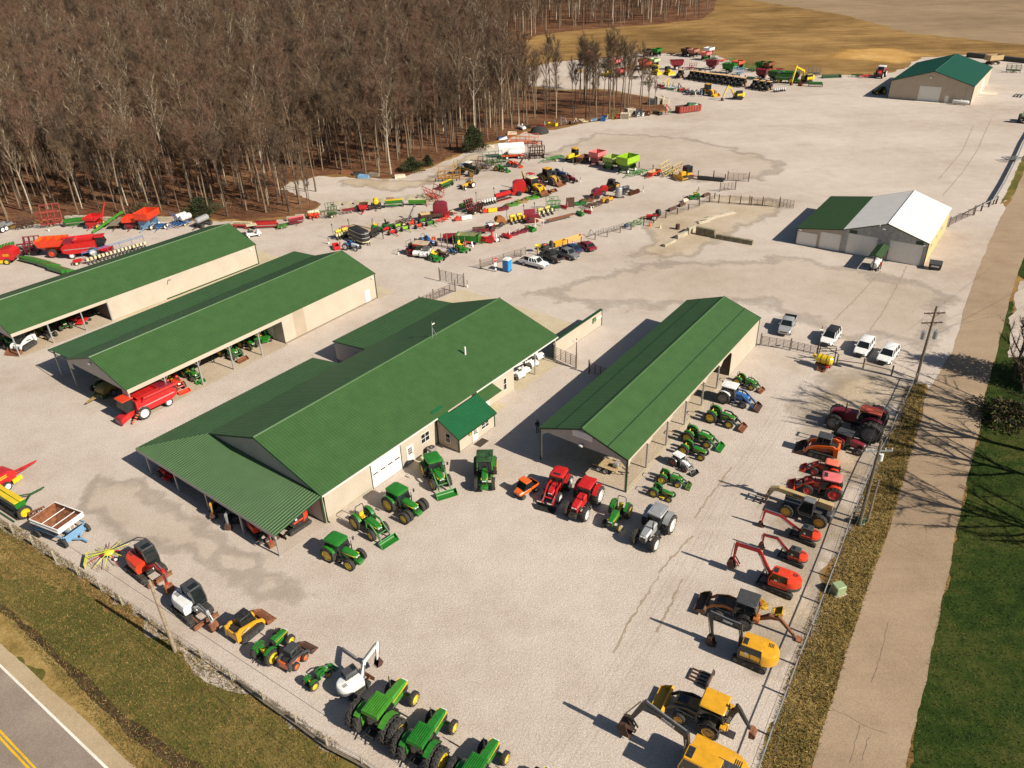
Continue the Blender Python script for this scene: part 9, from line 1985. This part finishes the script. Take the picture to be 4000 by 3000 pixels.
b2_=empty('transformer_box',T('c3',790,1205)+Vector((0,0,.02)),.3);tag(b2_,'dark green cabinet at the foot of the roadside pole','electrical cabinet');part('cabinet',MB().box(-.35,.35,-.3,.3,.05,.8,.05),M('bottle_green',(.01,.06,.04),.5,0,.2),b2_);part('base',MB().box(-.4,.4,-.35,.35,0,.06),CONC,b2_)
for x,y,c_,l in ((325,385,YEL,'yellow bollard'),(590,345,YEL,'yellow bollard')):pass
import numpy as np
def bark(n,c):return M(n,c,.9,0,.35,2.5,.0,.3,20)
BK=[bark('grey_bark',(.22,.16,.105)),bark('brown_bark',(.18,.125,.08)),bark('dark_bark',(.085,.057,.04)),bark('pale_bark',(.42,.35,.26))]
TW=[M('grey_twig',(.140,.088,.048),.95,0,.3,.4),M('brown_twig',(.125,.074,.038),.95,0,.3,.4),M('red_twig',(.150,.078,.048),.95,0,.3,.4),M('dark_twig',(.095,.062,.038),.95,0,.3,.4),M('bud_yellow',(.30,.24,.035),.9,0,.3,.4),M('bud_red',(.11,.022,.022),.9,0,.3,.4)]
def bare_tree(seed,h=17.0,low=.38,spread=.22,twigs=1500,lean=0.0,limbs=11,tw=.05,r0=None,lt=.42,asc=1.0):
 """trunk + limbs as one mesh, twigs as another: thin tapered slivers spread along every branch"""
 rr=np.random.RandomState(seed);mb=MB();r0=r0 or h*.0125
 pts=[];p=np.zeros(3);d=np.array([lean,rr.uniform(-.04,.04),1.0])
 for i in range(7):
  pts.append(tuple(p));p=p+d*h*.86/6;d=d+np.array([rr.uniform(-.05,.05),rr.uniform(-.05,.05),0])
 mb.tube(pts,[r0*(1-.13*i) for i in range(7)],6);P_a=np.array(pts);segs=[(P_a[i],P_a[i+1]) for i in range(4,6)]
 for k in range(limbs):
  t=low+(.93-low)*k/limbs;q=t/.86*6;i=min(5,int(q));b=P_a[i]+(P_a[i+1]-P_a[i])*(q-i)
  a=k*2.4+rr.uniform(-.5,.5);up=rr.uniform(.8,1.9)*asc;ln=h*spread*(1.25-t*.7)*rr.uniform(.7,1.25)
  dv=np.array([math.cos(a),math.sin(a),up]);dv/=np.linalg.norm(dv);m_=b+dv*ln*.5+np.array([0,0,.06*ln]);e=b+dv*ln+np.array([0,0,.22*ln])
  mb.tube([b,m_,e],[r0*lt*(1.1-t),r0*lt*.7*(1.1-t),r0*lt*.28],4,cap=False);segs+=[(b+(m_-b)*.4,m_),(m_,e)]
  for j in range(4):
   s0=b+(e-b)*rr.uniform(.3,.95);dv2=dv*.7+rr.normal(0,.5,3)+np.array([0,0,.45]);dv2/=np.linalg.norm(dv2);e2=s0+dv2*ln*rr.uniform(.35,.6)
   mb.tube([s0,e2],[r0*lt*.38,r0*lt*.12],3,cap=False);segs.append((s0,e2))
 S0=np.array([s[0] for s in segs]);S1=np.array([s[1] for s in segs]);w_=np.linalg.norm(S1-S0,axis=1)+.2;idx=rr.choice(len(segs),twigs,p=w_/w_.sum())
 st=S0[idx]+(S1-S0)[idx]*rr.rand(twigs,1);dr=(S1-S0)[idx];dr=dr/np.linalg.norm(dr,axis=1)[:,None]*.6+rr.normal(0,.55,(twigs,3))+[0,0,.35];dr/=np.linalg.norm(dr,axis=1)[:,None]
 en=st+dr*rr.uniform(.5,1.7,(twigs,1))*h/17;sd_=np.cross(dr,rr.normal(0,1,(twigs,3)));sd_/=np.linalg.norm(sd_,axis=1)[:,None]+1e-9;sd_*=tw/2
 V=np.stack([st-sd_,st+sd_,en],1).reshape(-1,3)
 cr=MB();cr.v=[tuple(v) for v in V];cr.f=[(3*i,3*i+1,3*i+2) for i in range(twigs)];cr.mi=[0]*twigs
 return mb,cr
KINDS=[]
for i in range(8):
 a,b=bare_tree(100+i,17+1.5*(i%3),.44+.05*(i%4),.18+.02*(i%3),1250,.03*((i%3)-1),10+i%3,.048,None,.5,1.25)
 KINDS.append((a.mesh('trunk',BK[(0,1,0,2,1,3,1,2)[i]],60),b.mesh('crown',TW[i%4],0)))
def tree(kind,loc,rz,s,label,group=None,name='bare_tree'):
 o=empty(name,loc,rz,s);part('trunk',kind[0],None,o);part('crown',kind[1],None,o)
 return tag(o,label,'tree',group)
WP=[(p.x,p.y) for p in WOODF]
def inside(x,y,P_=WP):
 c_=False;j=len(P_)-1
 for i in range(len(P_)):
  if (P_[i][1]>y)!=(P_[j][1]>y) and x<(P_[j][0]-P_[i][0])*(y-P_[i][1])/(P_[j][1]-P_[i][1])+P_[i][0]:c_=not c_
  j=i
 return c_
tp=[]
rt_=random.Random(5)
for band,(y0,y1,st) in enumerate(((150,300,4.1),(300,460,5.6),(460,1000,8.5))):
 y=y0
 while y<y1:
  x=-.86*y-30
  while x<150:
   u,v=x+rt_.uniform(-.48,.48)*st,y+rt_.uniform(-.48,.48)*st
   thin=(u>8 and 235<v<345)
   if inside(u,v) and inside(u+1.5,v-2) and not (thin and rt_.random()<.68):tp.append((u,v,band))
   x+=st
  y+=st
def frontness(p):return math.hypot(p[0],p[1]-0)+(12 if False else 0)
SYC=bare_tree(7,21,.42,.26,1500,-.03,12,.055);sy=(SYC[0].mesh('trunk',BK[3],60),SYC[1].mesh('crown',TW[0],0))
tree(sy,at(1262,592),.4,1.0,'big pale barked sycamore with white limbs rising above the front of the wood')
for px_,py_,tk,sc,l in ((720,560,5,.9,'dark red budding tree in the left part of the wood'),(60,300,4,1.0,'yellow green budding tree at the upper left of the wood'),(1180,215,4,1.1,'yellow green budding tree at the top centre of the wood'),(920,200,4,1.0,'yellow green budding tree near the top of the wood, left of centre'),(430,230,4,.9,'pale yellow budding tree in the upper left of the wood')):
 b=bare_tree(px_,16,.35,.22,9000,0,11,.12);tree((b[0].mesh('trunk',BK[1],60),b[1].mesh('crown',TW[tk],0)),at(px_,py_),1,sc,l,None,'budding_tree')
for t,x,y,s_,k in (('a1',700,1450,.62,4),('a1',518,1655,.95,1),('b1',130,170,.5,3),('b1',290,195,.6,3),('b1',395,150,.5,1),('b1',470,155,.45,3),('a1',425,1655,.8,0)):
 tree(KINDS[k],T(t,x,y),R.uniform(0,6),s_,'slender bare tree standing at the edge of the gravel clearing','trees at the clearing edge')
for x,y,k,s_ in ((205,922,1,1.0),(255,930,3,1.05),(352,918,0,.95),(440,905,3,1.0),(525,898,1,1.15),(590,838,0,1.0),(690,828,3,1.2),(735,828,1,.95),(780,770,0,1.1),(968,792,1,.8),(1075,770,0,.8),(545,622,3,1.1),(578,610,1,1.2),(300,640,3,1.0),(120,640,1,1.0),(186,700,3,1.15),(1155,770,0,.55),(1050,800,1,.5)):
 tree(KINDS[k],T('f0',x,y),R.uniform(0,6),s_,'dark bare tree in the thin strip of wood before the far storage yard','trees in the thin strip')
tp.sort(key=frontness)
for u,v,_ in tp[:250]:
 tree(KINDS[rt_.randrange(8)],(u,v,0),rt_.uniform(0,6.28),rt_.uniform(.62,1.12),'bare leafless tree in the front rows of the brown wood','front trees of the wood')
rest=[p for p in tp[250:]]
src=bpy.data.collections.new('wood_sources')
for i,(a,b) in enumerate(KINDS):
 me=bpy.data.meshes.new('wood_tree');n0=len(a.vertices);va=[tuple(v.co) for v in a.vertices];vb=[tuple(v.co) for v in b.vertices]
 fa=[tuple(p.vertices) for p in a.polygons];fb=[tuple(q+n0 for q in p.vertices) for p in b.polygons]
 me.from_pydata(va+vb,[],fa+fb);me.materials.append(a.materials[0]);me.materials.append(b.materials[0]);me.polygons.foreach_set('material_index',[0]*len(fa)+[1]*len(fb));me.update()
 src.objects.link(bpy.data.objects.new('wood_tree',me))
def scatter(name,pts,coll,label,cat=None):
 me=bpy.data.meshes.new(name);me.from_pydata([p[0] for p in pts],[],[])
 for nm,ty,vals in (('rz','FLOAT',[p[1] for p in pts]),('sc','FLOAT',[p[2] for p in pts]),('ix','INT',[p[3] for p in pts])):
  at_=me.attributes.new(nm,ty,'POINT');at_.data.foreach_set('value',vals)
 o=bpy.data.objects.new(name,me);link(o)
 ng=bpy.data.node_groups.new(name,'GeometryNodeTree');ng.interface.new_socket('Geometry',in_out='INPUT',socket_type='NodeSocketGeometry');ng.interface.new_socket('Geometry',in_out='OUTPUT',socket_type='NodeSocketGeometry')
 N=ng.nodes;gi=N.new('NodeGroupInput');go=N.new('NodeGroupOutput');ip=N.new('GeometryNodeInstanceOnPoints');ci=N.new('GeometryNodeCollectionInfo')
 ci.inputs['Collection'].default_value=coll;ci.inputs['Separate Children'].default_value=True;ci.inputs['Reset Children'].default_value=True
 def na(nm,ty):q=N.new('GeometryNodeInputNamedAttribute');q.data_type=ty;q.inputs['Name'].default_value=nm;return q.outputs[0]
 cx=N.new('ShaderNodeCombineXYZ');L=ng.links
 L.new(na('rz','FLOAT'),cx.inputs[2]);L.new(gi.outputs[0],ip.inputs['Points']);L.new(ci.outputs[0],ip.inputs['Instance']);ip.inputs['Pick Instance'].default_value=True
 L.new(na('ix','INT'),ip.inputs['Instance Index']);L.new(cx.outputs[0],ip.inputs['Rotation']);L.new(na('sc','FLOAT'),ip.inputs['Scale']);L.new(ip.outputs[0],go.inputs[0])
 o.modifiers.new('scatter','NODES').node_group=ng
 return tag(o,label,cat,None,'stuff')
scatter('woodland',[((u,v,0),rt_.uniform(0,6.28),rt_.uniform(.7,1.15)*(1,1.05,1.25)[b],rt_.randrange(8)) for u,v,b in rest],src,'dense brown leafless wood filling the upper left behind its front trees','wood')
def blades(name,label,cat,pts,mats,ln=(.3,.8),w=.05,up=.8,seed=3):
 rr=np.random.RandomState(seed);n=len(pts);P_a=np.array([(p[0],p[1],p[2]) for p in pts]);d=rr.normal(0,1,(n,3));d[:,2]=np.abs(d[:,2])*up+up*.4;d/=np.linalg.norm(d,axis=1)[:,None]
 e=P_a+d*rr.uniform(ln[0],ln[1],(n,1));sd_=np.cross(d,rr.normal(0,1,(n,3)));sd_/=np.linalg.norm(sd_,axis=1)[:,None]+1e-9;sd_*=w/2
 V=np.stack([P_a-sd_,P_a+sd_,e],1).reshape(-1,3);me=bpy.data.meshes.new(name);me.vertices.add(3*n);me.vertices.foreach_set('co',V.ravel());me.loops.add(3*n);me.loops.foreach_set('vertex_index',np.arange(3*n));me.polygons.add(n)
 me.polygons.foreach_set('loop_start',np.arange(0,3*n,3));me.polygons.foreach_set('loop_total',np.full(n,3))
 for m_ in mats:me.materials.append(m_)
 me.update(calc_edges=True);me.polygons.foreach_set('material_index',rr.randint(0,len(mats),n));me.update()
 o=bpy.data.objects.new(name,me);link(o);return tag(o,label,cat,None,'stuff')
ub=[]
for i in range(26000):
 u,v=rt_.uniform(-260,60),rt_.triangular(150,330,170)
 if inside(u,v):ub.append((u,v,rt_.uniform(0,.5)))
blades('undergrowth','brown brush and fallen twigs on the woodland floor','undergrowth',ub,[BK[1],TW[0],TW[2],BK[2],BK[0]],(.6,2.6),.06,.7)
def fill(poly,n,seed,z=.01,noise=None):
 rr=random.Random(seed);xs=[p.x for p in poly];ys=[p.y for p in poly];Q=[(p.x,p.y) for p in poly];out=[]
 while len(out)<n:
  x,y=rr.uniform(min(xs),max(xs)),rr.uniform(min(ys),max(ys))
  if inside(x,y,Q):out.append((x,y,z))
 return out
GB=[M('straw_blade',(.33,.21,.065),.9,0,.3,1),M('olive_blade',(.10,.10,.02),.9,0,.3,1),M('brown_blade',(.17,.10,.035),.9,0,.3,1),M('green_blade',(.03,.052,.007),.9,0,.3,1),M('dark_green_blade',(.015,.030,.004),.9,0,.3,1)]
rv=[at(2915,3110),at(2975,2940),at(3095,2600),at(3245,2210),at(3385,1880),at(3465,1690),at(3545,1510),at(3615,1500)]+[T('c3',1355,60)]+road_l[6:0:-1]
blades('verge_grass','dry tufted grass along the county road','grass',fill(rv,26000,1,.015),GB[:3]+[GB[0],GB[3]],(.12,.42),.05)
lv=PX((-60,2040),(120,2120),(280,2250),(560,2460),(900,2690),(1330,2950),(1330,3100),(700,3200),(150,2560),(-60,2330))
blades('highway_grass','dormant grass between highway and fence','grass',fill(lv,34000,2,.015),GB[:4]+[GB[1],GB[2]],(.10,.34),.045)
blades('lawn_grass','green lawn right of the county road','grass',fill(road_r[1:8]+[at(4050,1270),at(4300,1500),at(4300,3000)],26000,4,.015),[GB[3],GB[4],GB[4],GB[1]],(.10,.30),.05)
fw=[p for p in fill(PX((-60,2000),(120,2085),(700,2500),(1330,2915),(1330,2965),(700,2560),(120,2150),(-60,2060)),5000,9,.015)]
blades('fence_weeds','dry weeds along the highway fence line','weeds',fw,GB[:3],(.15,.55),.05)
NE=[M('cedar_green',(.022,.036,.010),.9,0,.4,.8),M('cedar_olive',(.045,.050,.012),.9,0,.4,.8)]
def bushy(name,loc,h,w,n,label,cat,mats=NE,seed=1,tr_=True):
 rr=np.random.RandomState(seed);o=empty(name,loc);t=rr.rand(n)**1.3;a=rr.rand(n)*2*PI;r_=w/2*(1-t)**.55*np.sqrt(rr.rand(n))*(1+.25*np.sin(a*3+seed)+.25*np.sin(t*9+a*2+seed));z=.15*h+t*h*.85
 cl=rr.normal(0,.22,(n,3));P_a=np.stack([r_*np.cos(a),r_*np.sin(a),z],1)+cl*w*.12;d=P_a*[1,1,0]+rr.normal(0,.6,(n,3))+[0,0,.25];d/=np.linalg.norm(d,axis=1)[:,None];sd_=np.cross(d,rr.normal(0,1,(n,3)));sd_/=np.linalg.norm(sd_,axis=1)[:,None];L_=rr.uniform(.25,.6,(n,1))
 V=np.stack([P_a-sd_*.09,P_a+sd_*.09,P_a+d*L_],1).reshape(-1,3);cr=MB();cr.v=[tuple(v) for v in V];cr.f=[(3*i,3*i+1,3*i+2) for i in range(n)];cr.mi=list(rr.randint(0,len(mats),n).tolist())
 if tr_:part('trunk',MB().tube([(0,0,0),(0,0,h*.8)],[h*.025,.02],6),BK[2],o)
 part('crown',cr,mats,o,smooth=0);return tag(o,label,cat)
bushy('evergreen_tree',at(1850,592),6.6,6.4,5200,'dark evergreen cedar at the woodland edge above the white tank trailer','evergreen tree',seed=2)
bushy('evergreen_shrub',at(1610,668),3.2,5.5,2600,'low dark evergreen shrub at the top of the clearing','shrub',seed=3)
bushy('evergreen_shrub',at(1672,648),2.6,3,1200,'small dark shrub right of the larger clearing shrub','shrub',seed=4)
bushy('evergreen_shrub',at(790,842),3.6,7.5,3200,'dense dark green shrub behind the silver tank','shrub',seed=5)
bushy('evergreen_shrub',at(560,838),2.4,6,1800,'brown scrub bush behind the red wagons','shrub',[TW[0],TW[1],NE[1]],6)
sun_d=Vector((math.cos(SUN_AZ),math.sin(SUN_AZ),0))
bt=at(3836,1717)+sun_d*4.5;pd=Vector((-sun_d.y,sun_d.x,0))
for i,(p,h,l,tw_) in enumerate(((bt,17,'large bare tree by the lawn whose branches shadow the road',.06),(bt+sun_d*3-pd*5,16,'second large bare tree right of the lawn edge, shading the road',.06),(bt+sun_d*5+pd*7,15,'bare tree at the right edge beside the gravel driveway',.06),(at(3960,1480),9,'small bare tree beside the driveway at the right edge',.05),(at(4080,2080)+sun_d*6,15,'bare tree beyond the right edge casting branch shadows on the lawn',.06))):
 b=bare_tree(300+i,h,.14,.38,2200,-.05,18 if h>10 else 12,tw_,h*.021,.58,.8);o=tree((b[0].mesh('trunk',BK[2],60),b[1].mesh('crown',TW[3],0)),p,i*2.0,1.0,l,None,'roadside_tree')
bushy('evergreen_tree',at(3735,1425)+sun_d*11.5,11.5,8.5,9000,'tall dense evergreen just beyond the right edge shading the road','evergreen tree',seed=12)
bushy('bramble',at(3930,1640),2.2,7,2200,'tangled bramble thicket under the bare trees at the right edge','shrub',[TW[3],GB[1],GB[3],TW[1]],14,False)
